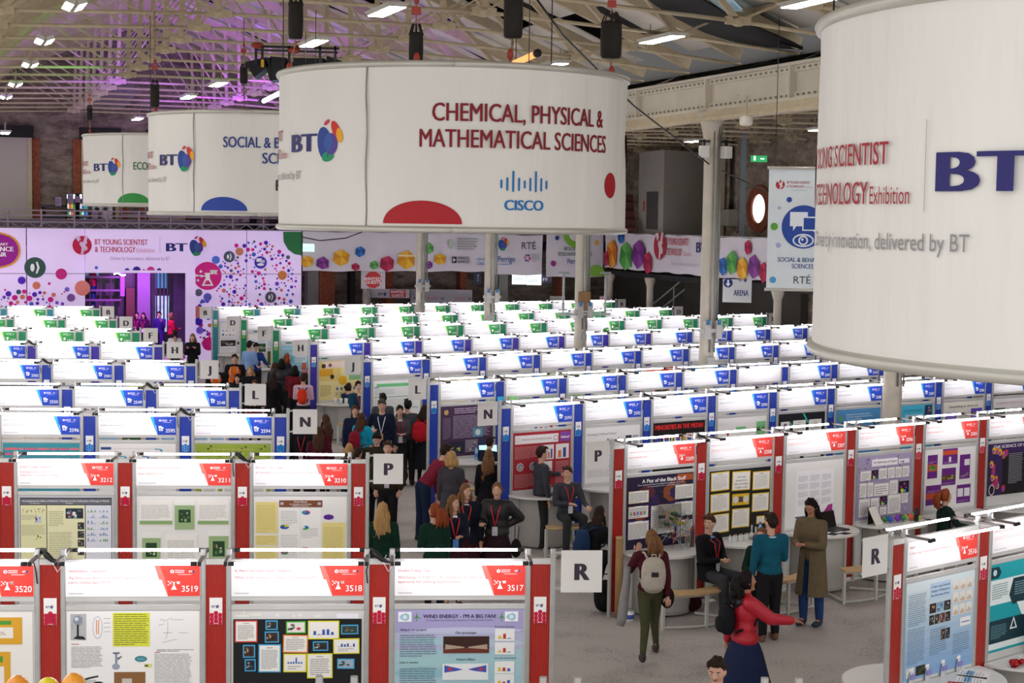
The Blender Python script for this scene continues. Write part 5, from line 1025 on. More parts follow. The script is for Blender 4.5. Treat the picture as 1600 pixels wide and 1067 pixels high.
def a_ys(mb, zm):   # ends at x=0
    y = -.022
    mb.text('BT YOUNG SCIENTIST', 0-.30, zm+.10, .115, y, 0, '#9c2430', 'r', .02, w=1.25); mb.text('& TECHNOLOGY', -.47, zm-.10, .115, y, 0, '#9c2430', 'r', .02, w=.95); mb.text('Exhibition', -.13, zm-.10, .09, y, 0, '#9c2430', 'r', .0, w=.32)
    mb.rect(-.03, zm-.14, .004, .45, y, 0, '#999999'); mb.text('Driven by innovation, delivered by BT', .25, zm-.33, .085, y, 0, '#8a8a8c', 'r', .0, w=1.55); ys(mb, -1.75, zm+.05, .2, y, 0, '#c01f3a', '#e9e7e3')
def title_(lines, col, sc=.2, ws=None):
    def f(mb, zm):
        for i, t in enumerate(lines): mb.text(t, 0, zm+.27-.27*i, sc*.93, -.022, 0, col, 'c', .018, w=None if ws is None else ws[i])
    return f
def dome(col, zb):
    def f(mb, zm): mb.disc(0, zb+.06, .42, -.021, 0, col, n=30, rz=.24, a0=0, a1=180)
    return f
def dot(col, r_, dz): return lambda mb, zm: mb.disc(0, zm+dz, r_, -.021, 0, col, n=24)
def cisco(mb, zm):
    y = -.022; c = '#1f6fb5'; H_ = (.07, .12, .2, .12, .065, .12, .2, .12, .07)
    for i, h in enumerate(H_): 
        x = -.26+.065*i; mb.rect(x-.011, zm-.37-h*.5+(.0 if h < .15 else .03), .022, h, y, 0, c)
        mb.disc(x, zm-.37-h*.5+(.0 if h < .15 else .03), .011, y-.0002, 0, c, n=8); mb.disc(x, zm-.37+h*.5+(.0 if h < .15 else .03), .011, y-.0002, 0, c, n=8)
    mb.text('CISCO', 0, zm-.64, .105, y, 0, c, 'c', .04, w=.44)
# local angle 0 faces -y (towards the camera side); view offset of each drum is small
zt1, zb1 = 7.09, 5.38
va = math.atan2(-.69, 18.8)
def A(px, pc, rp): return math.asin(max(-1, min(1, (px-pc)/rp)))
def tl(lines, col, cap=.185):   # left aligned lines: (text, x, width)
    def f(mb, zm):
        for i, (t, x, w_) in enumerate(lines): mb.text(t, x, zm+.27-.27*i, cap, -.022, 0, col, 'l', .022, w=w_)
    return f
o1, c1 = drum(707.5, 18.8, zt1, zb1, 2.0, 'largest fully visible hanging drum, reading CHEMICAL, PHYSICAL & MATHEMATICAL SCIENCES', 572, [
    ((457, 0), a_bt), ((457, -.02), a_ys), ((655, 0), tl((('CHEMICAL, PHYSICAL &', .13, 2.1), ('MATHEMATICAL SCIENCES', 0, 2.3)), '#7d1420')),
    ((659, 0), dome('#a81f27', zb1)), ((952, 0), dot('#a81f27', .14, -.35)), ((819, 0), cisco), (R(92), lambda mb, zm: ys(mb, 0, zm+.05, .22, -.022, 0, '#9c2430', '#e9e7e3'))], [])
o2, c2 = drum(402, 30.2, 7.29, 5.51, 1.98, 'middle hanging drum reading SOCIAL & BEHAVIOURAL SCIENCES, half hidden by the largest', 303, [
    ((251, 0), a_bt), ((251, -.02), a_ys), ((349, 0), tl((('SOCIAL & BEHAVIOURAL', 0, 2.15), ('SCIENCES', .68, .95)), '#2c3f86')), ((349, 0), dome('#2c479c', 5.51)),
    ((431, 0), lambda mb, zm: mb.text('RTÉ', 0, zm-.47, .19, -.022, 0, '#3a3a3a', 'l', .01, w=.5))], [])
o3, c3 = drum(252, 42.4, 7.47, 5.70, 1.98, 'farthest hanging drum with green ECOLOGICAL lettering, at the left', 192, [
    ((148, 0), a_bt), ((148, -.02), a_ys), ((209, 0), tl((('BIOLOGICAL &', .42, 1.1), ('ECOLOGICAL SCIENCES', 0, 2.0)), '#2b6b3a')), ((208, 0), dome('#2f8a3f', 5.70))], [])
o4, c4 = drum(1848, 9.0, 6.62, 4.80, 2.0, 'huge white drum cropped by the right edge of the photo, with a dark blue BT', None, [
    ((1466, 0), a_bt), ((1466, -.03), a_ys)], [])
# re-aim: rotate each drum's art so that angles are measured about the line of sight
for o, c in ((o1, c1), (o2, c2), (o3, c3), (o4, c4)): o.rotation_euler = (0, 0, -math.atan2(c.x, c.y))
# hoists
HOOK = mat('red_hoist_hook', '#a3301f', .5, vary=.2); CHAIN = mat('dull_steel_chain', '#8a6a5a', .5, .6, vary=.2); BAG = mat('black_chain_bag', '#17120f', .8, vary=.3, bump=.5, bscale=30)
def hoist(px, py, D, label, red=0., w=.2, h=.5, hook=None, dz=0):
    p = at(px, py, Y=D); o = thing('chain_hoist', label, 'chain hoist', p, 0)
    mb = MB(); mb.lathe([(w*.4, h*.5), (w*.5, h*.42), (w*.52, 0), (w*.5, -h*.42), (w*.44, -h*.5)], 12); 
    for k in range(8): a = 2*math.pi*k/8; mb.tube([(w*.5*math.cos(a), w*.5*math.sin(a), h*.42), (w*.25*math.cos(a), w*.25*math.sin(a), h*.75)], .008, 4)
    mb.build('chain_bag', BAG, o)
    mb = MB(); z = h*.7
    zt_ = 9.2-p.z
    while z < zt_: mb.bar((0, 0, z), (0, 0, z+.05), .03 if int(z*20) % 2 else .014, .014 if int(z*20) % 2 else .03); z += .055
    tag(mb.build('chain', CHAIN, o), kind='stuff')
    mb = MB(); zz = h*.75+red; mb.box((-.05, -.03, zz), (.05, .03, zz+.08)); mb.ell((0, 0, zz+.15), (.03, .02, .04), 8, 6); mb.build('hook_block', HOOK, o)
    if hook is not None:
        q = hook-p; mb = MB(); n = max(3, int(q.length/.06))
        for i in range(n): a, b = q*(i/n), q*((i+.8)/n); mb.bar(a+Vector((.0, 0, -h*.5*(1-i/n))), b+Vector((0, 0, -h*.5*(1-i/n))), .026 if i % 2 else .012)
        tag(mb.build('lower_chain', CHAIN, o), kind='stuff'); mb = MB(); mb.ell(q+Vector((0, 0, .1)), (.035, .02, .06), 8, 6); mb.build('lower_hook', HOOK, o)
rim = lambda px, D, z: at(px, 120, Y=D)*1
def rp(px, Y, z): d = at(px, 100, Y=Y); return Vector((d.x, d.y, z))
hoist(462, 32, 19.0, 'black chain bag hanging above the left end of the largest drum', .1, .17, .42, rp(452, 19, 7.12))
hoist(650, 77, 17.6, 'black chain bag with a red hook above the middle of the largest drum', .1, .15, .36, rp(651, 17.4, 7.1))
hoist(802, 28, 17.4, 'fat black chain bag near the top edge over the largest drum', .1, .2, .42, rp(797, 17.3, 7.14))
hoist(955, 62, 18.8, 'black chain bag over the right end of the largest drum', .05, .24, .42, rp(956, 18.8, 7.12))
hoist(242, 150, 30.0, 'black chain bag above the left end of the middle drum', .18, .16, .4, rp(243, 30, 7.3))
hoist(140, 178, 42.0, 'small black chain bag above the farthest drum', .1, .14, .3, rp(140, 42, 7.5)); hoist(381, 118, 31.2, 'black chain bag in front of the stage speakers', .2, .15, .3, rp(383, 31, 7.3))
# black cable running diagonally
mb = MB(); P = [at(836, -5, Y=24), at(880, 55, Y=26), at(990, 165, Y=30), at(1110, 258, Y=36), at(1240, 320, Y=40), at(1292, 345, Y=42)]; mb.tube(P, .018, 5); tag(mb.build('suspended_cable', BLACKP), 'thin black cable running diagonally past the right of the largest drum', 'cable')
mb = MB(); mb.tube([at(470, 370, Y=53), at(500, 376, Y=53), at(540, 372, Y=53), at(572, 360, Y=53)], .02, 5); tag(mb.build('suspended_cable', BLACKP), 'slack black cable across the top of the pentagon banner', 'cable')
o = thing('orange_tube_light', 'slanting orange tube light above the largest drum', 'tube light'); mb = MB(); mb.tube([at(775, 112, Y=22), at(838, 84, Y=21)], .045, 8); mb.build('glowing_tube', mat('orange_tube_glow', '#f08a50', .4, emit=.9), o); mb = MB(); mb.tube([at(838, 84, Y=21), at(841, 82.5, Y=20.95)], .055, 8); mb.tube([at(768, 112, Y=22.1), at(776, 110, Y=22)], .06, 8); mb.tube([at(806, 98, Y=21.5), at(806, 98, Y=21.5)+Vector((0, 0, 1.9))], .006, 4); mb.build('end_cap', BLACKP, o)
# stage loudspeakers / lighting rig
o = thing('stage_speaker_rig', 'row of black stage loudspeakers hung from rigging behind the largest drum', 'speaker rig'); D = 35
def blk(x0, y0, x1, y1, x2, y2, x3, y3, nm='speaker_box'):
    mb = MB(); P = [at(x, y, Y=D) for x, y in ((x0, y0), (x1, y1), (x2, y2), (x3, y3))]; Q = [p+Vector((0, .6, 0)) for p in P]
    mb.add(P+Q, [(0, 1, 2, 3), (7, 6, 5, 4), (0, 4, 5, 1), (1, 5, 6, 2), (2, 6, 7, 3), (3, 7, 4, 0)]); mb.build(nm, mat('black_speaker_cloth', '#14151c', .75, vary=.15), o)
blk(382, 97, 413, 90, 420, 103, 397, 121); blk(413, 90, 424, 90, 422, 126, 421, 126); blk(422, 88, 447, 90, 440, 124, 423, 126); blk(456, 90, 506, 91, 504, 112, 450, 112); blk(511, 87, 541, 98, 538, 110, 506, 110)
mb = MB()
for x in (400, 410, 452, 500, 524): mb.bar(at(x, 72, Y=D), at(x, 100, Y=D), .05)
mb.bar(at(396, 72, Y=D), at(530, 76, Y=D), .05); mb.bar(at(402, 78, Y=D), at(528, 82, Y=D), .04); mb.build('rigging_bar', BLACKP, o)
for x, y in ((410, 99), (524, 104)): mb = MB(); p = at(x, y, Y=D-.1); mb.box((p.x-.03, p.y, p.z-.08), (p.x+.03, p.y+.03, p.z+.08)); mb.build('yellow_tag', mat('yellow_tag_plastic', '#d8a81c', .5), o)
for i, (x, y) in enumerate(((402, 71), (469, 69), (459, 79))):
    mb = MB(); p = at(x, y, Y=D); mb.ell(p, (.14, .08, .07), 8, 6); mb.build('red_clamp', HOOK, o)
o = thing('blue_tube_light', 'slanting cold blue tube light at the left of the largest drum', 'tube light'); mb = MB(); mb.tube([at(412, 158, Y=36), at(440, 144, Y=35)], .05, 8); mb.build('glowing_tube', mat('cold_blue_glow', '#bcd2ff', .4, emit=4), o); mb = MB(); mb.tube([at(406, 160, Y=36.2), at(413, 157.5, Y=36)], .06, 8); mb.build('end_cap', BLACKP, o)
# ============================================================ ceiling lights
HOUS = mat('white_light_housing', '#c9c6be', .5, vary=.05); LED = mat('bright_led_panel', '#fffaf0', .4, emit=FIXT_L)
def fixture(px, py, two, label, L=1.45, zc=8.95, rot=HROT, w=.3, tilt=0):
    p = at(px, py, z=zc); o = thing('ceiling_light', label, 'ceiling light', p, rot, 'strip lights under the roof trusses')
    if two:
        for s in (-1, 1):
            mb = MB(); L = .95; mb.box((-.075, -L/2, -.03), (.075, L/2, .05)); h = mb.build('housing', HOUS, o, (s*.095, 0, 0)); h.rotation_euler = (0, s*-.35, 0)
            mb = MB(); mb.box((-.065, -L/2+.02, -.036), (.065, L/2-.02, -.028)); mb.build('led_panel', LED, h)
    else:
        mb = MB(); mb.box((-.15, -L/2, 0), (.15, L/2, .07)); mb.box((-.18, -L/2-.03, .04), (.18, L/2+.03, .07)); mb.build('housing', HOUS, o)
        for s in (-1, 1): mb = MB(); mb.box((s*.075-.06, -L/2+.03, -.012), (s*.075+.06, L/2-.03, 0)); mb.build('led_panel', LED, o)
    mb = MB(); mb.bar((0, -L*.35, .08), (0, -L*.35, .35), .02); mb.bar((0, L*.35, .08), (0, L*.35, .35), .02); mb.build('hanger', CREAM, o)
fixture(116, 8, 1, 'twin panel light cut by the top edge at the far left'); fixture(69, 63, 1, 'second twin panel light down the left row'); fixture(47, 100, 1, 'third twin panel light down the left row')
fixture(24, 131, 1, 'fourth twin panel light down the left row'); fixture(9, 151, 1, 'fifth twin panel light, small, at the left edge')
fixture(604, 18, 0, 'white strip light at the top above the largest drum', rot=HROT); fixture(490, 68, 0, 'white strip light in front of the stage speakers', rot=HROT); fixture(341, 132, 0, 'white strip light above the middle drum', rot=HROT)
fixture(294, 152, 0, 'small strip light left of the middle drum top', rot=HROT); fixture(215, 186, 0, 'small strip light just above the farthest drum', rot=HROT)
fixture(862, 103, 0, 'strip light just above the right part of the largest drum', rot=HROT); fixture(1034, 62, 0, 'strip light left of the black roof drape', rot=HROT, L=1.5); fixture(1268, 4, 0, 'strip light cut by the top edge beside the huge drum', rot=HROT, L=1.5)
fixture(1086, 221, 0, 'strip light seen under the girder beside the white speakers', rot=HROT, zc=8.0, L=1.0); fixture(1283, 203, 0, 'small strip light under the girder at the edge of the huge drum', rot=HROT, zc=7.9, L=.9); fixture(8, 208, 0, 'strip light above the far left roller shutter', rot=HROT, zc=8.1, L=1.2)
# ============================================================ pink backlit wall
PINK = mat('pink_backlit_fabric', '#d9c4ee', .7, emit=.15, vary=.04, vscale=.4)
ZT = 4.92
def wl(o, name, a0, a1, z0, z1, m, y0=0, y1=.12): mb = MB(); mb.box((a0, y0, z0), (a1, y1, z1)); return mb.build(name, m, o)
PW0 = hp(0, SE); o = thing('pink_backlit_wall', 'pink backlit fabric wall covered with coloured dots, with the entrance opening', 'display wall', (PW0.x, PW0.y, 0), HROT)
f_ = lambda px: frontpt(px)
def zz(px, py, s=SE):
    a = frontpt(px, s); Y = C0.y+.341*a+.94*s; d = ray(px, py); return CZ+d.z/d.y*Y
segs = [f_(-60), f_(41), f_(133)]
for i in range(2):
    for z0, z1 in ((0, 3.27), (3.3, ZT)): wl(o, 'fabric_panel', segs[i]+.02, segs[i+1]-.02, z0, z1, PINK)
segs = [f_(303), f_(386), f_(472)]
for i in range(2):
    for z0, z1 in ((0, 3.27), (3.3, ZT)): wl(o, 'fabric_panel', segs[i]+.02, segs[i+1]-.02, z0, z1, PINK)
wl(o, 'entrance_header', f_(133), f_(303), zz(200, 426), ZT+.02, PINK, -.25, .1); wl(o, 'entrance_pillar', f_(290), f_(304), 0, zz(297, 426), PINK, -.2, .1)
wl(o, 'panel_seam', f_(-60), f_(133)-.02, 3.27, 3.3, mat('grey_panel_seam', '#a58fae', .6), .01, .05); wl(o, 'panel_seam', f_(303), f_(472), 3.27, 3.3, MATS['grey_panel_seam'], .01, .05)
g = MB(); Y = -.012
def gp(px, py, off=0): return f_(px), zz(px, py)
def gdot(px, py, rpx, col, y=Y, n=16): a, z = gp(px, py); g.disc(a, z, rpx/2523*61*1.03, y, 0, col, n=n)
DC = ('#5a1ec8', '#e31a9c', '#4a6ae0', '#d6208a', '#7a4ae0', '#e3806a', '#55607a', '#b02ad0')
rg = random.Random(11)
def scatter(n, x0, x1, y0, y1, dens, avoid):
    pts = []
    for _ in range(n*30):
        if len(pts) >= n: break
        x, y = rg.uniform(x0, x1), rg.uniform(y0, y1); r_ = rg.choice((1.1, 1.5, 2, 2.5, 3.2))
        if rg.random() > dens(x, y) or any((x-a)**2+(y-b)**2 < (r_+c+.7)**2 for a, b, c in pts+avoid): continue
        pts.append((x, y, r_)); gdot(x, y, r_, rg.choice(DC[:7]), Y, 12)
BIGL = ((33, 438, 5.5), (56, 446, 5.5), (54, 418, 15), (95, 428, 8), (104, 452, 3.5), (110, 465, 5.8), (76, 443, 2), (12, 459, 4), (28, 456, 3.5), (53, 460, 3.5), (34, 464, 3.5), (22, 465, 4), (45, 466, 4), (78, 468, 4), (128, 450, 11))
scatter(50, 0, 100, 450, 488, lambda x, y: min(1, (y-446)/30*(1-x/140)+.1), list(BIGL))
for k, (x, y, r_, c) in enumerate(((33, 438, 5.5, '#5a1ec8'), (56, 446, 5.5, '#e3806a'), (54, 418, 15, '#3a5a55'), (95, 428, 8, '#d6208a'), (104, 452, 3.5, '#8a6ae0'), (110, 465, 5.8, '#8a5ab0'), (76, 443, 2, '#d6208a'), (12, 459, 4, '#5a1ec8'), (28, 456, 3.5, '#3a5a70'), (53, 460, 3.5, '#5a1ec8'), (34, 464, 3.5, '#e3806a'), (22, 465, 4, '#e31a9c'), (45, 466, 4, '#e31a9c'), (78, 468, 4, '#e31a9c'), (128, 450, 11, '#ef8a86'))): gdot(x, y, r_, c, Y-.012-.0003*k, 24)
BIGR = [(324, 431, 21), (358, 401, 8.5), (407, 410, 9.5), (423, 464, 8.5), (337, 406, 6), (374, 393, 6), (441, 430, 7), (310, 457, 5.5), (324, 464, 6), (457, 378, 19)]
def dn(x, y):
    d_ = math.hypot((x-400)/62, (y-440)/62); return 1 if .55 < d_ < 1.02 else .5 if y > 420 and d_ < .62 and int(x/16) % 2 else .06 if d_ < 1.1 else 0
scatter(190, 330, 469, 374, 486, dn, BIGR)
for k in range(30): gdot(rg.uniform(308, 330), rg.uniform(470, 540), rg.choice((1.5, 2, 3)), rg.choice(DC), Y-.0002*k)
for k, (x, y, r_, c) in enumerate(((324, 431, 21, '#e31a8c'), (358, 401, 8.5, '#55607a'), (407, 410, 9.5, '#4a3ac8'), (423, 464, 8.5, '#5a5a78'), (337, 406, 6, '#5a7ae8'), (374, 393, 6, '#d98a6a'), (310, 457, 5.5, '#6a6a86'), (324, 464, 6, '#6a6ae0'), (441, 430, 7, '#e0864a'), (310, 502, 6, '#4a1ec8'), (312, 516, 5.5, '#8a6af0'), (326, 537, 10, '#e31a8c'), (308, 487, 9, '#e88a80'), (459, 380, 17, '#2c7a48'))): 
    if x > 455: a, z = gp(456, 376); g.flat([(f_(471), zz(470, 362)), (f_(442), zz(442, 362)), (f_(443), zz(443, 378)), (f_(450), zz(450, 390)), (f_(460), zz(460, 397)), (f_(471), zz(471, 399))], Y-.03, 0, c); continue
    gdot(x, y, r_, c, Y-.032-.0003*k, 28)
y2 = Y-.05
def gl(px, py, L, s, col='#ffffff'):
    a, z = gp(px, py); return a, z, s
a, z = gp(324, 443); g.flat([(a-.22, z-.08), (a+.22, z-.08), (a+.08, z+.2), (a+.08, z+.36), (a-.08, z+.36), (a-.08, z+.2)], y2, 0, '#ffffff'); g.flat([(a-.13, z-.03), (a+.13, z-.03), (a+.05, z+.12), (a-.05, z+.12)], y2-.001, 0, '#e31a8c'); g.rect(a-.12, z+.36, .24, .04, y2, 0, '#ffffff'); g.text('π', a+.1, z+.35, .2, y2, 0, '#ffffff', bold=.03, w=.26)
for dx, dz in ((-.4, .3), (-.25, .45), (-.22, .28), (-.36, .12)): g.disc(a+dx, z+dz, .05, y2, 0, '#ffffff', n=8)
g.flat([(a-.4, z+.28), (a-.4, z+.32), (a-.08, z+.30), (a-.08, z+.26)], y2, 0, '#ffffff')
for px, py, s in ((54, 418, .26), (358, 401, .15), (423, 464, .15)): a, z = gp(px, py); g.disc(a-s*.35, z, s*.28, y2, 0, '#ffffff', rz=s*.55); g.flat([(a+s*.1, z+s*.8), (a+s*.35, z+s*.8), (a+s*.6, z), (a+s*.3, z-s*.8), (a+s*.05, z-s*.8), (a+s*.3, z)], y2, 0, '#ffffff')
a, z = gp(407, 409); g.rect(a-.16, z, .2, .13, y2, 0, '#ffffff'); g.rect(a-.02, z-.04, .17, .11, y2-.001, 0, '#dcd8ff'); g.disc(a, z-.1, .13, y2, 0, '#ffffff', rz=.05)
# primary science fair lozenge at the left edge
c0x, c0z = f_(-1), zz(1, 391); 
def loz(s, col, y): g.flat([(c0x+s*.64*math.copysign(abs(math.cos(t))**.9, math.cos(t)), c0z+s*.55*math.sin(t)) if abs(math.sin(t)) < .98 else (c0x, c0z+s*.58*math.sin(t)) for t in [2*math.pi*k/24 for k in range(24)]], y, 0, col)
loz(1.12, '#e8a03a', y2); loz(1.0, '#a3169c', y2-.001); g.text('PRIMARY', c0x+.28, c0z+.17, .1, y2-.002, 0, '#ffffff', 'r', .02); g.text('SCIENCE', c0x+.46, c0z-.03, .16, y2-.002, 0, '#ffffff', 'r', .04, w=.9); g.text('FAIR', c0x+.22, c0z-.22, .15, y2-.002, 0, '#ffffff', 'r', .04)
for o_ in (g,): o_.build('wall_print', PRINT, o)
g = MB(); Y = -.262; gz = lambda py: zz(215, py)
ys(g, f_(127), zz(127, 383), .34, Y, 0, '#c9184a', '#e6c8f2'); g.text('BT YOUNG SCIENTIST', f_(147), gz(382.5), .2, Y, 0, '#c8324f', w=f_(229)-f_(147), bold=.025); g.text('& TECHNOLOGY', f_(147), gz(394), .2, Y, 0, '#c8324f', w=f_(210)-f_(147), bold=.025); g.text('Exhibition', f_(212), gz(394), .16, Y, 0, '#d98ab0', w=f_(240)-f_(212)); g.text('Driven by innovation, delivered by BT', f_(171), gz(406), .12, Y, 0, '#b08ac0', w=f_(264)-f_(171))
g.text('BT', f_(259), gz(392), .3, Y, 0, '#2c2a80', w=f_(290)-f_(259), bold=.05); globe(g, f_(306.5), zz(306, 385), .36, Y); g.rect(f_(248), gz(395), .015, .6, Y, 0, '#c0a0cc')
for x, r_, c in ((149, 2.5, '#4a6ae0'), (197, 3.5, '#4a3ac8'), (212, 6, '#3a1e9c'), (223, 2, '#e31a9c'), (234, 6, '#e0409c'), (247, 3.5, '#3a3a9c')): g.disc(f_(x), gz(422 if x != 149 else 418), r_/2523*60, Y, 0, c, a0=0, a1=180 if x != 149 else 360)
g.build('header_print', PRINT, o)
# foyer behind the entrance
o = thing('entrance_foyer', 'dark foyer with tall window frames seen through the pink entrance', 'entrance', (PW0.x, PW0.y, 0), HROT)
FM = mat('dark_foyer_frame', '#2b2430', .6, vary=.1)
wl(o, 'back_screen', f_(110), f_(318), 0, 4.3, mat('violet_dark_glass', '#3c3048', .3, vary=.5, vscale=.9), 3.9, 4.0)
for px in (135, 152, 169, 186, 203): wl(o, 'window_frame', f_(px), f_(px)+.07, 1.9, 4.0, FM, 3.3, 3.4)
for py in (440, 462, 478): wl(o, 'window_frame', f_(133), f_(204), zz(150, py), zz(150, py)+.08, mat('violet_frame_paint', '#6d5a7a', .5), 3.28, 3.38)
wl(o, 'pale_pillar', f_(231), f_(252), 0, 4.2, mat('mauve_plaster', '#7f7094', .7), 3.2, 3.6); wl(o, 'teal_hanging', f_(262), f_(280), 2.6, 4.2, mat('teal_backlit_sheet', '#1f8a86', .5, emit=.25), 3.4, 3.45)
wl(o, 'lit_window', f_(262), f_(284), .9, 2.3, mat('daylit_foyer_glass', '#8fb6c4', .4, emit=.45, vary=.4, vscale=3), 3.4, 3.45); wl(o, 'purple_curtain', f_(203), f_(210), 2.3, 4.2, mat('violet_lit_sheet', '#7a3ad0', .5, emit=.5), 3.2, 3.25); wl(o, 'brown_door', f_(214), f_(228), 0, 2.6, mat('brown_foyer_door', '#5a3a2c', .6), 3.5, 3.6)
wl(o, 'cool_window', f_(140), f_(170), 3.05, 3.75, mat('cool_window_glow', '#5a7a9a', .4, emit=.3, vary=.5, vscale=2.5), 3.7, 3.75)
for px in (262, 268, 274, 280): wl(o, 'window_bar', f_(px), f_(px)+.05, .9, 4.2, FM, 3.3, 3.35)
mb = MB(); mb.tube([(f_(182), 1., zz(182, 430)), (f_(188), 1., zz(188, 428)), (f_(195), 1., zz(195, 432)), (f_(201), 1., zz(201, 431))], .03, 6); mb.build('curly_lamp', mat('white_curly_lamp', '#f4e8ff', .4, emit=4), o)
# ============================================================ pentagon banner etc
BAN = mat('white_banner_cloth', '#d9d3dc', .75, vary=.05, vscale=.8, bump=.3, bscale=1.5)
def gem(g, x, z, r, y, cs, seed, n=6):
    rgg = random.Random(seed); P = [(x+r*rgg.uniform(.85, 1.1)*math.cos(2*math.pi*k/n+.4), z+r*rgg.uniform(.85, 1.1)*math.sin(2*math.pi*k/n+.4)) for k in range(n)]; c = (x+r*.1, z+r*.15)
    for k in range(n): g.flat([c, P[k], P[(k+1) % n]], y, 0, cs[k % len(cs)])
GC = {'y': ('#e0a21c', '#edb83a', '#d08f12'), 'p': ('#7a2c86', '#8f3f9a', '#652272'), 'r': ('#a81c48', '#c02c58', '#8f153a'), 'g': ('#4fa045', '#6ab85a', '#3b8a3a'), 'b': ('#1f5fae', '#2f78c8', '#184c90'), 'o': ('#e07a1c', '#eda83a', '#d0650f')}
def banner(name, label, p, rz, w, z0, z1, draw):
    o = thing(name, label, 'banner', (p.x, p.y, 0), rz); mb = MB(); n = max(8, int(w/.25)); V = []
    for i in range(n+1):
        x = w*i/n
        for j in range(5): V.append((x, .03*math.sin(i*1.7+j*.8)+.02*math.sin(i*.6), z0+(z1-z0)*j/4+(.02*math.sin(i*.9) if j in (0, 4) else 0)))
    F = [(i*5+j, (i+1)*5+j, (i+1)*5+j+1, i*5+j+1) for i in range(n) for j in range(4)]; mb.add(V, F, smooth=True); mb.add([(x, y+.02, z) for x, y, z in V], [f[::-1] for f in F], smooth=True)
    mb.build('cloth', BAN, o); g = MB(); draw(g, w, z0, z1, -.075); g.build('banner_print', PRINT, o)
    mb = MB(); mb.tube([(-.05, .03, z1+.02), (w+.05, .03, z1+.02)], .022, 6); mb.build('top_pole', ALU, o); return o
sB = SE-.05; pb = hp(frontpt(473), sB); wb = frontpt(792)-frontpt(472)
def bx(px): return frontpt(px, sB)-frontpt(472, sB)
def d_b1(g, w, z0, z1, y):
    for px, py, r_, c in ((478, 408, 10, 'y'), (503, 411, 11, 'p'), (531, 403, 14, 'y'), (561, 393, 9, 'b'), (554, 417, 7, 'r'), (583, 414, 7, 'g'), (604, 412, 13, 'r'), (634, 406, 16, 'y'), (668, 388, 9, 'g'), (669, 414, 7, 'p'), (686, 405, 10, 'y')):
        gem(g, bx(px), max(z0+r_/2523*62*.6, zz(px, py, sB)), r_/2523*63, y, GC[c], px)
    g.rect(bx(620), zz(634, 400.5, sB), bx(651)-bx(620), .05, y-.01, 0, '#f6e8c0')
    g.disc(bx(703), zz(703, 381, sB), .12, y, 0, '#b9c4b9', rz=.2); para(g, bx(713), zz(713, 391, sB), .85, .5, y, 5, '#9aa39c', last=.8)
    g.flat([(bx(705), zz(705, 411, sB)), (bx(712), zz(712, 411, sB)), (bx(712), zz(712, 401, sB)), (bx(705), zz(705, 401, sB))], y, 0, '#2c2c30'); g.flat([(bx(706.5), zz(706, 409, sB)), (bx(711), zz(706, 406, sB)), (bx(706.5), zz(706, 403, sB))], y-.001, 0, '#e0dce2')
    g.text('ANALOG', bx(714), zz(714, 405, sB), .11, y, 0, '#2c2c30', w=.48, bold=.02); g.text('DEVICES', bx(714), zz(714, 411, sB), .11, y, 0, '#2c2c30', w=.46, bold=.02)
    for i in range(9): h_ = (.06, .1, .16, .1, .05, .1, .16, .1, .06)[i]; g.rect(bx(743)+i*.055, zz(750, 405, sB)-h_/2, .02, h_, y, 0, '#2a7ab8')
    g.text('CISCO', bx(745), zz(750, 414, sB), .11, y, 0, '#2a7ab8', w=.45, bold=.03)
banner('pentagon_banner', 'long white banner with coloured gem shapes running right from the pink wall', pb, HROT, wb, 3.40, 4.9, d_b1)
sB2 = SE-.25; p2 = hp(frontpt(769, sB2), sB2); w2 = frontpt(848, sB2)-frontpt(769, sB2)
def d_b2(g, w, z0, z1, y):
    X = lambda px: frontpt(px, sB2)-frontpt(769, sB2); Z = lambda py: zz(810, py, sB2)
    g.text('BT', X(767), Z(386), .16, y, 0, BTC, w=.28, bold=.04); globe(g, X(786), Z(382), .26, y); g.text('RTÉ', X(815), Z(389), .27, y, 0, '#3f3f42', w=.6); g.text('Perrigo', X(778), Z(409), .22, y, 0, '#2a5a9c', w=.72, bold=.01); g.disc(X(789), Z(413), .3, y, 0, '#6a9ac8', rz=.02)
    for k in range(7): g.disc(X(824)+.1*math.cos(k), Z(403)+.12*math.sin(k), .045, y-.0005*k, 0, ('#c23a6a', '#3a3a8a', '#8a3a9a')[k % 3], n=6)
    para(g, X(831), Z(409), .35, .32, y, 5, '#a9a6b5')
banner('sponsor_banner', 'white sponsor banner with BT, RTE and Perrigo logos between the far columns', p2, HROT, w2, 3.28, 4.85, d_b2)
sB3 = SE-.4; p3 = hp(frontpt(855, sB3), sB3); w3 = frontpt(943, sB3)-frontpt(855, sB3)
def d_b3(g, w, z0, z1, y):
    X = lambda px: frontpt(px, sB3)-frontpt(855, sB3); Z = lambda py: zz(900, py, sB3)
    g.disc(X(900), z1-.02, .55, y, 0, '#7ab83a', n=30, a0=180, a1=360); g.disc(X(900), z1-.0, .32, y-.001, 0, '#e0dce2', n=24, a0=180, a1=360)
    g.text('BIOLOGICAL &', X(899), Z(391), .13, y, 0, '#3a5a4a', 'c', .02, w=.95); g.text('ECOLOGICAL SCIENCES', X(899), Z(399.5), .13, y, 0, '#3a5a4a', 'c', .02, w=1.45); g.text('Perrigo', X(898), Z(412), .2, y, 0, '#2a5a9c', 'c', .01, w=.6)
    for px, py, r_, c in ((870, 372, .09, '#2a3a86'), (932, 379, .1, '#e8b03a'), (865, 412, .11, '#9c2c86')): g.disc(X(px), Z(py), r_, y, 0, c)
    g.disc(X(936)-.12, z0+.04, .42, y, 0, '#8ac04a', a0=0, a1=180, rz=.45)
banner('category_banner', 'white and green banner reading BIOLOGICAL & ECOLOGICAL SCIENCES', p3, HROT, w3, 3.20, 4.95, d_b3)
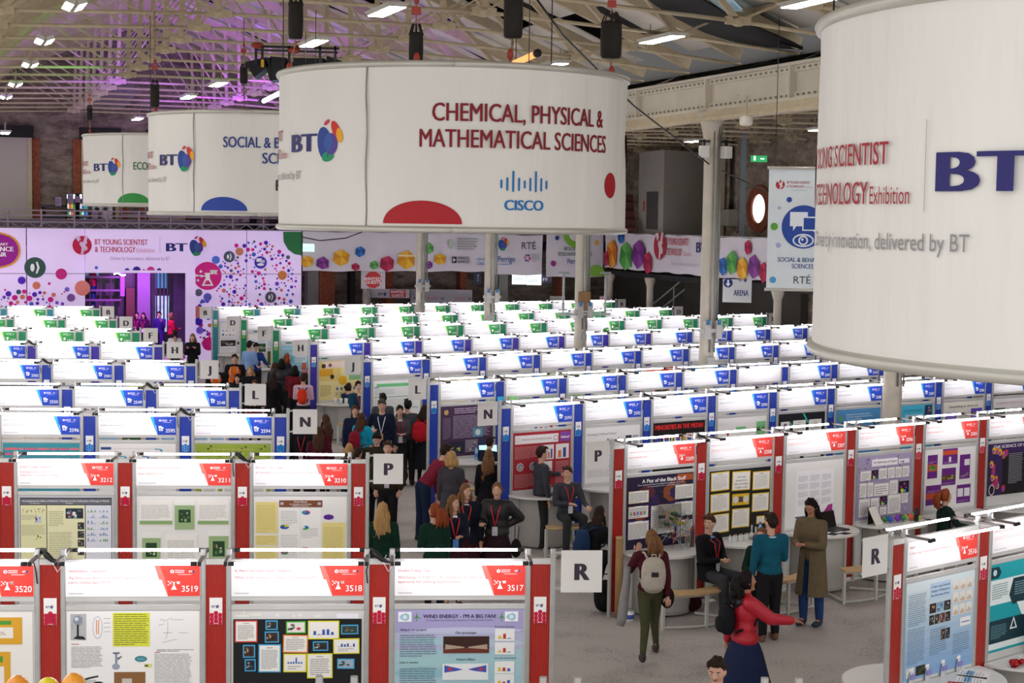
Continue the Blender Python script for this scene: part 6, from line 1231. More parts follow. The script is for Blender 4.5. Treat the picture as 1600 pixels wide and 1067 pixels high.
# side balcony banner along the hall axis
AB = 8.9; d = ray(945, 400); q = d.x/d.y; sf = (C0.x+.94*AB-q*(C0.y+.341*AB))/(.341+.94*q); d = ray(1215, 400); q = d.x/d.y; sn = (C0.x+.94*AB-q*(C0.y+.341*AB))/(.341+.94*q)
pf = hp(AB, sf); wside = sf-sn; LBx = lambda px: sf-((C0.x+.94*AB-(ray(px, 400).x/ray(px, 400).y)*(C0.y+.341*AB))/(.341+.94*(ray(px, 400).x/ray(px, 400).y)))
def d_b4(g, w, z0, z1, y):
    for px, dz, r_, c in ((950, .35, .34, 'r'), (958, .55, .6, 'o'), (972, 1.25, .33, 'b'), (980, .5, .62, 'g'), (1000, .6, .6, 'p'), (1015, .3, .45, 'r'), (1133, .38, .34, 'b'), (1146, .5, .42, 'g'), (1163, .35, .42, 'y'), (1171, 1.05, .26, 'r'), (1181, .45, .42, 'p'), (1197, .3, .36, 'r')):
        x = LBx(px); 
        if x < w-.1: gem(g, min(x, w-.3), z0+dz, min(r_, w-x if w-x > .2 else .2), y, GC[c], px)
    X = LBx; ys(g, X(1033), z0+.95, .5, y, 0, '#b02a3a', '#d9d3dc'); g.text('BT YOUNG SCIENTIST', X(1042), z0+1.02, .25, y, 0, '#b83a48', w=X(1078)-X(1042), bold=.03); g.text('& TECHNOLOGY', X(1042), z0+.65, .25, y, 0, '#b83a48', w=X(1068)-X(1042), bold=.03); g.text('Exhibition', X(1070), z0+.65, .16, y, 0, '#c98a90', w=.6); g.text('Driven by innovation, delivered by BT', X(1052), z0+.3, .12, y, 0, '#b5b0b8', w=X(1096)-X(1052)); g.text('BT', X(1091), z0+.8, .35, y, 0, BTC, w=.7, bold=.05); globe(g, X(1116), z0+.95, .48, y)
banner('balcony_banner', 'white gem patterned banner on the side balcony reading BT YOUNG SCIENTIST & TECHNOLOGY', pf, math.atan2(-VD.y, -VD.x), wside, 3.62, 4.98, d_b4)
# hanging social sciences banner
p5 = at(1201, 300, Y=27.0); d = (at(1290, 300, Y=26.2)-p5); wb5 = 1.25
o = thing('category_banner', 'tall pale hanging banner with a blue eye emblem, SOCIAL & BEHAVIOURAL SCIENCES', 'banner', (p5.x, p5.y, 0), -.12)
zt5, zb5 = at(1201, 262, Y=27).z, at(1201, 452, Y=27).z; H5 = zt5-zb5; mb = MB(); mb.box((0, 0, zb5), (wb5, .02, zt5)); mb.build('cloth', mat('pale_blue_banner_cloth', '#d3dce2', .7, vary=.03), o)
mb = MB(); mb.tube([(-.03, 0, zt5), (wb5+.03, 0, zt5)], .025, 8); mb.tube([(-.03, 0, zb5), (wb5+.03, 0, zb5)], .025, 8); mb.build('end_pole', RIM, o)
g = MB(); y = -.004; k5 = 27./2523; P5 = lambda px, py: ((px-1201)*k5, zt5-(py-262)*k5)
x, z = P5(1256, 353); g.disc(x, z, .36, y, 0, '#27489c', n=40); g.flat([P5(1235, 330), P5(1262, 330), P5(1262, 352), P5(1245, 352), P5(1240, 359), P5(1240, 352), P5(1235, 352)], y-.001, 0, '#dfe6ee'); g.flat([P5(1254, 337), P5(1284, 337), P5(1284, 359), P5(1279, 359), P5(1277, 366), P5(1271, 359), P5(1254, 359)], y-.002, 0, '#dfe6ee'); g.flat([P5(1256, 339), P5(1282, 339), P5(1282, 357), P5(1256, 357)], y-.003, 0, '#27489c')
x, z = P5(1256, 374); g.disc(x, z, .175, y-.001, 0, '#dfe6ee', rz=.11, n=24); g.disc(x, z, .15, y-.002, 0, '#27489c', rz=.085, n=24); g.disc(x, z, .08, y-.003, 0, '#dfe6ee'); g.disc(x, z, .055, y-.004, 0, '#27489c'); g.disc(x-.015, z+.015, .02, y-.005, 0, '#dfe6ee')
x, z = P5(1213, 288); ys(g, x+.06, z, .075, y, 0, '#b02a3a', '#d3dce2'); g.text('BT YOUNG SCIENTIST', x+.17, z+.02, .038, y, 0, '#b04a58', w=.38, bold=.02); g.text('& TECHNOLOGY', x+.17, z-.045, .038, y, 0, '#b04a58', w=.28, bold=.02); g.text('Exhibition', x+.46, z-.045, .025, y, 0, '#c98a90'); para(g, x+.25, z-.1, .42, .02, y, 1, '#aab2ba'); g.text('BT', .86, z-.02, .075, y, 0, BTC, bold=.04)
for px, py, r_, c in ((1233, 311, .045, '#2c4a9c'), (1218, 324, .03, '#a9acd6'), (1211, 353, .062, '#5aa03a'), (1218, 382, .045, '#a9a6d0'), (1211, 436, .055, '#4f9ac8')): x, z = P5(px, py); g.disc(x, z, r_, y, 0, c)
x, z = P5(1256, 407.5); g.text('SOCIAL & BEHAVIOURAL', x+.08, z, .075, y, 0, '#2c4a86', 'c', .02, w=.98); x, z = P5(1256, 417.5); g.text('SCIENCES', x, z, .075, y, 0, '#2c4a86', 'c', .02, w=.35); x, z = P5(1256, 441); g.text('RTÉ', x, z, .12, y, 0, '#3c3c3c', 'c', .005, w=.28); g.build('banner_print', PRINT, o)
mb = MB(); mb.tube([(.1, 0, zt5), (.1, 0, 8.9)], .006, 4); mb.tube([(wb5-.1, 0, zt5), (wb5-.1, 0, 8.9)], .006, 4); mb.build('hanging_wire', BLACKP, o)
# arena sign, far lower things
p = at(1130, 420, Y=52.5); o = thing('arena_sign', 'white sign with a down arrow reading ARENA under the side balcony', 'sign', (p.x, p.y, 0), -.2)
z0, z1 = at(1130, 472, Y=52.5).z, at(1130, 436, Y=52.5).z; w = .93; mb = MB(); mb.box((0, 0, z0), (w, .05, z1)); mb.build('sign_board', mat('arena_white_board', '#d5d6da', .5), o)
g = MB(); g.disc(.17, z1-.12, .15, -.004, 0, '#22347c'); g.flat([(.14, z1-.02), (.2, z1-.02), (.2, z1-.14), (.25, z1-.14), (.17, z1-.24), (.09, z1-.14), (.14, z1-.14)], -.006, 0, '#ffffff'); g.text('ARENA', .36, z0+.22, .19, -.004, 0, '#22347c', w=.47, bold=.03); bt(g, .52, z1-.06, .08, -.004); g.build('sign_print', PRINT, o)
def board(px0, px1, py0, py1, Y, label, mm, draw=None, name='notice_board', cat='board', th=.05):
    a, b = at(px0, py1, Y=Y), at(px1, py0, Y=Y); o = thing(name, label, cat, (a.x, a.y, 0), HROT*.0); mb = MB(); mb.box((0, 0, a.z), (b.x-a.x, th, b.z)); mb.build('board_face', mm, o)
    if draw: g = MB(); draw(g, b.x-a.x, a.z, b.z); g.build('board_print', PRINT, o)
    return o
SCR = mat('bright_wall_screen', '#dfeef4', .4, emit=.9)
board(800, 822, 426, 444, 66, 'left one of the bright screens under the sponsor banner', SCR, lambda g, w, a, b: para(g, w*.1, a+.05, w*.7, (b-a)*.5, -.01, 4, '#9ab8c4'), 'display_screen', 'screen'); board(822.5, 846, 427, 445, 66, 'right one of the bright screens under the sponsor banner', SCR, lambda g, w, a, b: para(g, w*.1, a+.05, w*.7, (b-a)*.4, -.01, 3, '#9ab8c4'), 'display_screen', 'screen')
board(846, 862, 429, 442, 66.2, 'dark purple lit sign ending in re beside the screens', mat('dark_violet_sign', '#2c1c4c', .4), lambda g, w, a, b: g.text('re', w*.15, a+.09, .17, -.01, 0, '#e9e2f6', bold=.03), 'shop_sign', 'sign')
board(641, 738, 453, 487, 64.5, 'white press backdrop with small repeated logos', mat('press_backdrop', '#a9a5b0', .6), lambda g, w, a, b: [g.text('BT' if (i+j) % 2 else 'BTYSTE', w*(.06+.22*i), a+(b-a)*(.2+.35*j), .09, -.01, 0, '#3a3a7a' if (i+j) % 2 else '#c06a7a', bold=.03) for i in range(5) for j in range(2)], 'press_backdrop', 'backdrop')
board(578, 640, 452, 465, 64, 'white horizontal sign reading INVITED GUESTS', mat('invited_sign_board', '#b9b2bc', .6), lambda g, w, a, b: (g.rect(w*.5, a+.03, w*.4, (b-a)-.06, -.01, 0, '#c23040'), g.text('INVITED', w*.7, a+(b-a)*.55, .1, -.014, 0, '#ffffff', 'c', .02), g.text('GUESTS', w*.7, a+(b-a)*.15, .1, -.014, 0, '#ffffff', 'c', .02), bt(g, w*.22, a+.1, .1, -.01)), 'invited_guests_sign', 'sign')
board(564, 602, 420, 451, 62.7, 'white and red poster with splashed lettering behind the first far columns', mat('invited_poster_board', '#cfc4cc', .6), lambda g, w, a, b: (g.disc(w*.5, a+(b-a)*.45, w*.36, -.01, 0, '#cc3a3c', n=9), g.text('INVITED', w*.5, a+(b-a)*.42, .12, -.014, 0, '#ffffff', 'c', .02), g.text('GUESTS', w*.5, a+(b-a)*.25, .12, -.014, 0, '#ffffff', 'c', .02)), 'invited_guests_poster', 'poster')
board(473, 491, 381, 393, 60.5, 'pale glowing exit sign over the left end of the pentagon banner', mat('pale_exit_glow', '#a5e0c9', .4, emit=.7), lambda g, w, a, b: (g.text('EXIT', w*.5, a+.07, .12, -.01, 0, '#ffffff', 'c', .02)), 'exit_sign', 'exit sign')
board(741, 753, 424, 444, 66, 'round dark blue toilet sign behind the far columns', mat('dark_blue_disc_sign', '#22304c', .5), lambda g, w, a, b: (g.disc(w*.5, (a+b)/2+.1, .05, -.01, 0, '#8fa5b9'), g.rect(w*.42, (a+b)/2-.15, w*.16, .22, -.01, 0, '#8fa5b9')), 'toilet_sign', 'sign')
board(859, 883, 463, 471, 62.5, 'pale low notice behind the farthest green row, by the fourth column', mat('pale_notice', '#8a8580', .6), None, 'low_notice', 'notice'); board(937, 953, 463, 471, 62.5, 'mauve low notice left of the letter B board', mat('mauve_notice', '#8a7480', .6), lambda g, w, a, b: g.disc(w*.3, (a+b)/2, .06, -.01, 0, '#c23a6a'), 'low_notice', 'notice')
# ============================================================ mezzanine cafe
def cy(px, s=SE+2.4): return C0.y+.341*frontpt(px, s)+.94*s
def cafe(px, py0, py1, wpx, Y, name, label, cat, mm, deep=.5):
    Y = cy(px); a = at(px-wpx/2, py1, Y=Y); b = at(px+wpx/2, py0, Y=Y); o = thing(name, label, cat, (a.x, a.y, a.z), 0); return o, b.x-a.x, b.z-a.z
BLD = mat('dark_cafe_metal', '#2c2730', .5, .3, vary=.15)
for px, lb, pal in ((111, 'drinks fridge with yellow and orange bottles, left of the pair', ('#d9a83a', '#3a8a5a', '#d9d9d9', '#c06a3a')), (131, 'drinks fridge with blue and green bottles, right of the pair', ('#3a8ac8', '#3aa05a', '#d9e2e8', '#2a5aa0'))):
    o, w, h = cafe(px, 318, 352, 15, 62, 'drinks_fridge', lb, 'fridge', None); h = max(h, 1.2)
    mb = MB(); mb.box((0, .1, -.3), (w, .6, h)); mb.box((0, 0, -.3), (.03, .1, h)); mb.box((w-.03, 0, -.3), (w, .1, h)); mb.box((0, 0, h-.04), (w, .1, h)); mb.build('cabinet', mat('dark_fridge_case', '#20242c', .4), o)
    mb = MB(); mb.box((.03, .02, h-.2), (w-.03, .09, h-.04)); mb.build('lit_header', mat('fridge_header_glow', '#cfe6ee', .4, emit=1.2), o)
    rgg = random.Random(px)
    for j in range(3):
        mb = MB(); mb.box((.03, .02, .05+j*.28), (w-.03, .1, .07+j*.28)); mb.build('shelf', ALU, o)
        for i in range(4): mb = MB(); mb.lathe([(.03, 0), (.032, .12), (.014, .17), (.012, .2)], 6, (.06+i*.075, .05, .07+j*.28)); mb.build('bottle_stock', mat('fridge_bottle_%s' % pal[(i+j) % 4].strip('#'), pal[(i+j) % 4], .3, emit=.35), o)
o, w, h = cafe(158, 316, 342, 34, 62, 'coffee_machine', 'shiny espresso machine with a glowing top on the cafe counter', 'coffee machine', None)
mb = MB(); mb.box((0, .05, 0), (w, .5, h*.8)); mb.build('body', mat('speckled_chrome', '#7f7a80', .25, .8, vary=.5, vscale=12), o); mb = MB(); mb.box((0, 0, h*.8), (w, .5, h)); mb.build('glowing_top', mat('coffee_machine_glow', '#e9efe9', .4, emit=1.3), o)
mb = MB(); mb.ell((w*.3, .02, h*.62), (.09, .05, .07), 10, 6); mb.ell((w*.68, .02, h*.62), (.09, .05, .07), 10, 6); mb.build('group_head', BLACKP, o)
o, w, h = cafe(82, 320, 336, 38, 62, 'serving_counter_unit', 'dark cafe display counter left of the drinks fridges', 'counter', None); mb = MB(); mb.box((0, 0, -.9), (w, .6, 0)); mb.box((0, 0, h-.1), (w, .5, h)); mb.box((0, .1, h*.45), (w, .5, h*.52)); mb.box((0, .05, 0), (.05, .5, h)); mb.box((w-.05, .05, 0), (w, .5, h)); mb.build('counter_frame', BLD, o)
mb = MB()
for i in range(8): mb.ell((.1+i*w/9, .2, h*.6), (.06, .05, .05), 8, 5, col='#9a8a5a')
mb.build('pastry_row', mat('pastry_brown', '#6a5a4a', .7, vary=.3), o)
for px, py0, py1, lb in ((91, 308, 322, 'small mauve menu card on the cafe display counter'), (110, 303, 317, 'mauve notice card above the left fridge'), (121, 307, 316, 'mauve notice card between the fridges, smallest'), (132, 303, 317, 'mauve notice card above the right fridge'), (148, 330, 342, 'mauve menu card left of the coffee machine'), (368, 334, 345, 'mauve card by the cafe visitors')):
    Yc = cy(px)-.2; a = at(px-4.5, py1, Y=Yc); b = at(px+4.5, py0, Y=Yc); mb = MB(); mb.box((0, 0, 0), (b.x-a.x, .02, b.z-a.z)); o = thing('menu_card', lb, 'card', a); mb.build('card', mat('mauve_card', '#937a9c', .6), o); g = MB(); para(g, .02, .04, b.x-a.x-.04, (b.z-a.z)*.7, -.003, 4, '#6a5278'); g.build('card_print', PRINT, o)
o, w, h = cafe(226, 320, 336, 76, 62.3, 'cafe_shelf', 'mauve lit back shelves of the cafe, right of the coffee machine', 'shelf', None)
mb = MB(); [mb.box((0, 0, z), (w, .3, z+.05)) for z in (0, h*.98)]; [mb.box((x, .05, -.5), (x+.05, .3, h)) for x in (0, w*.5, w-.05)]; mb.build('shelf_frame', PURP, o)
for i in range(9): mb = MB(); mb.lathe([(.06, 0), (.06, .12), (.03, .14)], 8, (w*.25+i*.13, .15, .05)); mb.build('jar', mat('grey_jar', '#6f6470', .4, vary=.2), o)
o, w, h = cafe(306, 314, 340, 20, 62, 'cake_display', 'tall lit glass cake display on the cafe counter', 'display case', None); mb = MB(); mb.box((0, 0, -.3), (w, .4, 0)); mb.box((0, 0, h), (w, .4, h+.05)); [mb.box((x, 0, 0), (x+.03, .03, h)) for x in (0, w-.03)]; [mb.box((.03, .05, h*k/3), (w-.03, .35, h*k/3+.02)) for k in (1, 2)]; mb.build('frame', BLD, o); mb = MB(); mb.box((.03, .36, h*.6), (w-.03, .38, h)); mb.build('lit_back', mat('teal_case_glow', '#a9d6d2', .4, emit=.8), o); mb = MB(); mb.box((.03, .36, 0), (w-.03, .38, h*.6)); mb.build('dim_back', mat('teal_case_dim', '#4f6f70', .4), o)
o = thing('cafe_counter', 'long mauve lit cafe counter behind the mezzanine railing', 'counter'); mb = MB(); hbox(mb, frontpt(-20), frontpt(434), SE+1.5, SE+2.0, 4.56, 5.2); mb.build('counter_front', mat('mauve_counter', '#6a5866', .5, vary=.1), o); mb = MB(); hbox(mb, frontpt(-20), frontpt(434), SE+1.4, SE+2.05, 5.2, 5.25); mb.build('counter_top', PURP, o)
# coloured uplights on the roof
for a_, s_, z_, ta, ts, tz, pw, an in ((-7.5, 12, 7.9, -5.0, 22, 12.0, 560, 66), (-8, 19, 7.9, -5.5, 26, 12.2, 520, 72), (-10, 13, 7.9, -12.5, 22, 11.8, 420, 66), (-9, 22, 8.5, -9, SW, 12.0, 60, 60), (-5, 5, 7.9, -3.5, 15, 11.4, 200, 55)):
    spot('violet_uplight', tuple(hp(a_, s_, z_)), tuple(hp(ta, ts, tz)), pw, (.34, .05, 1), an)
spot('green_spot', tuple(hp(-12.5, 9, 8.6)), tuple(hp(-13.5, 13, 9.6)), 60, (.15, 1, .25), 60); spot('green_spot', tuple(hp(-7.5, 10, 8.6)), tuple(hp(-8, 13, 9.4)), 40, (.15, 1, .25), 60)
spot('violet_foyer_light', tuple(hp(f_(230), SE+.7, 3.9)), tuple(hp(f_(235), SE+3., .8)), 420, (.75, .15, 1), 100)
# ============================================================ people
REM = []      # objects whose voxel remesh is applied in one batch at the end
HANDS = []
def cloth(name, col, **k): return mat(name, col, .85, bump=.35, bscale=60, vary=.08, vscale=12, spec=.2, **k)
SKINS = {'pale': mat('pale_skin', '#d3a48c', .55, vary=.04), 'mid': mat('tan_skin', '#b07c5e', .55, vary=.04)}
HAIRC = {'black': '#120e0d', 'dark': '#2a1c16', 'brown': '#4a3022', 'lbrown': '#7a5436', 'blonde': '#b08a58', 'red': '#8c4220', 'grey': '#4c4642'}
def hairm(c): return mat('hair_'+c, HAIRC[c], .65, spec=.2, bump=.9, bscale=9, vary=.35, vscale=7, stretch=(9, 9, .6))
def capsule(mb, a, b, ra, rb, n=10):
    a, b = Vector(a), Vector(b); d = b-a; L = d.length; d = d.normalized() if L > 1e-6 else Vector((0, 0, 1)); pts = []; rs = []
    for t in (90, 60, 30, 0): pts.append(a-d*ra*math.sin(R(t))); rs.append(max(ra*math.cos(R(t)), 1e-3))
    for t in (0, 30, 60, 90): pts.append(b+d*rb*math.sin(R(t))); rs.append(max(rb*math.cos(R(t)), 1e-3))
    mb.tube(pts, rs, n)
def bez(a, b, c, n): return [a.lerp(b, t).lerp(b.lerp(c, t), t) for t in [i/n for i in range(n+1)]]
ARMS = {'down': ((.16, .0, -1), (.06, .18, -1)), 'front': ((.12, .18, -1), (-.55, .8, .12)), 'phone': ((.15, .3, -1), (-.35, .8, .75)), 'clasp': ((.2, .25, -1), (-.75, .75, .05)),
        'hip': ((.75, -.35, -.8), (-.75, .2, -.45)), 'reach': ((.25, .75, -.55), (.0, 1, -.12)), 'point': ((.2, .9, -.25), (-.1, 1, .1)), 'table': ((.2, .55, -.9), (-.1, 1, -.2)), 'back': ((.3, -.45, -1), (-.75, -.35, .0)),
        'strap': ((.35, .45, -.75), (-.45, .25, 1)), 'pocket': ((.4, -.2, -1), (-.25, .35, -.8)), 'swing': ((.15, -.4, -1), (.05, -.1, -1)), 'wave': ((.4, .5, -.7), (.2, .9, .3)), 'open': ((.25, .15, -1), (-.15, .9, .1)), 'mouth': ((.1, .5, -.9), (-.35, .55, 1))}
NPERS = [0]
def person(label, px=None, py=None, h=1.7, face=0, pos=None, skin='pale', hair=('short', 'dark'), top=('jumper', '#333344'), bottom=('trousers', '#1d1d22'), arms=('down', 'down'), pose='stand', lean=0, hy=0, hp_=0, female=False,
           shoes='#15120f', lanyard=None, badge='#e8e8ee', collar=None, q=1, group='visitors and students among the booths', sit=.52, build=1., z0=0., seed=0, tie=None, vest=None, leglen=1.):
    """px,py: the pixel of the top of the head; face: heading in degrees, 0 = away from the camera, 90 = facing image left, 180 = towards it, -90 = right"""
    s = h/1.75; rnd = random.Random(seed+len(label))
    fw = Vector((0, 1, 0)); lr = R(lean)
    hipz = .93*s if pose != 'sit' else sit+.09
    P = Vector((0, 0, hipz)); sd = Vector((0, math.sin(lr), math.cos(lr))); back = Vector((0, -math.cos(lr), math.sin(lr)))
    ch = P+sd*.36*s; nk = P+sd*.53*s; hc = nk+sd.lerp(Vector((0, .12, 1)), .6).normalized()*.165*s
    headtop = hc.z+.118*s
    if pos is None:
        w = at(px, py, z=z0+headtop)
        off = Matrix.Rotation(R(face), 3, 'Z') @ Vector((hc.x, hc.y, 0)); loc = Vector((w.x-off.x, w.y-off.y, z0))
    else: loc = Vector((pos[0], pos[1], z0))
    dist = loc.y; vox = .013 if dist < 22 else .018 if dist < 32 else .026
    o = thing('person', label, 'person', loc, R(face), group); NPERS[0] += 1
    sw = (.165 if female else .185)*s*build; hw = .088*s
    HR = Matrix.Rotation(R(hy), 3, 'Z') @ Matrix.Rotation(R(-hp_), 3, 'X')
    # legs
    legs = []
    for sx in (-1, 1):
        hip = P+Vector((sx*hw, 0, -.02*s))
        if pose == 'sit': kn = hip+Vector((sx*.06, .40*s, -.01 if sx > 0 else .0)); an = Vector((kn.x+sx*.02, kn.y+(.02 if sx > 0 else -.12), .09)); 
        elif pose == 'walk': kn = hip+Vector((0, .17*s*sx, -.42*s)); an = Vector((hip.x+sx*.05, hip.y+(.30*s if sx > 0 else -.36*s), .09 if sx > 0 else .13)); 
        elif pose == 'perch': kn = hip+Vector((sx*.04, .30*s, -.27*s)); an = Vector((kn.x, kn.y+.12, .09))
        else: k = .035*sx*(1 if seed % 2 else .4); kn = hip+Vector((sx*.01, k+.015, -.42*s)); an = Vector((hip.x+sx*.015, k-.01, .09))
        legs.append((hip, kn, an))
    # arms
    arm = []; sh_c = P+sd*.475*s
    for sx, nm in zip((-1, 1), arms):
        u_, f_ = (Vector(v) for v in ARMS[nm]); u_ = Vector((u_.x*sx, u_.y, u_.z)).normalized(); f_ = Vector((f_.x*sx, f_.y, f_.z)).normalized()
        S_ = sh_c+Vector((sx*sw, 0, 0)); E_ = S_+u_*.285*s; W_ = E_+f_*.25*s; arm.append((S_, E_, W_, f_, sx))
    # continuous body
    b = MB(); rot = Matrix.Rotation(-lr, 3, 'X')
    b.ell(P+sd*.02*s, (.155*s*build*(1.05 if female else 1), .11*s, .13*s), 12, 8, rot=rot); b.ell(P+sd*.19*s, (.128*s*build, .095*s, .17*s), 12, 8, rot=rot); b.ell(ch, ((.15 if female else .165)*s*build, .108*s, .17*s), 12, 8, rot=rot)
    capsule(b, sh_c-Vector((sw*.8, 0, 0)), sh_c+Vector((sw*.8, 0, 0)), .055*s, .055*s); capsule(b, nk-sd*.08*s, hc-Vector((0, .01, .03)), .058*s, .05*s)
    b.ell(hc, (.073*s, .094*s, .116*s), 16, 12, rot=HR, fn=lambda p: 1-.12*max(0, -p.z)*(1 if p.y > -.2 else .5)); F = lambda x, y, z: hc+HR @ Vector((x*s, y*s, z*s))
    capsule(b, F(0, .088, .012), F(0, .106, -.022), .009*s, .014*s, 6); b.ell(F(0, .058, -.088), (.034*s, .034*s, .028*s), 8, 6)
    for sx in (-1, 1): b.ell(F(sx*.074, -.005, -.008), (.012*s, .02*s, .032*s), 8, 6)
    for hip, kn, an in legs: capsule(b, hip, kn, .082*s*build, .056*s); capsule(b, kn, an, .054*s, .036*s); capsule(b, an, an+Vector((0, .12*s, -.045)), .036*s, .03*s)
    for S_, E_, W_, f_, sx in arm: capsule(b, S_, E_, .047*s, .037*s); capsule(b, E_, W_, .036*s, .026*s); capsule(b, W_, W_+f_*.075*s, .026*s, .022*s)
    bo = b.build('body', SKINS[skin], o); REM.append((bo, vox))
    hd = MB()     # fingers
    for S_, E_, W_, f_, sx in arm:
        inw = Vector((-sx, 0, 0)); 
        if abs(f_.dot(inw)) > .9: inw = Vector((0, 0, -1))
        palm = f_.cross(inw).normalized()*sx; wide = f_.cross(palm).normalized(); cu = -palm if palm.z > 0 else palm
        pc = W_+f_*.085*s
        for k in range(4):
            L = (.062, .074, .07, .054)[k]*s; r0 = pc+wide*((k-1.5)*.0185*s); p1 = r0+f_*L*.5+cu*.008; p2 = p1+f_*L*.42+cu*.022
            hd.tube([r0-f_*.03*s, r0, p1, p2], [.0105*s, .0105*s, .0095*s, .007*s], 6)
        r0 = W_+f_*.035*s-wide*.024*s; hd.tube([r0, r0-wide*.03*s+f_*.02*s, r0-wide*.036*s+f_*.055*s+cu*.01], [.0125*s, .0115*s, .008*s], 6)
    HANDS.append((bo, hd))
    # face details
    fe = MB()
    for sx in (-1, 1):
        fe.ell(F(sx*.031, .0795, .012), (.0145*s, .008*s, .0075*s), 8, 6, 0, rot=HR); fe.ell(F(sx*.031, .0855, .012), (.0065*s, .004*s, .0065*s), 8, 5, 1, rot=HR)
        fe.bar(F(sx*.016, .0905, .034), F(sx*.047, .081, .036), .008*s, .006*s, 1)
    fe.ell(F(0, .0845, -.052), (.024*s, .008*s, .0065*s), 10, 5, 2, rot=HR)
    fe.build('face_details', [mat('eye_white', '#d9d3cc', .4), mat('dark_iris', '#1d130e', .4), mat('lips', '#a04f48', .5)], o)
    # hair
    st, hcx = hair; hm = hairm(hcx)
    if st != 'none':
        g = MB()
        def fn(p):
            q_ = p
            front = q_.y > .30 and q_.z < (.5 if st == 'short' else .66)+.1*abs(q_.x)
            if st in ('short',): cut = front or (q_.z < -.25) or (abs(q_.x) > .55 and q_.y > -.05 and q_.z < .12)
            elif st == 'hood': cut = q_.y > .45 and q_.z < .55
            else: cut = front or q_.z < -.75
            return .86 if cut else 1.0+.035*math.sin(9*p.x+5*p.y)+.03*math.sin(14*p.z+7*p.x)
        top_ = 1.14 if st != 'hood' else 1.35
        g.ell(F(0, -.008, .012), (.073*s*(1.15 if st != 'hood' else 1.5), .094*s*1.12, .116*s*top_*.97), 26, 18, rot=HR, fn=fn)
        if st == 'short':   # quiff
            for k in range(5): x = (k-2)*.022; g.tube([F(x, .02, .1), F(x*1.1+.01, .07, .108), F(x*1.15+.015, .095, .085)], [.022*s, .02*s, .006*s], 6)
        if st in ('long', 'half'):
            Lh = {'long': .46, 'half': .28}[st]*s
            for k in range(7):
                a = (k-3)*.30; x = math.sin(a)*.078; y = -math.cos(a)*.075; a0 = F(x, y, -.0); dn = (Vector((0, 0, -1))*.8-sd*.35+(back*(-.25 if lean > 10 else .05))).normalized()
                m = a0+dn*Lh*.5+Vector((x*.5, -.035, 0)); e = a0+dn*Lh*rnd.uniform(.86, 1.05)+Vector((x*.4, -.02+.02*rnd.random(), 0))
                pts = bez(a0, m, e, 6); g.tube([p_+Vector((.010*math.sin(i*2.1+k), .008*math.cos(i*1.7+k), 0)) for i, p_ in enumerate(pts)], [.036*s, .040*s, .042*s, .041*s, .036*s, .028*s, .008*s], 8)
            if st == 'long':
                for sx in (-1, 1): pts = bez(F(sx*.074, .015, -.01), F(sx*.088, .03, -.13), F(sx*.08, .05, -.27), 5); g.tube(pts, [.024*s, .026*s, .027*s, .023*s, .016*s, .005*s], 7)
        if st == 'bob':
            for k in range(9): a = (k-4)*.42; x = math.sin(a)*.075; y = -math.cos(a)*.08; a0 = F(x, y, .01); pts = bez(a0, a0+Vector((x*.4, y*.15, -.08*s)), a0+Vector((x*.05, -y*.05, -.155*s)), 4); g.tube(pts, [.03*s, .036*s, .036*s, .03*s, .01*s], 7)
        if st == 'pony':
            pts = bez(F(0, -.095, .06), F(0, -.19, .05), F(.01, -.15, -.22), 7)
            for k in range(4): dx = Vector(((k-1.5)*.02, rnd.uniform(-.01, .01), 0)); g.tube([p_+dx*(.5+i*.35) for i, p_ in enumerate(pts)], [.022*s, .034*s, .038*s, .04*s, .04*s, .036*s, .026*s, .006*s], 8)
        if st == 'pony' and hcx == 'black':
            for k in range(26): g.ell(F(rnd.uniform(-.06, .06), -.12+rnd.uniform(-.07, .05), .05-.3*rnd.random()), (.045*s, .045*s, .05*s), 8, 6)
        if st == 'bun': g.ell(F(0, -.115, .03), (.05*s, .045*s, .05*s), 12, 8)
        g.build('hair', hm, o)
        if st == 'pony': mb = MB(); mb.tube([F(-.02, -.1, .06), F(.02, -.1, .06)], .026*s, 8); mb.build('hair_tie', mat('dark_hair_tie', '#2a2024', .7), o)
    # trousers / skirt
    bt_, bc = bottom[:2]; bm_ = cloth('cloth_%s' % bc.strip('#'), bc); g = MB()
    g.ell(P+sd*.0*s, (.165*s*build*(1.05 if female else 1), .125*s, .135*s), 12, 8, rot=rot)
    tk = {'jeans': .018, 'trousers': .022, 'wide': .035, 'leggings': .008, 'skirt': .006, 'tights': .006}[bt_ if bt_ != 'longskirt' else 'skirt']
    for hip, kn, an in legs:
        e = an+Vector((0, 0, .02)); rr = .045*s+tk if bt_ != 'wide' else .085
        capsule(g, hip, kn, .088*s*build+tk*.6, .058*s+tk); capsule(g, kn, e, .056*s+tk, (.036*s if bt_ in ('leggings', 'skirt', 'longskirt', 'tights') else .042*s)+tk*.8 if bt_ != 'wide' else rr)
    if bt_ in ('skirt', 'longskirt'):
        t_ = g.build('tights', cloth('cloth_tights', '#17161a'), o); REM.append((t_, vox)); L = (.50 if bt_ == 'skirt' else .64)*s; g = MB(); n = 40; V = []; rows_ = 8
        for j in range(rows_+1):
            t = j/rows_; zc = P.z+.10*s-L*t; rx = (.142+.05*min(1, t*3)+.07*t)*s; ry = (.112+.04*min(1, t*3)+.09*t+(.08 if pose == 'walk' else 0)*t)*s
            for k in range(n): a = 2*math.pi*k/n; pl = 1+.05*t*math.cos(a*13); V.append((rx*pl*math.cos(a), ry*pl*math.sin(a)+P.y+(.22*t*s if pose == 'sit' else 0), zc if pose != 'sit' else max(zc, P.z-.1+(-.1)*t)))
        g.add(V, [(j*n+(k+1) % n, j*n+k, (j+1)*n+k, (j+1)*n+(k+1) % n) for j in range(rows_) for k in range(n)]+[tuple(range(n))], smooth=True)
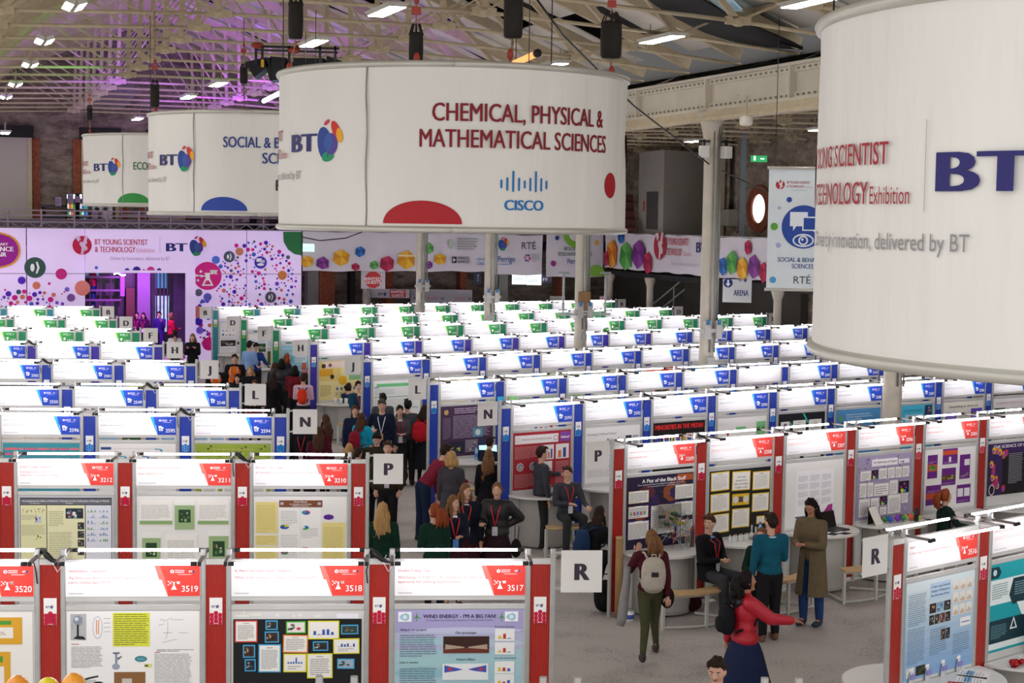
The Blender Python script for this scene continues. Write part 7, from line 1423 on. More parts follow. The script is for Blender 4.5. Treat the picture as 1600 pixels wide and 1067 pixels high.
        g.add([(x*.97, y*.97, z) for x, y, z in V], [(j*n+k, j*n+(k+1) % n, (j+1)*n+(k+1) % n, (j+1)*n+k) for j in range(rows_) for k in range(n)], smooth=True); g.build('skirt', bm_, o)
    else: t_ = g.build('trousers', bm_, o); REM.append((t_, vox))
    # top
    tt, tc_ = top[:2]; tm = cloth('cloth_%s' % tc_.strip('#'), tc_) if tt != 'puffer' else mat('quilt_%s' % tc_.strip('#'), tc_, .5, bump=1.0, bscale=3.2, bd=.03, kind='wave', vary=.08, stretch=(0, 0, 1)); inf = {'shirt': .014, 'jumper': .02, 'jacket': .034, 'puffer': .042, 'blazer': .026, 'coat': .024, 'dress': .018}[tt]
    g = MB(); g.ell(P+sd*.05*s, (.150*s*build+inf*1.3, .108*s+inf*1.2, .115*s), 14, 8, rot=rot); g.ell(P+sd*.18*s, (.135*s*build+inf, .1*s+inf, .18*s), 14, 8, rot=rot); g.ell(ch, (.155*s*build+inf, .11*s+inf, .168*s+inf*.5), 14, 10, rot=rot)
    capsule(g, sh_c-Vector((sw*.85, 0, 0)), sh_c+Vector((sw*.85, 0, 0)), .058*s+inf*.7, .058*s+inf*.7)
    for S_, E_, W_, f_, sx in arm: capsule(g, S_, E_, .05*s+inf, .039*s+inf*.9); capsule(g, E_, E_.lerp(W_, .93), .039*s+inf*.8, .03*s+inf*.55)
    if tt in ('jacket', 'puffer', 'coat'): capsule(g, nk-sd*.06*s, nk-sd*.005*s, .085*s, .075*s)
    tpo = g.build({'coat': 'coat', 'jacket': 'jacket', 'puffer': 'padded_jacket', 'blazer': 'blazer', 'shirt': 'shirt', 'jumper': 'jumper', 'dress': 'dress_top'}[tt], tm, o); REM.append((tpo, vox))
    if tt in ('coat', 'dress', 'blazer'):
        L = {'coat': .62, 'dress': .42, 'blazer': .2}[tt]*s; g = MB(); n = 32; V = []
        for j in range(7):
            t = j/6; rx = (.155+.05*t)*s+inf; ry = (.12+.05*t)*s+inf
            for k in range(n): a = 2*math.pi*k/n; gap = .0 if tt == 'dress' else 0; V.append((rx*(1+.03*t*math.cos(5*a+seed))*math.cos(a), ry*math.sin(a)+P.y+(t*.1 if pose in ('sit', 'perch') else 0), P.z+.12*s-L*t))
        fr = [(j*n+(k+1) % n, j*n+k, (j+1)*n+k, (j+1)*n+(k+1) % n) for j in range(6) for k in range(n) if not (tt in ('coat', 'blazer') and k in (7, 8) )]
        g.add(V, fr, smooth=True); g.add([(x*.96, y*.96, z) for x, y, z in V], [f[::-1] for f in fr], smooth=True); g.build({'coat': 'coat_skirt', 'dress': 'dress_skirt', 'blazer': 'blazer_hem'}[tt], tm, o)
    if vest:
        g = MB(); g.ell(P+sd*.14*s, (.135*s*build+.05, .1*s+.048, .2*s), 14, 9, rot=rot); g.ell(ch, (.15*s*build+.045, .11*s+.045, .185*s), 14, 10, rot=rot); v_ = g.build('hi_vis_vest', cloth('cloth_hivis', vest), o); REM.append((v_, vox)); g = MB()
        for sx in (-.5, .5): g.tube([ch+Vector((sx*.17, .165, -.2)), ch+Vector((sx*.18, .168, .0)), ch+Vector((sx*.19, .12, .14))], .016, 5)
        g.build('reflective_stripe', mat('grey_reflective_tape', '#b5b5b0', .3, .4), o)
    if collar:
        g = MB(); n = 14; c_ = nk-sd*.025*s; g.tube([c_+Vector((.068*s*math.cos(2*math.pi*k/n), .066*s*math.sin(2*math.pi*k/n), .0)) for k in range(n+1)], .016*s, 6); fy = c_+Vector((0, .09*s, -.03*s))
        g.add([fy+Vector((-.05*s, -.01, .03)), fy+Vector((0, .03*s, -.09*s)), fy+Vector((.05*s, -.01, .03))], [(0, 1, 2)]); g.build('shirt_collar', cloth('cloth_%s' % collar.strip('#'), collar), o)
        if tie: g = MB(); g.bar(fy+Vector((0, .035*s, .01)), fy+Vector((0, .05*s, -.16*s)), .035*s, .012); g.build('tie', cloth('cloth_%s' % tie.strip('#'), tie), o)
    if lanyard:
        fy = inf+.118*s; g = MB(); b0 = P+sd*.17*s+Vector((0, fy+.02, 0)); lm = mat('lanyard_%s' % lanyard.strip('#'), lanyard, .6)
        for sx in (-1, 1): g.tube([nk+Vector((sx*.05*s, -.055*s, .0)), nk+Vector((sx*.078*s, .02, -.02*s)), ch+Vector((sx*.062*s, fy+.012, .08*s)), b0], .0085, 5)
        g.build('lanyard', lm, o); g = MB(); g.box((-.04, 0, -.13), (.04, .006, 0)); bd = g.build('name_badge', mat('badge_%s' % badge.strip('#'), badge, .5, vary=.2, vscale=30), o, b0+Vector((0, .012, 0)))
    # shoes
    for hip, kn, an in legs:
        g = MB(); tip = .07 if pose != 'walk' or an.z < .1 else .03
        g.ell(an+Vector((0, .055*s, -.045)), (.047*s, .135*s, .045), 12, 8, fn=lambda p: 1 if p.z > -.3 else .97); g.ell(an+Vector((0, -.01, -.01)), (.046*s, .055*s, .06), 10, 7); g.build('shoe', mat('shoe_%s' % shoes.strip('#'), shoes, .55, vary=.1), o)
    return o, dict(P=P, ch=ch, nk=nk, hc=hc, sd=sd, s=s, arm=arm, F=F, sw=sw, loc=loc, rz=R(face))
def backpack(pr, label, col, strap=None, w=.3, h=.44, d=.17, patch=None):
    o_, q = pr; s = q['s']; c = q['ch']+Vector((0, -.135*s-d*.55, -.09))
    o = thing('backpack', label, 'backpack', q['loc']+Matrix.Rotation(q['rz'], 3, 'Z') @ c, q['rz'])
    m = cloth('bag_%s' % col.strip('#'), col); mb = MB(); sq = lambda p: 1/max((abs(p.x)**4+abs(p.y)**4+abs(p.z)**4)**.25, .3)
    mb.ell((0, 0, 0), (w/2, d/2, h/2), 20, 14, fn=lambda p: (sq(p)*.5+.5)); mb.build('bag_body', m, o)
    mb = MB(); mb.ell((0, -d*.42, -h*.15), (w*.4, d*.3, h*.26), 16, 10, fn=lambda p: (sq(p)*.5+.5)); mb.build('front_pocket', m, o)
    sm = cloth('bag_%s' % (strap or col).strip('#'), strap or col); mb = MB()
    for sx in (-1, 1): mb.tube([(sx*.07, d*.3, h*.42), (sx*.10, d*.5+.03, h*.56), (sx*.12, d*.5+.16, h*.52), (sx*.135, d*.5+.24, h*.25), (sx*.14, d*.5+.20, -h*.1), (sx*.12, d*.4, -h*.36)], .015, 6)
    mb.build('shoulder_strap', sm, o); mb = MB(); mb.tube([(-.03, 0, h*.48), (-.025, 0, h*.56), (.025, 0, h*.56), (.03, 0, h*.48)], .009, 5); mb.build('grab_handle', sm, o)
    if patch: mb = MB(); mb.box((-.045, -d*.72, h*.0), (.045, -d*.70, h*.13)); mb.build('patch', mat('black_patch', patch, .6), o)
    return o
V_ = {}
# ---- foreground and middle
V_['walk'] = person('girl walking away with a light grey backpack, maroon jumper and olive trousers', 1018, 829, 1.64, 4, hair=('pony', 'lbrown'), top=('jumper', '#4a1420'), bottom=('leggings', '#45472f'), arms=('strap', 'swing'), pose='walk', female=True, shoes='#2e2620', hy=10, collar='#7d7a78')
backpack(V_['walk'], 'light grey canvas backpack on the walking girl', '#b5ada0', w=.31, h=.46, patch='#1d1d1d')
q = V_['walk'][1]; o = thing('scarf', 'long grey scarf over the left arm of the walking girl', 'scarf', q['loc']+Matrix.Rotation(q['rz'], 3, 'Z') @ Vector((-.30, .02, .55)), q['rz']); mb = MB(); mb.tube([(.02, .02, .62), (0, 0, .45), (-.03, 0, .2), (-.05, -.02, -.02), (-.08, -.03, -.12)], [.035, .05, .06, .065, .05], 8); mb.build('scarf_cloth', cloth('cloth_scarf', '#8e8c8c'), o)
o = thing('shoulder_bag', 'small black shoulder bag hanging behind the walking girl', 'bag', q['loc']+Matrix.Rotation(q['rz'], 3, 'Z') @ Vector((.22, .02, .78)), q['rz']); mb = MB(); mb.ell((0, 0, 0), (.09, .05, .14), 14, 9); mb.build('bag_body', cloth('cloth_bagblack', '#141316'), o); mb = MB(); mb.tube([(0, 0, .1), (-.03, .0, .4), (-.09, .02, .62)], .008, 5); mb.build('bag_strap', cloth('cloth_bagblack', '#141316'), o)
V_['red'] = person('dark curly haired woman in a red padded jacket and navy skirt walking right', 1168, 893, 1.68, -78, skin='mid', hair=('pony', 'black'), top=('puffer', '#b3182c'), bottom=('longskirt', '#1c2646'), arms=('swing', 'reach'), pose='walk', female=True, shoes='#141414', seed=2, hp_=-6, leglen=.9)
backpack(V_['red'], 'small black backpack on the woman in the red jacket', '#15151a', w=.26, h=.34, d=.16)
q = V_['red'][1]; mb = MB(); mb.ell(q['nk']+Vector((0, -.10, -.05)), (.12, .07, .07), 14, 8); mb.build('hood', cloth('cloth_hoodgrey', '#3a3a42'), V_['red'][0])
person('boy with short dark hair cut by the bottom edge', 1121, 1028, 1.72, 150, hair=('short', 'dark'), top=('jumper', '#2a2a30'), hp_=14, hy=10)
V_['blazer'] = person('boy in a black blazer with blue shirt and striped tie perched on the bench', 1109, 804, 1.74, 205+20, hair=('short', 'brown'), top=('blazer', '#131419'), bottom=('trousers', '#3a3b40'), arms=('clasp', 'clasp'), pose='sit', collar='#86a8d8', tie='#2a2c4a', lanyard='#c8201f', hy=-95+20, hp_=8, sit=.56)
V_['teal'] = person('boy in a teal jumper with a red lanyard standing with his back turned', 1205, 803, 1.70, 12, hair=('short', 'dark'), top=('jumper', '#12566c'), bottom=('trousers', '#1a181c'), arms=('down', 'front'), collar='#bcd0e6', lanyard='#b8202c', shoes='#6a4630', seed=1, hy=22)
person('girl in a dark green jumper seated behind the boy in teal', 1190, 826, 1.62, 150, hair=('half', 'lbrown'), top=('jumper', '#0f2a20'), bottom=('skirt', '#16161c'), arms=('clasp', 'clasp'), pose='sit', female=True, sit=.52)
V_['trench'] = person('tall woman with long black hair in an open khaki trench coat and blue jeans', 1268, 779, 1.78, 140, hair=('long', 'black'), top=('coat', '#6a5c46'), bottom=('jeans', '#26406e'), arms=('front', 'front'), female=True, skin='mid', hp_=32, lean=6, seed=3, shoes='#232c40')
person('red haired girl with a red bow, seated in a dark green jumper', 1478, 765, 1.60, -80, hair=('pony', 'red'), top=('jumper', '#122a25'), bottom=('skirt', '#16161c'), arms=('table', 'table'), pose='sit', female=True, lanyard='#c01f2c', collar='#e6e2e2')
V_['sr'] = person('girl with long dark hair and a black jacket seated at the letter R board', 938, 792, 1.62, -60, hair=('long', 'dark'), top=('jacket', '#141418'), bottom=('trousers', '#16161a'), arms=('table', 'table'), pose='sit', female=True, lean=18)
backpack(V_['sr'], 'navy backpack on the girl seated by the letter R board', '#1c3558', w=.3, h=.4)
# trio and greens
V_['g1'] = person('girl with long straight blonde hair seen from behind in a dark green jumper', 598, 786, 1.63, 0, hair=('long', 'blonde'), top=('jumper', '#0d3226'), bottom=('skirt', '#14221e'), arms=('down', 'down'), female=True)
V_['g2'] = person('red haired girl with a thick ponytail in a dark green jumper', 679, 788, 1.63, 28, hair=('pony', 'red'), top=('jumper', '#0d3226'), bottom=('skirt', '#14221e'), arms=('front', 'down'), female=True, lanyard='#c01f2c', hy=20)
person('wavy haired girl in a navy jumper with a bright blue badge, looking right', 709, 775, 1.60, 195, hair=('long', 'lbrown'), top=('jumper', '#161b2c'), bottom=('skirt', '#3a1420'), arms=('front', 'open'), female=True, lanyard='#d02030', badge='#4f8fd8', collar='#ece9ea', hy=35)
person('smiling girl with very long light brown hair in a navy blazer', 728, 757, 1.64, 190, hair=('long', 'lbrown'), top=('blazer', '#171a2a'), bottom=('skirt', '#3a1420'), arms=('down', 'open'), female=True, lanyard='#d02030', collar='#ece9ea', hy=30, seed=5)
V_['jk'] = person('girl in a black padded jacket holding a bottle, with a large badge', 777, 755, 1.66, 172, hair=('bun', 'lbrown'), top=('puffer', '#101012'), bottom=('longskirt', '#2c1420'), arms=('hip', 'open'), female=True, lanyard='#d8203a', badge='#c9c4d0', collar='#ece9ea')
q = V_['jk'][1]; o = thing('camera_bag', 'small black bag hanging from the arm of the girl in the padded jacket', 'bag', q['loc']+Matrix.Rotation(q['rz'], 3, 'Z') @ Vector((-.30, .08, .72)), q['rz']); mb = MB(); mb.ell((0, 0, 0), (.08, .06, .14), 12, 8); mb.build('bag_body', MATS['cloth_bagblack'], o); mb = MB(); mb.tube([(-.02, 0, .12), (-.04, 0, .32), (.02, 0, .34), (.02, 0, .12)], .006, 5); mb.build('bag_strap', MATS['cloth_bagblack'], o)
S_, E_, W_, f_, sx = q['arm'][0]; o = thing('drink_bottle', 'dark drink bottle in the hand of the girl in the padded jacket', 'bottle', q['loc']+Matrix.Rotation(q['rz'], 3, 'Z') @ (W_+f_*.11), q['rz']); mb = MB(); mb.lathe([(.03, -.1), (.032, .06), (.014, .1), (.014, .13)], 10); mb.build('bottle_body', mat('dark_cola', '#2a1712', .2), o); mb = MB(); mb.lathe([(.016, .13), (.016, .15)], 10); mb.build('bottle_cap', mat('black_cap', '#111111', .4), o)
person('man in a maroon shirt leaning right over the laptop table', 697, 695, 1.80, -62, hair=('short', 'dark'), top=('shirt', '#7d2036'), bottom=('jeans', '#1b2740'), arms=('down', 'table'), lean=42, lanyard='#b8202c', hp_=10)
person('woman with a blonde bob in a charcoal knit dress, back to the camera', 706, 706, 1.66, -12, hair=('bob', 'blonde'), top=('dress', '#3f3c42'), bottom=('tights', '#2c2a30'), arms=('down', 'front'), female=True)
person('girl with long wavy light brown hair in a black jumper, back to the camera', 764, 703, 1.60, -10, hair=('long', 'lbrown'), top=('jumper', '#131318'), bottom=('skirt', '#16161c'), arms=('down', 'down'), female=True, seed=4)
person('boy in a navy jumper leaning at the laptop beside the water bottle', 766, 683, 1.68, -35, hair=('short', 'dark'), top=('jumper', '#141b2e'), bottom=('trousers', '#22242c'), arms=('table', 'table'), pose='sit', lean=25)
V_['gs'] = person('tall boy in a grey jumper standing with an outstretched hand by the red poster', 847, 698, 1.72, -68, hair=('short', 'dark'), top=('jumper', '#3c3e46'), bottom=('trousers', '#2c2c2e'), arms=('reach', 'down'), lanyard='#b8202c', shoes='#121212')
person('boy in a grey jumper and dark trousers seated at the half round table', 887, 729, 1.70, 200, hair=('short', 'brown'), top=('jumper', '#3c3e46'), bottom=('trousers', '#303234'), arms=('table', 'clasp'), pose='sit', lanyard='#c8203a', hy=-40, sit=.56)
# around the letter P board
person('man in an olive jacket standing behind the letter P board', 606, 690, 1.72, 180, hair=('short', 'brown'), top=('jacket', '#2e2c1c'), bottom=('trousers', '#1a191c'), arms=('pocket', 'pocket'), badge='#c9c4d0', lanyard='#b8202c')
person('young man with dark hair looking down, just above the letter P board', 589, 676, 1.74, 178, hair=('short', 'black'), top=('jacket', '#2c2a20'), bottom=('trousers', '#1a191c'), arms=('front', 'front'), hp_=30)
person('man in a navy half zip with a white lanyard facing the camera', 597, 624, 1.84, 180, hair=('short', 'grey'), top=('jumper', '#151d33'), bottom=('jeans', '#202a40'), arms=('down', 'pocket'), lanyard='#e6e9f2', badge='#c9a070', hp_=10)
person('black haired boy in grey standing behind the man with the white lanyard', 598, 615, 1.72, 20, hair=('short', 'black'), top=('jumper', '#4a4c50'), arms=('front', 'front'))
person('smiling boy in a grey jumper with a red lanyard', 625, 634, 1.66, 190, hair=('short', 'dark'), top=('jumper', '#54525a'), bottom=('trousers', '#26262a'), arms=('front', 'front'), lanyard='#c8203a', collar='#e9e9ee')
person('tall boy in grey seen from behind beside the smiling boy', 637, 624, 1.78, -15, hair=('short', 'black'), top=('jumper', '#43474b'), bottom=('trousers', '#26272b'), arms=('front', 'down'), hy=30)
V_['rs'] = person('girl with long dark hair in a red jumper and dark tartan skirt', 664, 633, 1.68, -25, hair=('half', 'dark'), top=('jumper', '#a01622'), bottom=('longskirt', '#171a22'), arms=('front', 'front'), female=True)
backpack(V_['rs'], 'round red backpack on the girl in the red jumper', '#b01824', w=.32, h=.42)
person('girl with dark hair tied back in a navy jumper, seated left of the teal boy', 545, 599, 1.66, -40, hair=('bun', 'dark'), top=('jumper', '#1c2850'), bottom=('trousers', '#26262a'), arms=('table', 'mouth'), pose='sit', female=True, lean=10)
person('boy in a dark teal jumper with a red lanyard, seated by the yellow poster', 560, 596, 1.72, -150, hair=('short', 'dark'), top=('jumper', '#0e3a52'), bottom=('trousers', '#26262a'), arms=('clasp', 'table'), pose='perch', lanyard='#c8203a', collar='#d9c98a', hy=-20)
person('woman in a navy coat with brown hair facing the camera behind the turquoise coat', 555, 634, 1.68, 185, hair=('bun', 'brown'), top=('jacket', '#16203c'), arms=('front', 'down'), female=True)
V_['tq'] = person('girl in a bright turquoise jacket with long brown hair', 566, 646, 1.62, -35, hair=('long', 'brown'), top=('jacket', '#149ab8'), bottom=('jeans', '#1c2438'), arms=('front', 'phone'), female=True)
backpack(V_['tq'], 'dark red backpack beside the turquoise jacket', '#8c1a2e', w=.24, h=.36)
person('small blonde girl with a black hair clip above the red booth 3210', 545, 694, 1.50, 40, hair=('bob', 'blonde'), top=('jumper', '#3a3040'), arms=('down', 'down'), female=True)
person('dark haired child just right of the blonde girl above booth 3210', 560, 700, 1.48, -40, hair=('short', 'dark'), top=('jumper', '#2a2630'), arms=('down', 'down'))
person('girl in a dark red jumper with reddish brown hair beside the letter N board', 508, 649, 1.64, 60, hair=('long', 'brown'), top=('jumper', '#5c1018'), bottom=('skirt', '#1a161c'), arms=('front', 'front'), female=True)
person('girl with very long straight brown hair below the letter N board', 497, 668, 1.60, 15, hair=('long', 'brown'), top=('jumper', '#4a1226'), bottom=('skirt', '#1a161c'), arms=('down', 'down'), female=True)
person('person in black with a red lanyard behind the letter N board', 472, 655, 1.68, 180, hair=('short', 'dark'), top=('jacket', '#12151c'), arms=('down', 'down'), lanyard='#c01f2c', badge='#d9c0c4')
V_['pk'] = person('boy in a pale pink shirt with his back turned, below the violet panel', 474, 584, 1.70, 0, hair=('short', 'dark'), top=('shirt', '#d5b3c8'), bottom=('trousers', '#23242c'), arms=('front', 'front'))
backpack(V_['pk'], 'small bright orange red backpack on the boy in the pink shirt', '#d83a1c', strap='#4a2028', w=.24, h=.36)
person('dark haired person in a navy and red jacket left of the pink shirt', 461, 572, 1.72, -20, hair=('bob', 'black'), top=('jacket', '#6e1420'), arms=('front', 'front'))
person('person in a black quilted coat with the hood down, back to the camera', 440, 561, 1.76, 5, hair=('bob', 'black'), top=('puffer', '#17191f'), bottom=('trousers', '#1f2024'), arms=('front', 'front'))
person('red haired woman looking right above the black quilted coat', 449, 553, 1.70, -60, hair=('long', 'red'), top=('jacket', '#22202a'), arms=('down', 'down'), female=True)
person('girl with long dark hair and black coat, back view beside letter board L', 427, 582, 1.62, 5, hair=('long', 'dark'), top=('coat', '#121216'), bottom=('skirt', '#121216'), arms=('down', 'down'), female=True)
person('girl with brown hair and glimpsed face left of the red haired woman', 430, 567, 1.62, -30, hair=('long', 'brown'), top=('jacket', '#1c2236'), arms=('down', 'down'), female=True, hy=-25)
person('pale faced girl peeking out right of the dark haired group', 484, 574, 1.62, 165, hair=('long', 'dark'), top=('jumper', '#1c1c26'), arms=('down', 'down'), female=True)
person('bearded man in an orange hi vis vest above the letter L board', 367, 554, 1.78, 182, hair=('short', 'dark'), top=('jacket', '#15161a'), arms=('down', 'down'), vest='#f06a1c')
person('second man in an orange hi vis vest half behind the letter J board', 338, 566, 1.74, 185, hair=('short', 'dark'), top=('jacket', '#15161a'), arms=('front', 'front'), vest='#f06a1c')
person('blonde woman in black facing the camera above the letter L board', 391, 573, 1.66, 182, hair=('half', 'blonde'), top=('jacket', '#15161c'), arms=('down', 'down'), female=True)
person('dark haired woman smiling left of the letter L board', 371, 585, 1.62, 178, hair=('long', 'black'), top=('jacket', '#1a1a20'), arms=('down', 'down'), female=True, collar='#d9d6d6')
person('woman holding something below the letter L board, mostly hidden', 398, 594, 1.62, 180, hair=('half', 'brown'), top=('jacket', '#14161c'), arms=('clasp', 'clasp'), female=True, bottom=('skirt', '#5c1222'))
person('tall man in a pale blue shirt at the second green table', 390, 533, 1.84, -30, hair=('short', 'dark'), top=('shirt', '#7f9fd2'), bottom=('trousers', '#1f2c5a'), arms=('down', 'front'), hp_=15)
person('dark haired companion in blue beside the man in the pale blue shirt', 400, 536, 1.76, -140, hair=('short', 'black'), top=('jumper', '#1f3f86'), arms=('table', 'table'), hp_=20)
person('photographer in black with light hair holding a camera by the pink pillar', 301, 522, 1.74, 180, hair=('half', 'lbrown'), top=('jacket', '#14151c'), bottom=('trousers', '#17171c'), arms=('phone', 'phone'), female=True)
person('person in a white top with a high ponytail behind the letter H board', 273, 516, 1.66, 10, hair=('bun', 'dark'), top=('jumper', '#e2e2e6'), arms=('down', 'down'), female=True)
person('woman facing the camera in front of the white top, above the letter H board', 274, 523, 1.52, 180, hair=('bun', 'dark'), top=('jumper', '#3a3a34'), arms=('down', 'down'), female=True)
person('person in a crimson jacket with pale hood by the pink entrance pillar', 268, 490, 1.72, -60, hair=('hood', 'lbrown'), top=('jacket', '#a8123a'), arms=('front', 'front'))
person('person in a blue coat and knitted hat in the entrance', 249, 487, 1.74, 178, hair=('short', 'dark'), top=('coat', '#30206e'), arms=('mouth', 'down'))
person('dark haired girl with a lanyard at the left of the entrance', 214, 488, 1.68, 175, hair=('half', 'black'), top=('jacket', '#4a1440'), arms=('front', 'front'), female=True, lanyard='#e04a8a')
person('second girl in the entrance, right of the first', 224, 489, 1.66, 180, hair=('half', 'black'), top=('jacket', '#3a1640'), arms=('down', 'down'), female=True, lanyard='#e04a8a')
person('visitor in a red hoodie and jeans on the stair landing behind the entrance glass', 146, 446, 1.72, 90, hair=('short', 'dark'), top=('jumper', '#b02a4a'), bottom=('jeans', '#22407a'), arms=('front', 'front'), pos=tuple(at(146, 446, Y=62.2))[:2], z0=at(146, 484, Y=62.2).z)
for px, lb, c in ((385, 'pale shirted person at the cafe behind the man with the dark backpack', '#8a7a8c'), (394, 'man in a dark jacket with a backpack at the mezzanine cafe', '#17171e'), (428, 'man with a dark backpack at the right end of the mezzanine cafe', '#2a2a34')):
    p = at(px, 316, Y=cy(px, SE+1.0)); person(lb, h=1.68, pos=(p.x, p.y), z0=p.z-1.68, face=10, hair=('short', 'black'), top=('shirt' if px != 394 else 'jacket', c), arms=('front', 'front'))
p = at(1155, 361, Y=57); person('person whose head shows over the side balcony banner', h=1.65, pos=(p.x, p.y), z0=p.z-1.65, face=170, hair=('short', 'brown'), top=('jumper', '#2a2630'), arms=('down', 'down'))
# ============================================================ things on tables and floor
TH = .896
def tbl(num, lx, ly, z=TH): p, th, bo = BOOTHS[num]; w = p+Matrix.Rotation(th, 3, 'Z') @ Vector((lx, ly, 0)); return Vector((w.x, w.y, z)), th
def water(num, lx, ly, label, z=TH):
    p, th = tbl(num, lx, ly, z); o = thing('water_bottle', label, 'bottle', p, th); mb = MB(); mb.lathe([(.033, 0), (.035, .02), (.035, .15), (.030, .19), (.014, .225), (.014, .24)], 14); mb.build('bottle_body', mat('pale_blue_pet', '#8fbfe6', .12, vary=.05), o)
    mb = MB(); mb.lathe([(.036, .06), (.036, .13)], 14); mb.build('bottle_label', mat('blue_bottle_label', '#3f7fc8', .5), o); mb = MB(); mb.lathe([(.017, .24), (.017, .265)], 12); mb.build('bottle_cap', mat('blue_bottle_cap', '#2c5fd0', .4), o)
water('3208', .80, -.30, 'water bottle with a blue cap beside the flasks on the table of booth 3208'); water('2547', .72, -.25, 'water bottle with a blue cap beside the laptop at booth 2547')
def laptop(num, lx, ly, rz, label, lit=False):
    p, th = tbl(num, lx, ly); o = thing('laptop', label, 'laptop', p, th+rz); bm_ = mat('black_laptop_shell', '#15161a', .4)
    mb = MB(); mb.cham((-.19, -.13, 0), (.19, .13, .018), .01); mb.build('base', bm_, o); mb = MB(); mb.box((-.17, -.02, .018), (.17, .11, .02)); mb.build('keyboard', mat('dark_keys', '#26272b', .6, bump=.5, bscale=60), o)
    mb = MB(); mb.box((-.19, 0, 0), (.19, .012, .25)); l = mb.build('lid', bm_, o, (0, .13, .015)); l.rotation_euler = (R(-15), 0, 0)
    mb = MB(); mb.box((-.175, -.003, .015), (.175, .0, .238)); mb.build('screen', mat('lit_laptop_screen', '#9fd6e6', .3, emit=.7) if lit else mat('dark_laptop_screen', '#0c0e12', .15, coat=.5), l)
laptop('3207', .84, -.28, .12, 'open black laptop with a dark screen on the table of booth 3207'); laptop('2547', 1.0, -.30, -.3, 'laptop with a bright blue screen beside the seated boy', True)
GLASS = mat('thin_lab_glass', '#dfe6e2', .08, trans=.0, vary=.05)
for i in range(7):
    p, th = tbl('3208', .30+.055*i, -.22-.02*(i % 2)); o = thing('glass_vial', 'small pale glass vial, %s in the row left of the flasks' % ORD[i], 'vial', p, th, 'vials on the table of booth 3208'); mb = MB(); mb.lathe([(.018, 0), (.02, .01), (.02, .07), (.012, .085), (.014, .09)], 10); mb.build('vial_glass', GLASS, o); mb = MB(); mb.lathe([(.015, .09), (.015, .105)], 10); mb.build('stopper', mat('tan_stopper', '#b8a080', .6), o)
for i, (lx, ly, c, lb) in enumerate(((.70, -.32, '#8a3218', 'round flask of red brown liquid'), (.745, -.18, '#cfd6d4', 'tall clear flask behind the red brown flask'))):
    p, th = tbl('3208', lx, ly); o = thing('lab_flask', lb+' on the table of booth 3208', 'flask', p, th); mb = MB(); mb.lathe([(.03, 0), (.05, .02), (.052, .05), (.03, .085), (.013, .1)], 14); mb.build('flask_bowl', mat('flask_%d' % i, c, .15), o); mb = MB(); mb.lathe([(.012, .1), (.011, .2), (.015, .205)], 12); mb.build('flask_neck', GLASS, o)
def paper(num, lx, ly, rz, label, c='#ecebe6', w=.21, h=.297, fn=None, cat='paper', z=TH, pages=.006):
    p, th = tbl(num, lx, ly, z); o = thing('paper_booklet', label, cat, p, th+rz); mb = MB(); mb.box((-w/2, -h/2, 0), (w/2, h/2, pages)); mb.c = [c]*6
    def fl(x, y, ww, hh, cc): mb.add([(x, y, pages+.001), (x+ww, y, pages+.001), (x+ww, y+hh, pages+.001), (x, y+hh, pages+.001)], [(0, 1, 2, 3)], 0, cc)
    rgg = random.Random(int(lx*999))
    if fn == 'keys':
        for i in range(1): fl(-w/2+.01, -h/2+.01, w-.02, h*.5, '#1b1b1d')
    else:
        for i in range(8): fl(-w*.4, h*.38-i*h*.1, w*rgg.uniform(.5, .8), h*.025, '#9a9a9a')
    if fn == 'blue': fl(-w*.3, 0, w*.6, h*.25, '#7fb0d8')
    mb.build('cover', PRINT, o); return o
paper('3516', .55, -.38, .6, 'red covered booklet on the table of booth 3516', '#c8402c'); paper('3516', .78, -.32, .5, 'open white report with a blue picture, on the table of booth 3516', fn='blue', w=.3); paper('3516', 1.0, -.20, .45, 'white report nearest the right of the table at booth 3516', fn='blue', w=.3)
paper('3207', .55, -.45, .3, 'black and white folded leaflet, left one before the laptop at booth 3207', fn='keys'); paper('3207', .75, -.5, .2, 'black and white folded leaflet, right one before the laptop at booth 3207', fn='keys')
paper('3208', .55, -.45, .1, 'white sheet near the edge of the table at booth 3208', w=.25); paper('2593', .62, -.28, .3, 'open dark folder on the table of booth 2593', '#2c2c34', w=.3); paper('2593', 1.0, -.3, .1, 'violet edged sheet on the table of booth 2593', '#6a5ab8'); paper('3205', .4, -.3, .4, 'white sheets at the left of the table at booth 3205'); paper('3205', .8, -.25, -.2, 'pale booklet on the table of booth 3205')
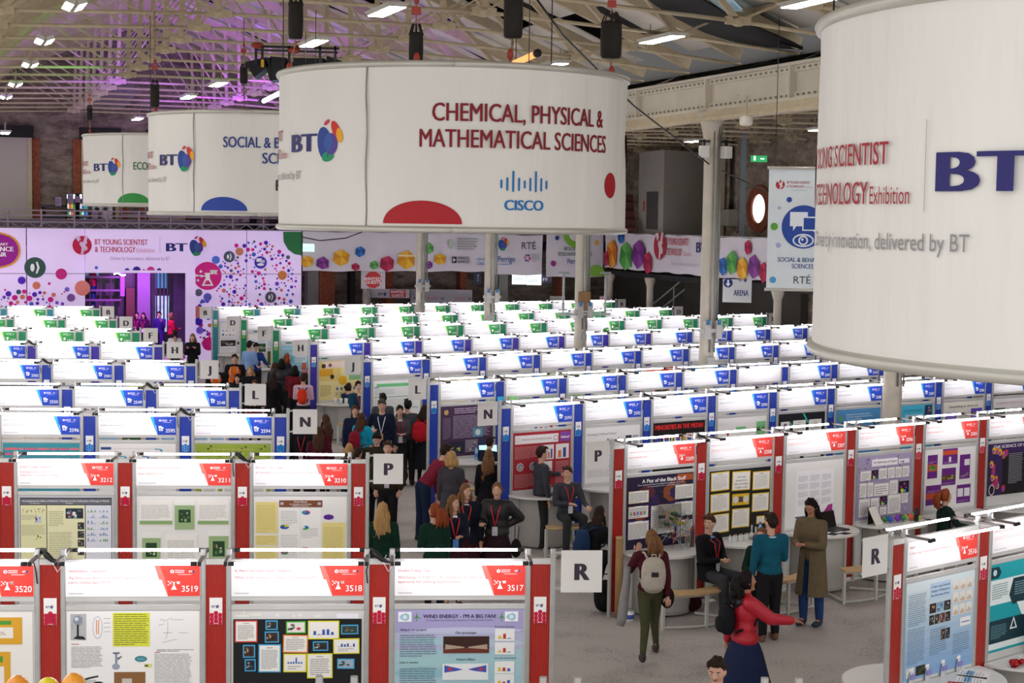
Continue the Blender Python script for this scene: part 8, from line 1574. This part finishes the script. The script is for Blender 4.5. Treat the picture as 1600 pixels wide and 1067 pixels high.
# ring binder display stand and colourful models on 3206
p, th = tbl('3206', .28, -.3); o = thing('display_binder', 'propped white display binder on the table of booth 3206', 'binder', p, th+.3); mb = MB(); mb.box((-.11, 0, 0), (.11, .012, .3)); l = mb.build('front_cover', mat('binder_page', '#e9e6dc', .5), o); l.rotation_euler = (R(-28), 0, 0); mb = MB(); mb.box((-.115, .012, -.0), (.115, .02, .305)); l = mb.build('back_cover', BLACKP, o); l.rotation_euler = (R(-28), 0, 0); mb = MB(); mb.box((-.11, .14, 0), (.11, .15, .27)); l = mb.build('rear_leaf', BLACKP, o)
oc = ('#c8302c', '#2c9a4a', '#2c5fc8', '#e0c02c', '#d8603a', '#7a3ab8', '#2cb0b0')
for i in range(14):
    p, th = tbl('3206', .42+.05*i+.01*math.sin(i*3), -.16-.06*(i % 3), TH); c = oc[i % 7]; z = .0
    o = thing('origami_model', ('small folded %s paper model in the '+('left' if i < 7 else 'right')+' half of the row of models') % {'#c8302c': 'red', '#2c9a4a': 'green', '#2c5fc8': 'blue', '#e0c02c': 'yellow', '#d8603a': 'orange', '#7a3ab8': 'violet', '#2cb0b0': 'turquoise'}[c], 'paper model', p, th+i, 'folded paper models on the table of booth 3206')
    mb = MB(); s_ = .045+.01*(i % 3); mb.add([(0, 0, s_*2), (s_, 0, s_), (0, s_, s_), (-s_, 0, s_), (0, -s_, s_), (0, 0, 0)], [(0, 1, 2), (0, 2, 3), (0, 3, 4), (0, 4, 1), (5, 2, 1), (5, 3, 2), (5, 4, 3), (5, 1, 4)]); mb.add([(0, 0, s_*1.2), (s_*1.8, s_*.3, s_*2.2), (s_*.5, -s_*.5, s_*.9)], [(0, 1, 2), (2, 1, 0)]); mb.build('folded_paper', mat('origami_%s' % c.strip('#'), c, .5), o)
p, th = tbl('3206', 1.02, -.35); o = thing('black_flask', 'black drinking flask on the table of booth 3206', 'flask', p, th); mb = MB(); mb.lathe([(.034, 0), (.036, .16), (.03, .18)], 14); mb.build('flask_body', BLACKP, o); mb = MB(); mb.lathe([(.022, .18), (.022, .22)], 12); mb.build('flask_lid', mat('dark_lid', '#2a2a2c', .4), o)
p, th = tbl('3206', 1.14, -.22); o = thing('yellow_paper_block', 'yellow green paper block beside the black flask', 'paper block', p, th); mb = MB(); [mb.box((-.08+.003*i, -.05, .012*i), (.08+.003*i, .05, .012*i+.011)) for i in range(4)]; mb.build('sheets', mat('yellow_green_paper', '#c8cc5a', .6), o)
# electronic contraption on 3209
p, th = tbl('3209', .80, -.22); o = thing('electronics_model', 'tangled breadboard and wire contraption standing on the table of booth 3209', 'electronics', p, th); rgg = random.Random(9)
mb = MB(); mb.box((-.27, .10, .30), (.15, .13, .62)); mb.build('clear_board', mat('dull_clear_board', '#8f8d84', .3, vary=.3, vscale=14), o)
for i in range(9): x, z = rgg.uniform(-.26, .14), rgg.uniform(.3, .58); mb = MB(); mb.box((x, .05, z), (x+.08, .10, z+.04)); mb.build('circuit_module', mat('circuit_%d' % (i % 4), ('#3a5a3a', '#8a8a84', '#2a2a2c', '#b8a03a')[i % 4], .5, vary=.3, vscale=30), o)
for ci, c in enumerate(('#c8302c', '#e0c02c', '#2c8a4a', '#17171a', '#2c4fc8', '#d8d4cc')):
    mb = MB()
    for i in range(6):
        a = Vector((rgg.uniform(-.28, .25), rgg.uniform(-.12, .12), rgg.uniform(.05, .6))); b = Vector((rgg.uniform(-.28, .3), rgg.uniform(-.12, .12), rgg.uniform(.0, .5))); m = (a+b)/2+Vector((rgg.uniform(-.1, .12), rgg.uniform(-.1, .05), rgg.uniform(.05, .2))); mb.tube(bez(a, m, b, 6), .003, 4)
    mb.build('wire', mat('wire_%s' % c.strip('#'), c, .5), o)
mb = MB(); [mb.bar((x, .11, 0), (x, .11, .62), .012) for x in (-.27, .15)]; mb.bar((-.27, .11, .62), (.15, .11, .62), .012); [mb.tube([(.22, -.02+.05*k, 0), (.22, -.02+.05*k, .4)], .012, 6) for k in range(3)]; mb.bar((.15, .0, .4), (.28, .1, .4), .012); mb.build('stand_frame', ALU, o)
mb = MB(); mb.lathe([(.03, 0), (.03, .25), (.01, .3)], 10, (.24, -.05, .02)); mb.build('test_tube', mat('brown_tube', '#5a4030', .3), o)
# clear hanging pouches on 3516, roll tube, cans
for i in range(4):
    p, th, bo = BOOTHS['3516']; w = p+Matrix.Rotation(th, 3, 'Z') @ Vector((.17+.27*i, -.02, .98)); o = thing('sample_pouch', 'clear sample pouch hanging below the pale blue poster, %s from the aisle' % ORD[i], 'pouch', w, th, 'clear sample pouches at booth 3516'); mb = MB(); mb.ell((0, -.012, -.06), (.045, .012, .11), 12, 8); mb.build('pouch_film', mat('clear_pouch_film', '#c9ccd2', .15, coat=.5), o); mb = MB(); mb.box((-.04, -.034, -.03), (.04, -.024, .02)); mb.build('pouch_label', mat('lilac_label', '#8a86c8', .5), o); mb = MB(); mb.box((-.03, -.006, .04), (.03, 0, .075)); mb.build('hanger_tab', SIGNW, o)
p, th, bo = BOOTHS['3209']; w = p+Matrix.Rotation(th, 3, 'Z') @ Vector((-.12, -.10, 0)); o = thing('cardboard_tube', 'tall brown cardboard tube leaning at the first red post of booth 3209', 'tube', w, th); mb = MB(); mb.lathe([(.05, 0), (.05, 1.12)], 16); mb.build('tube_wall', mat('brown_cardboard', '#9c7a4c', .7, vary=.1), o); mb = MB(); mb.lathe([(.052, 1.10), (.052, 1.14)], 16); mb.build('end_cap', mat('pale_tube_cap', '#b8976a', .7), o)
w = p+Matrix.Rotation(th, 3, 'Z') @ Vector((-.08, -.3, 0)); o = thing('paint_tin', 'small white tin with a blue label on the floor by the cardboard tube', 'tin', w, th); mb = MB(); mb.lathe([(.07, 0), (.07, .14)], 16); mb.build('tin_body', SIGNW, o); mb = MB(); mb.lathe([(.0715, .03), (.0715, .09)], 16); mb.build('tin_label', mat('tin_blue_label', '#3a5ab0', .5), o); mb = MB(); mb.lathe([(.072, .14), (.066, .15)], 16); mb.build('tin_lid', ALU, o)
def floorbag(px, py, label, c, sx=.2, sy=.14, sz=.2, name='floor_bag'):
    p = at(px, py, z=0); o = thing(name, label, 'bag', (p.x, p.y, 0), .3); m = cloth('bag_%s' % c.strip('#'), c); mb = MB(); mb.ell((0, 0, sz), (sx, sy, sz), 18, 12, fn=lambda p: (1/max((abs(p.x)**4+abs(p.y)**4+abs(p.z)**4)**.25, .3))*.4+.55); mb.build('bag_body', m, o); mb = MB(); mb.tube([(-.06, 0, sz*1.9), (-.05, 0, sz*2.3), (.05, 0, sz*2.3), (.06, 0, sz*1.9)], .012, 6); mb.build('bag_handle', m, o); mb = MB(); mb.ell((0, -sy*.85, sz*.75), (sx*.7, sy*.3, sz*.5), 14, 8); mb.build('front_pocket', m, o)
floorbag(1074, 955, 'dark maroon bag on the floor under the curved bench', '#33080e', .22, .14, .13); floorbag(945, 957, 'black backpack on the floor by the letter R board', '#111113', .17, .13, .24)
# booklets and red bag at the lower right table of 3515
for i in range(5):
    p, th = tbl('3515', .36+.02*math.sin(i*5), -.36, TH+.018*i); o = thing('stacked_report', 'white report in the pile at the right edge, %s from the table top' % ORD[i], 'report', p, th+.1*math.sin(i*7), 'pile of reports at booth 3515'); mb = MB(); mb.box((-.13, -.10, 0), (.13, .10, .016)); mb.build('pages', SIGNW, o)
for lx, ly, lb in ((.12, -.30, 'red foil wrapped bundle at the left of the table of booth 3515'), (.36, -.33, 'red foil bow on the pile of reports at booth 3515')):
    p, th = tbl('3515', lx, ly, TH if lx < .2 else TH+.092); o = thing('red_foil_bundle', lb, 'foil bundle', p, th); mb = MB(); rgg = random.Random(int(lx*100))
    for k in range(6): mb.ell((rgg.uniform(-.07, .07), rgg.uniform(-.04, .04), .03+rgg.uniform(0, .03)), (.04, .03, .03), 8, 6, fn=lambda p: 1+.2*math.sin(9*p.x+7*p.y))
    mb.build('foil', mat('red_foil', '#a8121c', .25, .4), o)
p, th = tbl('3515', .72, -.25); o = thing('wooden_easel_board', 'wooden edged board standing at the right edge of the photo', 'board', p, th+.2); mb = MB(); mb.box((0, 0, 0), (.4, .03, .42)); mb.build('board_face', mat('brown_board', '#8a6234', .5, vary=.15), o); mb = MB(); mb.box((-.02, -.01, 0), (0, .04, .44)); mb.box((0, -.01, .42), (.42, .04, .44)); mb.build('board_edge', ALU, o)
# balloons at the lower left
for px, c, lb in ((27, '#f0982c', 'leftmost orange balloon peeking in at the bottom left'), (75, '#e8d42c', 'yellow balloon between the two orange ones'), (115, '#f2a02c', 'right orange balloon, largest, beside the yellow one')):
    p = at(px, 1056 if px == 27 else 1059 if px == 75 else 1052, Y=12.3); r_ = .10; o = thing('balloon', lb, 'balloon', (p.x, p.y, p.z-r_*1.15), 0); mb = MB(); mb.ell((0, 0, 0), (r_, r_, r_*1.2), 22, 16, fn=lambda q_: 1-.12*max(0, -q_.z)**2); mb.build('balloon_skin', mat('balloon_%s' % c.strip('#'), c, .22, coat=.6), o); mb = MB(); mb.lathe([(.004, -r_*1.15), (.012, -r_*1.26)], 8); mb.build('knot', MATS['balloon_%s' % c.strip('#')], o); mb = MB(); mb.tube([(0, 0, -r_*1.26), (.01, .01, -r_*3), (0, 0, -p.z+r_*1.15)], .002, 4); mb.build('string', SIGNW, o)
# sticky notes
for num, lx, z, c, lb in (('2546', .12, 1.93, '#8ad87a', 'bright green sticky note under sign 2546'), ('2547', X2+.02, 1.93, '#3ab0e0', 'turquoise paper taped at the blue panel right of sign 2547')):
    p, th, bo = BOOTHS[num]; w = p+Matrix.Rotation(th, 3, 'Z') @ Vector((lx, -.03, z)); o = thing('sticky_note', lb, 'note', w, th); mb = MB(); n = 4; V = [(.16*i/n, -.012*math.sin(i*1.5), z_) for z_ in (0, .13) for i in range(n+1)]; mb.add(V+[(x, y+.002, z_) for x, y, z_ in V], [(i, i+1, i+n+2, i+n+1) for i in range(n)]+[(i+2*n+2, i+3*n+3, i+3*n+4, i+2*n+3) for i in range(n)]); mb.build('note_sheet', mat('note_%s' % c.strip('#'), c, .6), o)
# things on green-row tables
p, th = tbl('1115', .85, -.18); o = thing('framed_display', 'green and black framed display with a white card at the second green row', 'display frame', p, th); mb = MB(); mb.box((-.22, 0, 0), (.22, .04, .5)); mb.build('green_back', mat('green_felt', '#1c5a24', .8), o); mb = MB(); [mb.box(a, b) for a, b in (((-.18, -.02, .12), (-.15, 0, .46)), ((.15, -.02, .12), (.18, 0, .46)), ((-.18, -.02, .12), (.18, 0, .15)), ((-.18, -.02, .43), (.18, 0, .46)))]; mb.build('gold_frame', mat('gold_frame', '#a87a2c', .4, .4), o); mb = MB(); mb.box((-.13, -.015, .17), (.13, -.005, .41)); mb.build('white_card', SIGNW, o); mb = MB(); mb.tube([(-.12, 0, .5), (-.12, 0, .62)], .03, 6); mb.tube([(.0, 0, .5), (0, 0, .58)], .035, 6); mb.build('yellow_figure', mat('yellow_figure', '#d8cc3a', .6), o)
p, th = tbl('1003', .92, -.2); o = thing('wooden_frame_model', 'small wooden framed model on the table by the letter D board', 'model', p, th); mb = MB(); [mb.box(a, b) for a, b in (((-.2, 0, 0), (-.16, .1, .42)), ((.16, 0, 0), (.2, .1, .42)), ((-.2, 0, 0), (.2, .1, .04)), ((-.2, 0, .38), (.2, .1, .42)), ((-.02, 0, 0), (.02, .1, .42)))]; mb.build('frame', mat('model_wood', '#9a6f3c', .6, vary=.1), o); mb = MB(); mb.box((-.16, .08, .04), (.16, .1, .38)); mb.build('dark_back', DARK, o)
p, th = tbl('2200', .62, -.35); 
for i in range(3): p, th = tbl('2200', .35+.12*i, -.35-.04*i); o = thing('glass_jar', ('clear jar at the left of the table by the letter J board', 'clear jar in the middle of the table by the letter J board', 'clear jar at the right of the table by the letter J board')[i], 'jar', p, th); mb = MB(); mb.lathe([(.04, 0), (.045, .1), (.04, .12)], 12); mb.build('jar_glass', GLASS, o); mb = MB(); mb.lathe([(.042, .12), (.042, .14)], 12); mb.build('jar_lid', SIGNW, o)
# small toy on row P top (green leaf ornament on 2107 panel)
p, th, bo = BOOTHS['2108']; w = p+Matrix.Rotation(th, 3, 'Z') @ Vector((X2+.1, 0, 2.40)); o = thing('green_ornament', 'small green leafy ornament on the violet panel of booth 2108', 'ornament', w, th); mb = MB(); [mb.ell((.05*math.cos(k*1.3), .03*math.sin(k), .05+.02*k), (.05, .02, .025), 8, 5) for k in range(5)]; mb.build('leaves', mat('plastic_leaf', '#2c9a3a', .5), o)
# ============================================================ apply the voxel unions in one pass
for o_, vx in REM:
    m_ = o_.modifiers.new('r', 'REMESH'); m_.mode = 'VOXEL'; m_.voxel_size = vx; m_.use_smooth_shade = True
    s_ = o_.modifiers.new('s', 'SMOOTH'); s_.factor = .5; s_.iterations = 4 if vx < .02 else 2
dg = bpy.context.evaluated_depsgraph_get(); new = []
for o_, vx in REM: new.append(bpy.data.meshes.new_from_object(o_.evaluated_get(dg)))
hands = {o_.name: hd for o_, hd in HANDS}
for (o_, vx), me in zip(REM, new):
    o_.modifiers.clear()
    if o_.name in hands:
        bm = bmesh.new(); bm.from_mesh(me); t = hands[o_.name].mesh('t', me.materials[0] or SKINS['pale']); bm.from_mesh(t); bm.to_mesh(me); bm.free(); bpy.data.meshes.remove(t)
    me.polygons.foreach_set('use_smooth', [True]*len(me.polygons)); o_.data = me
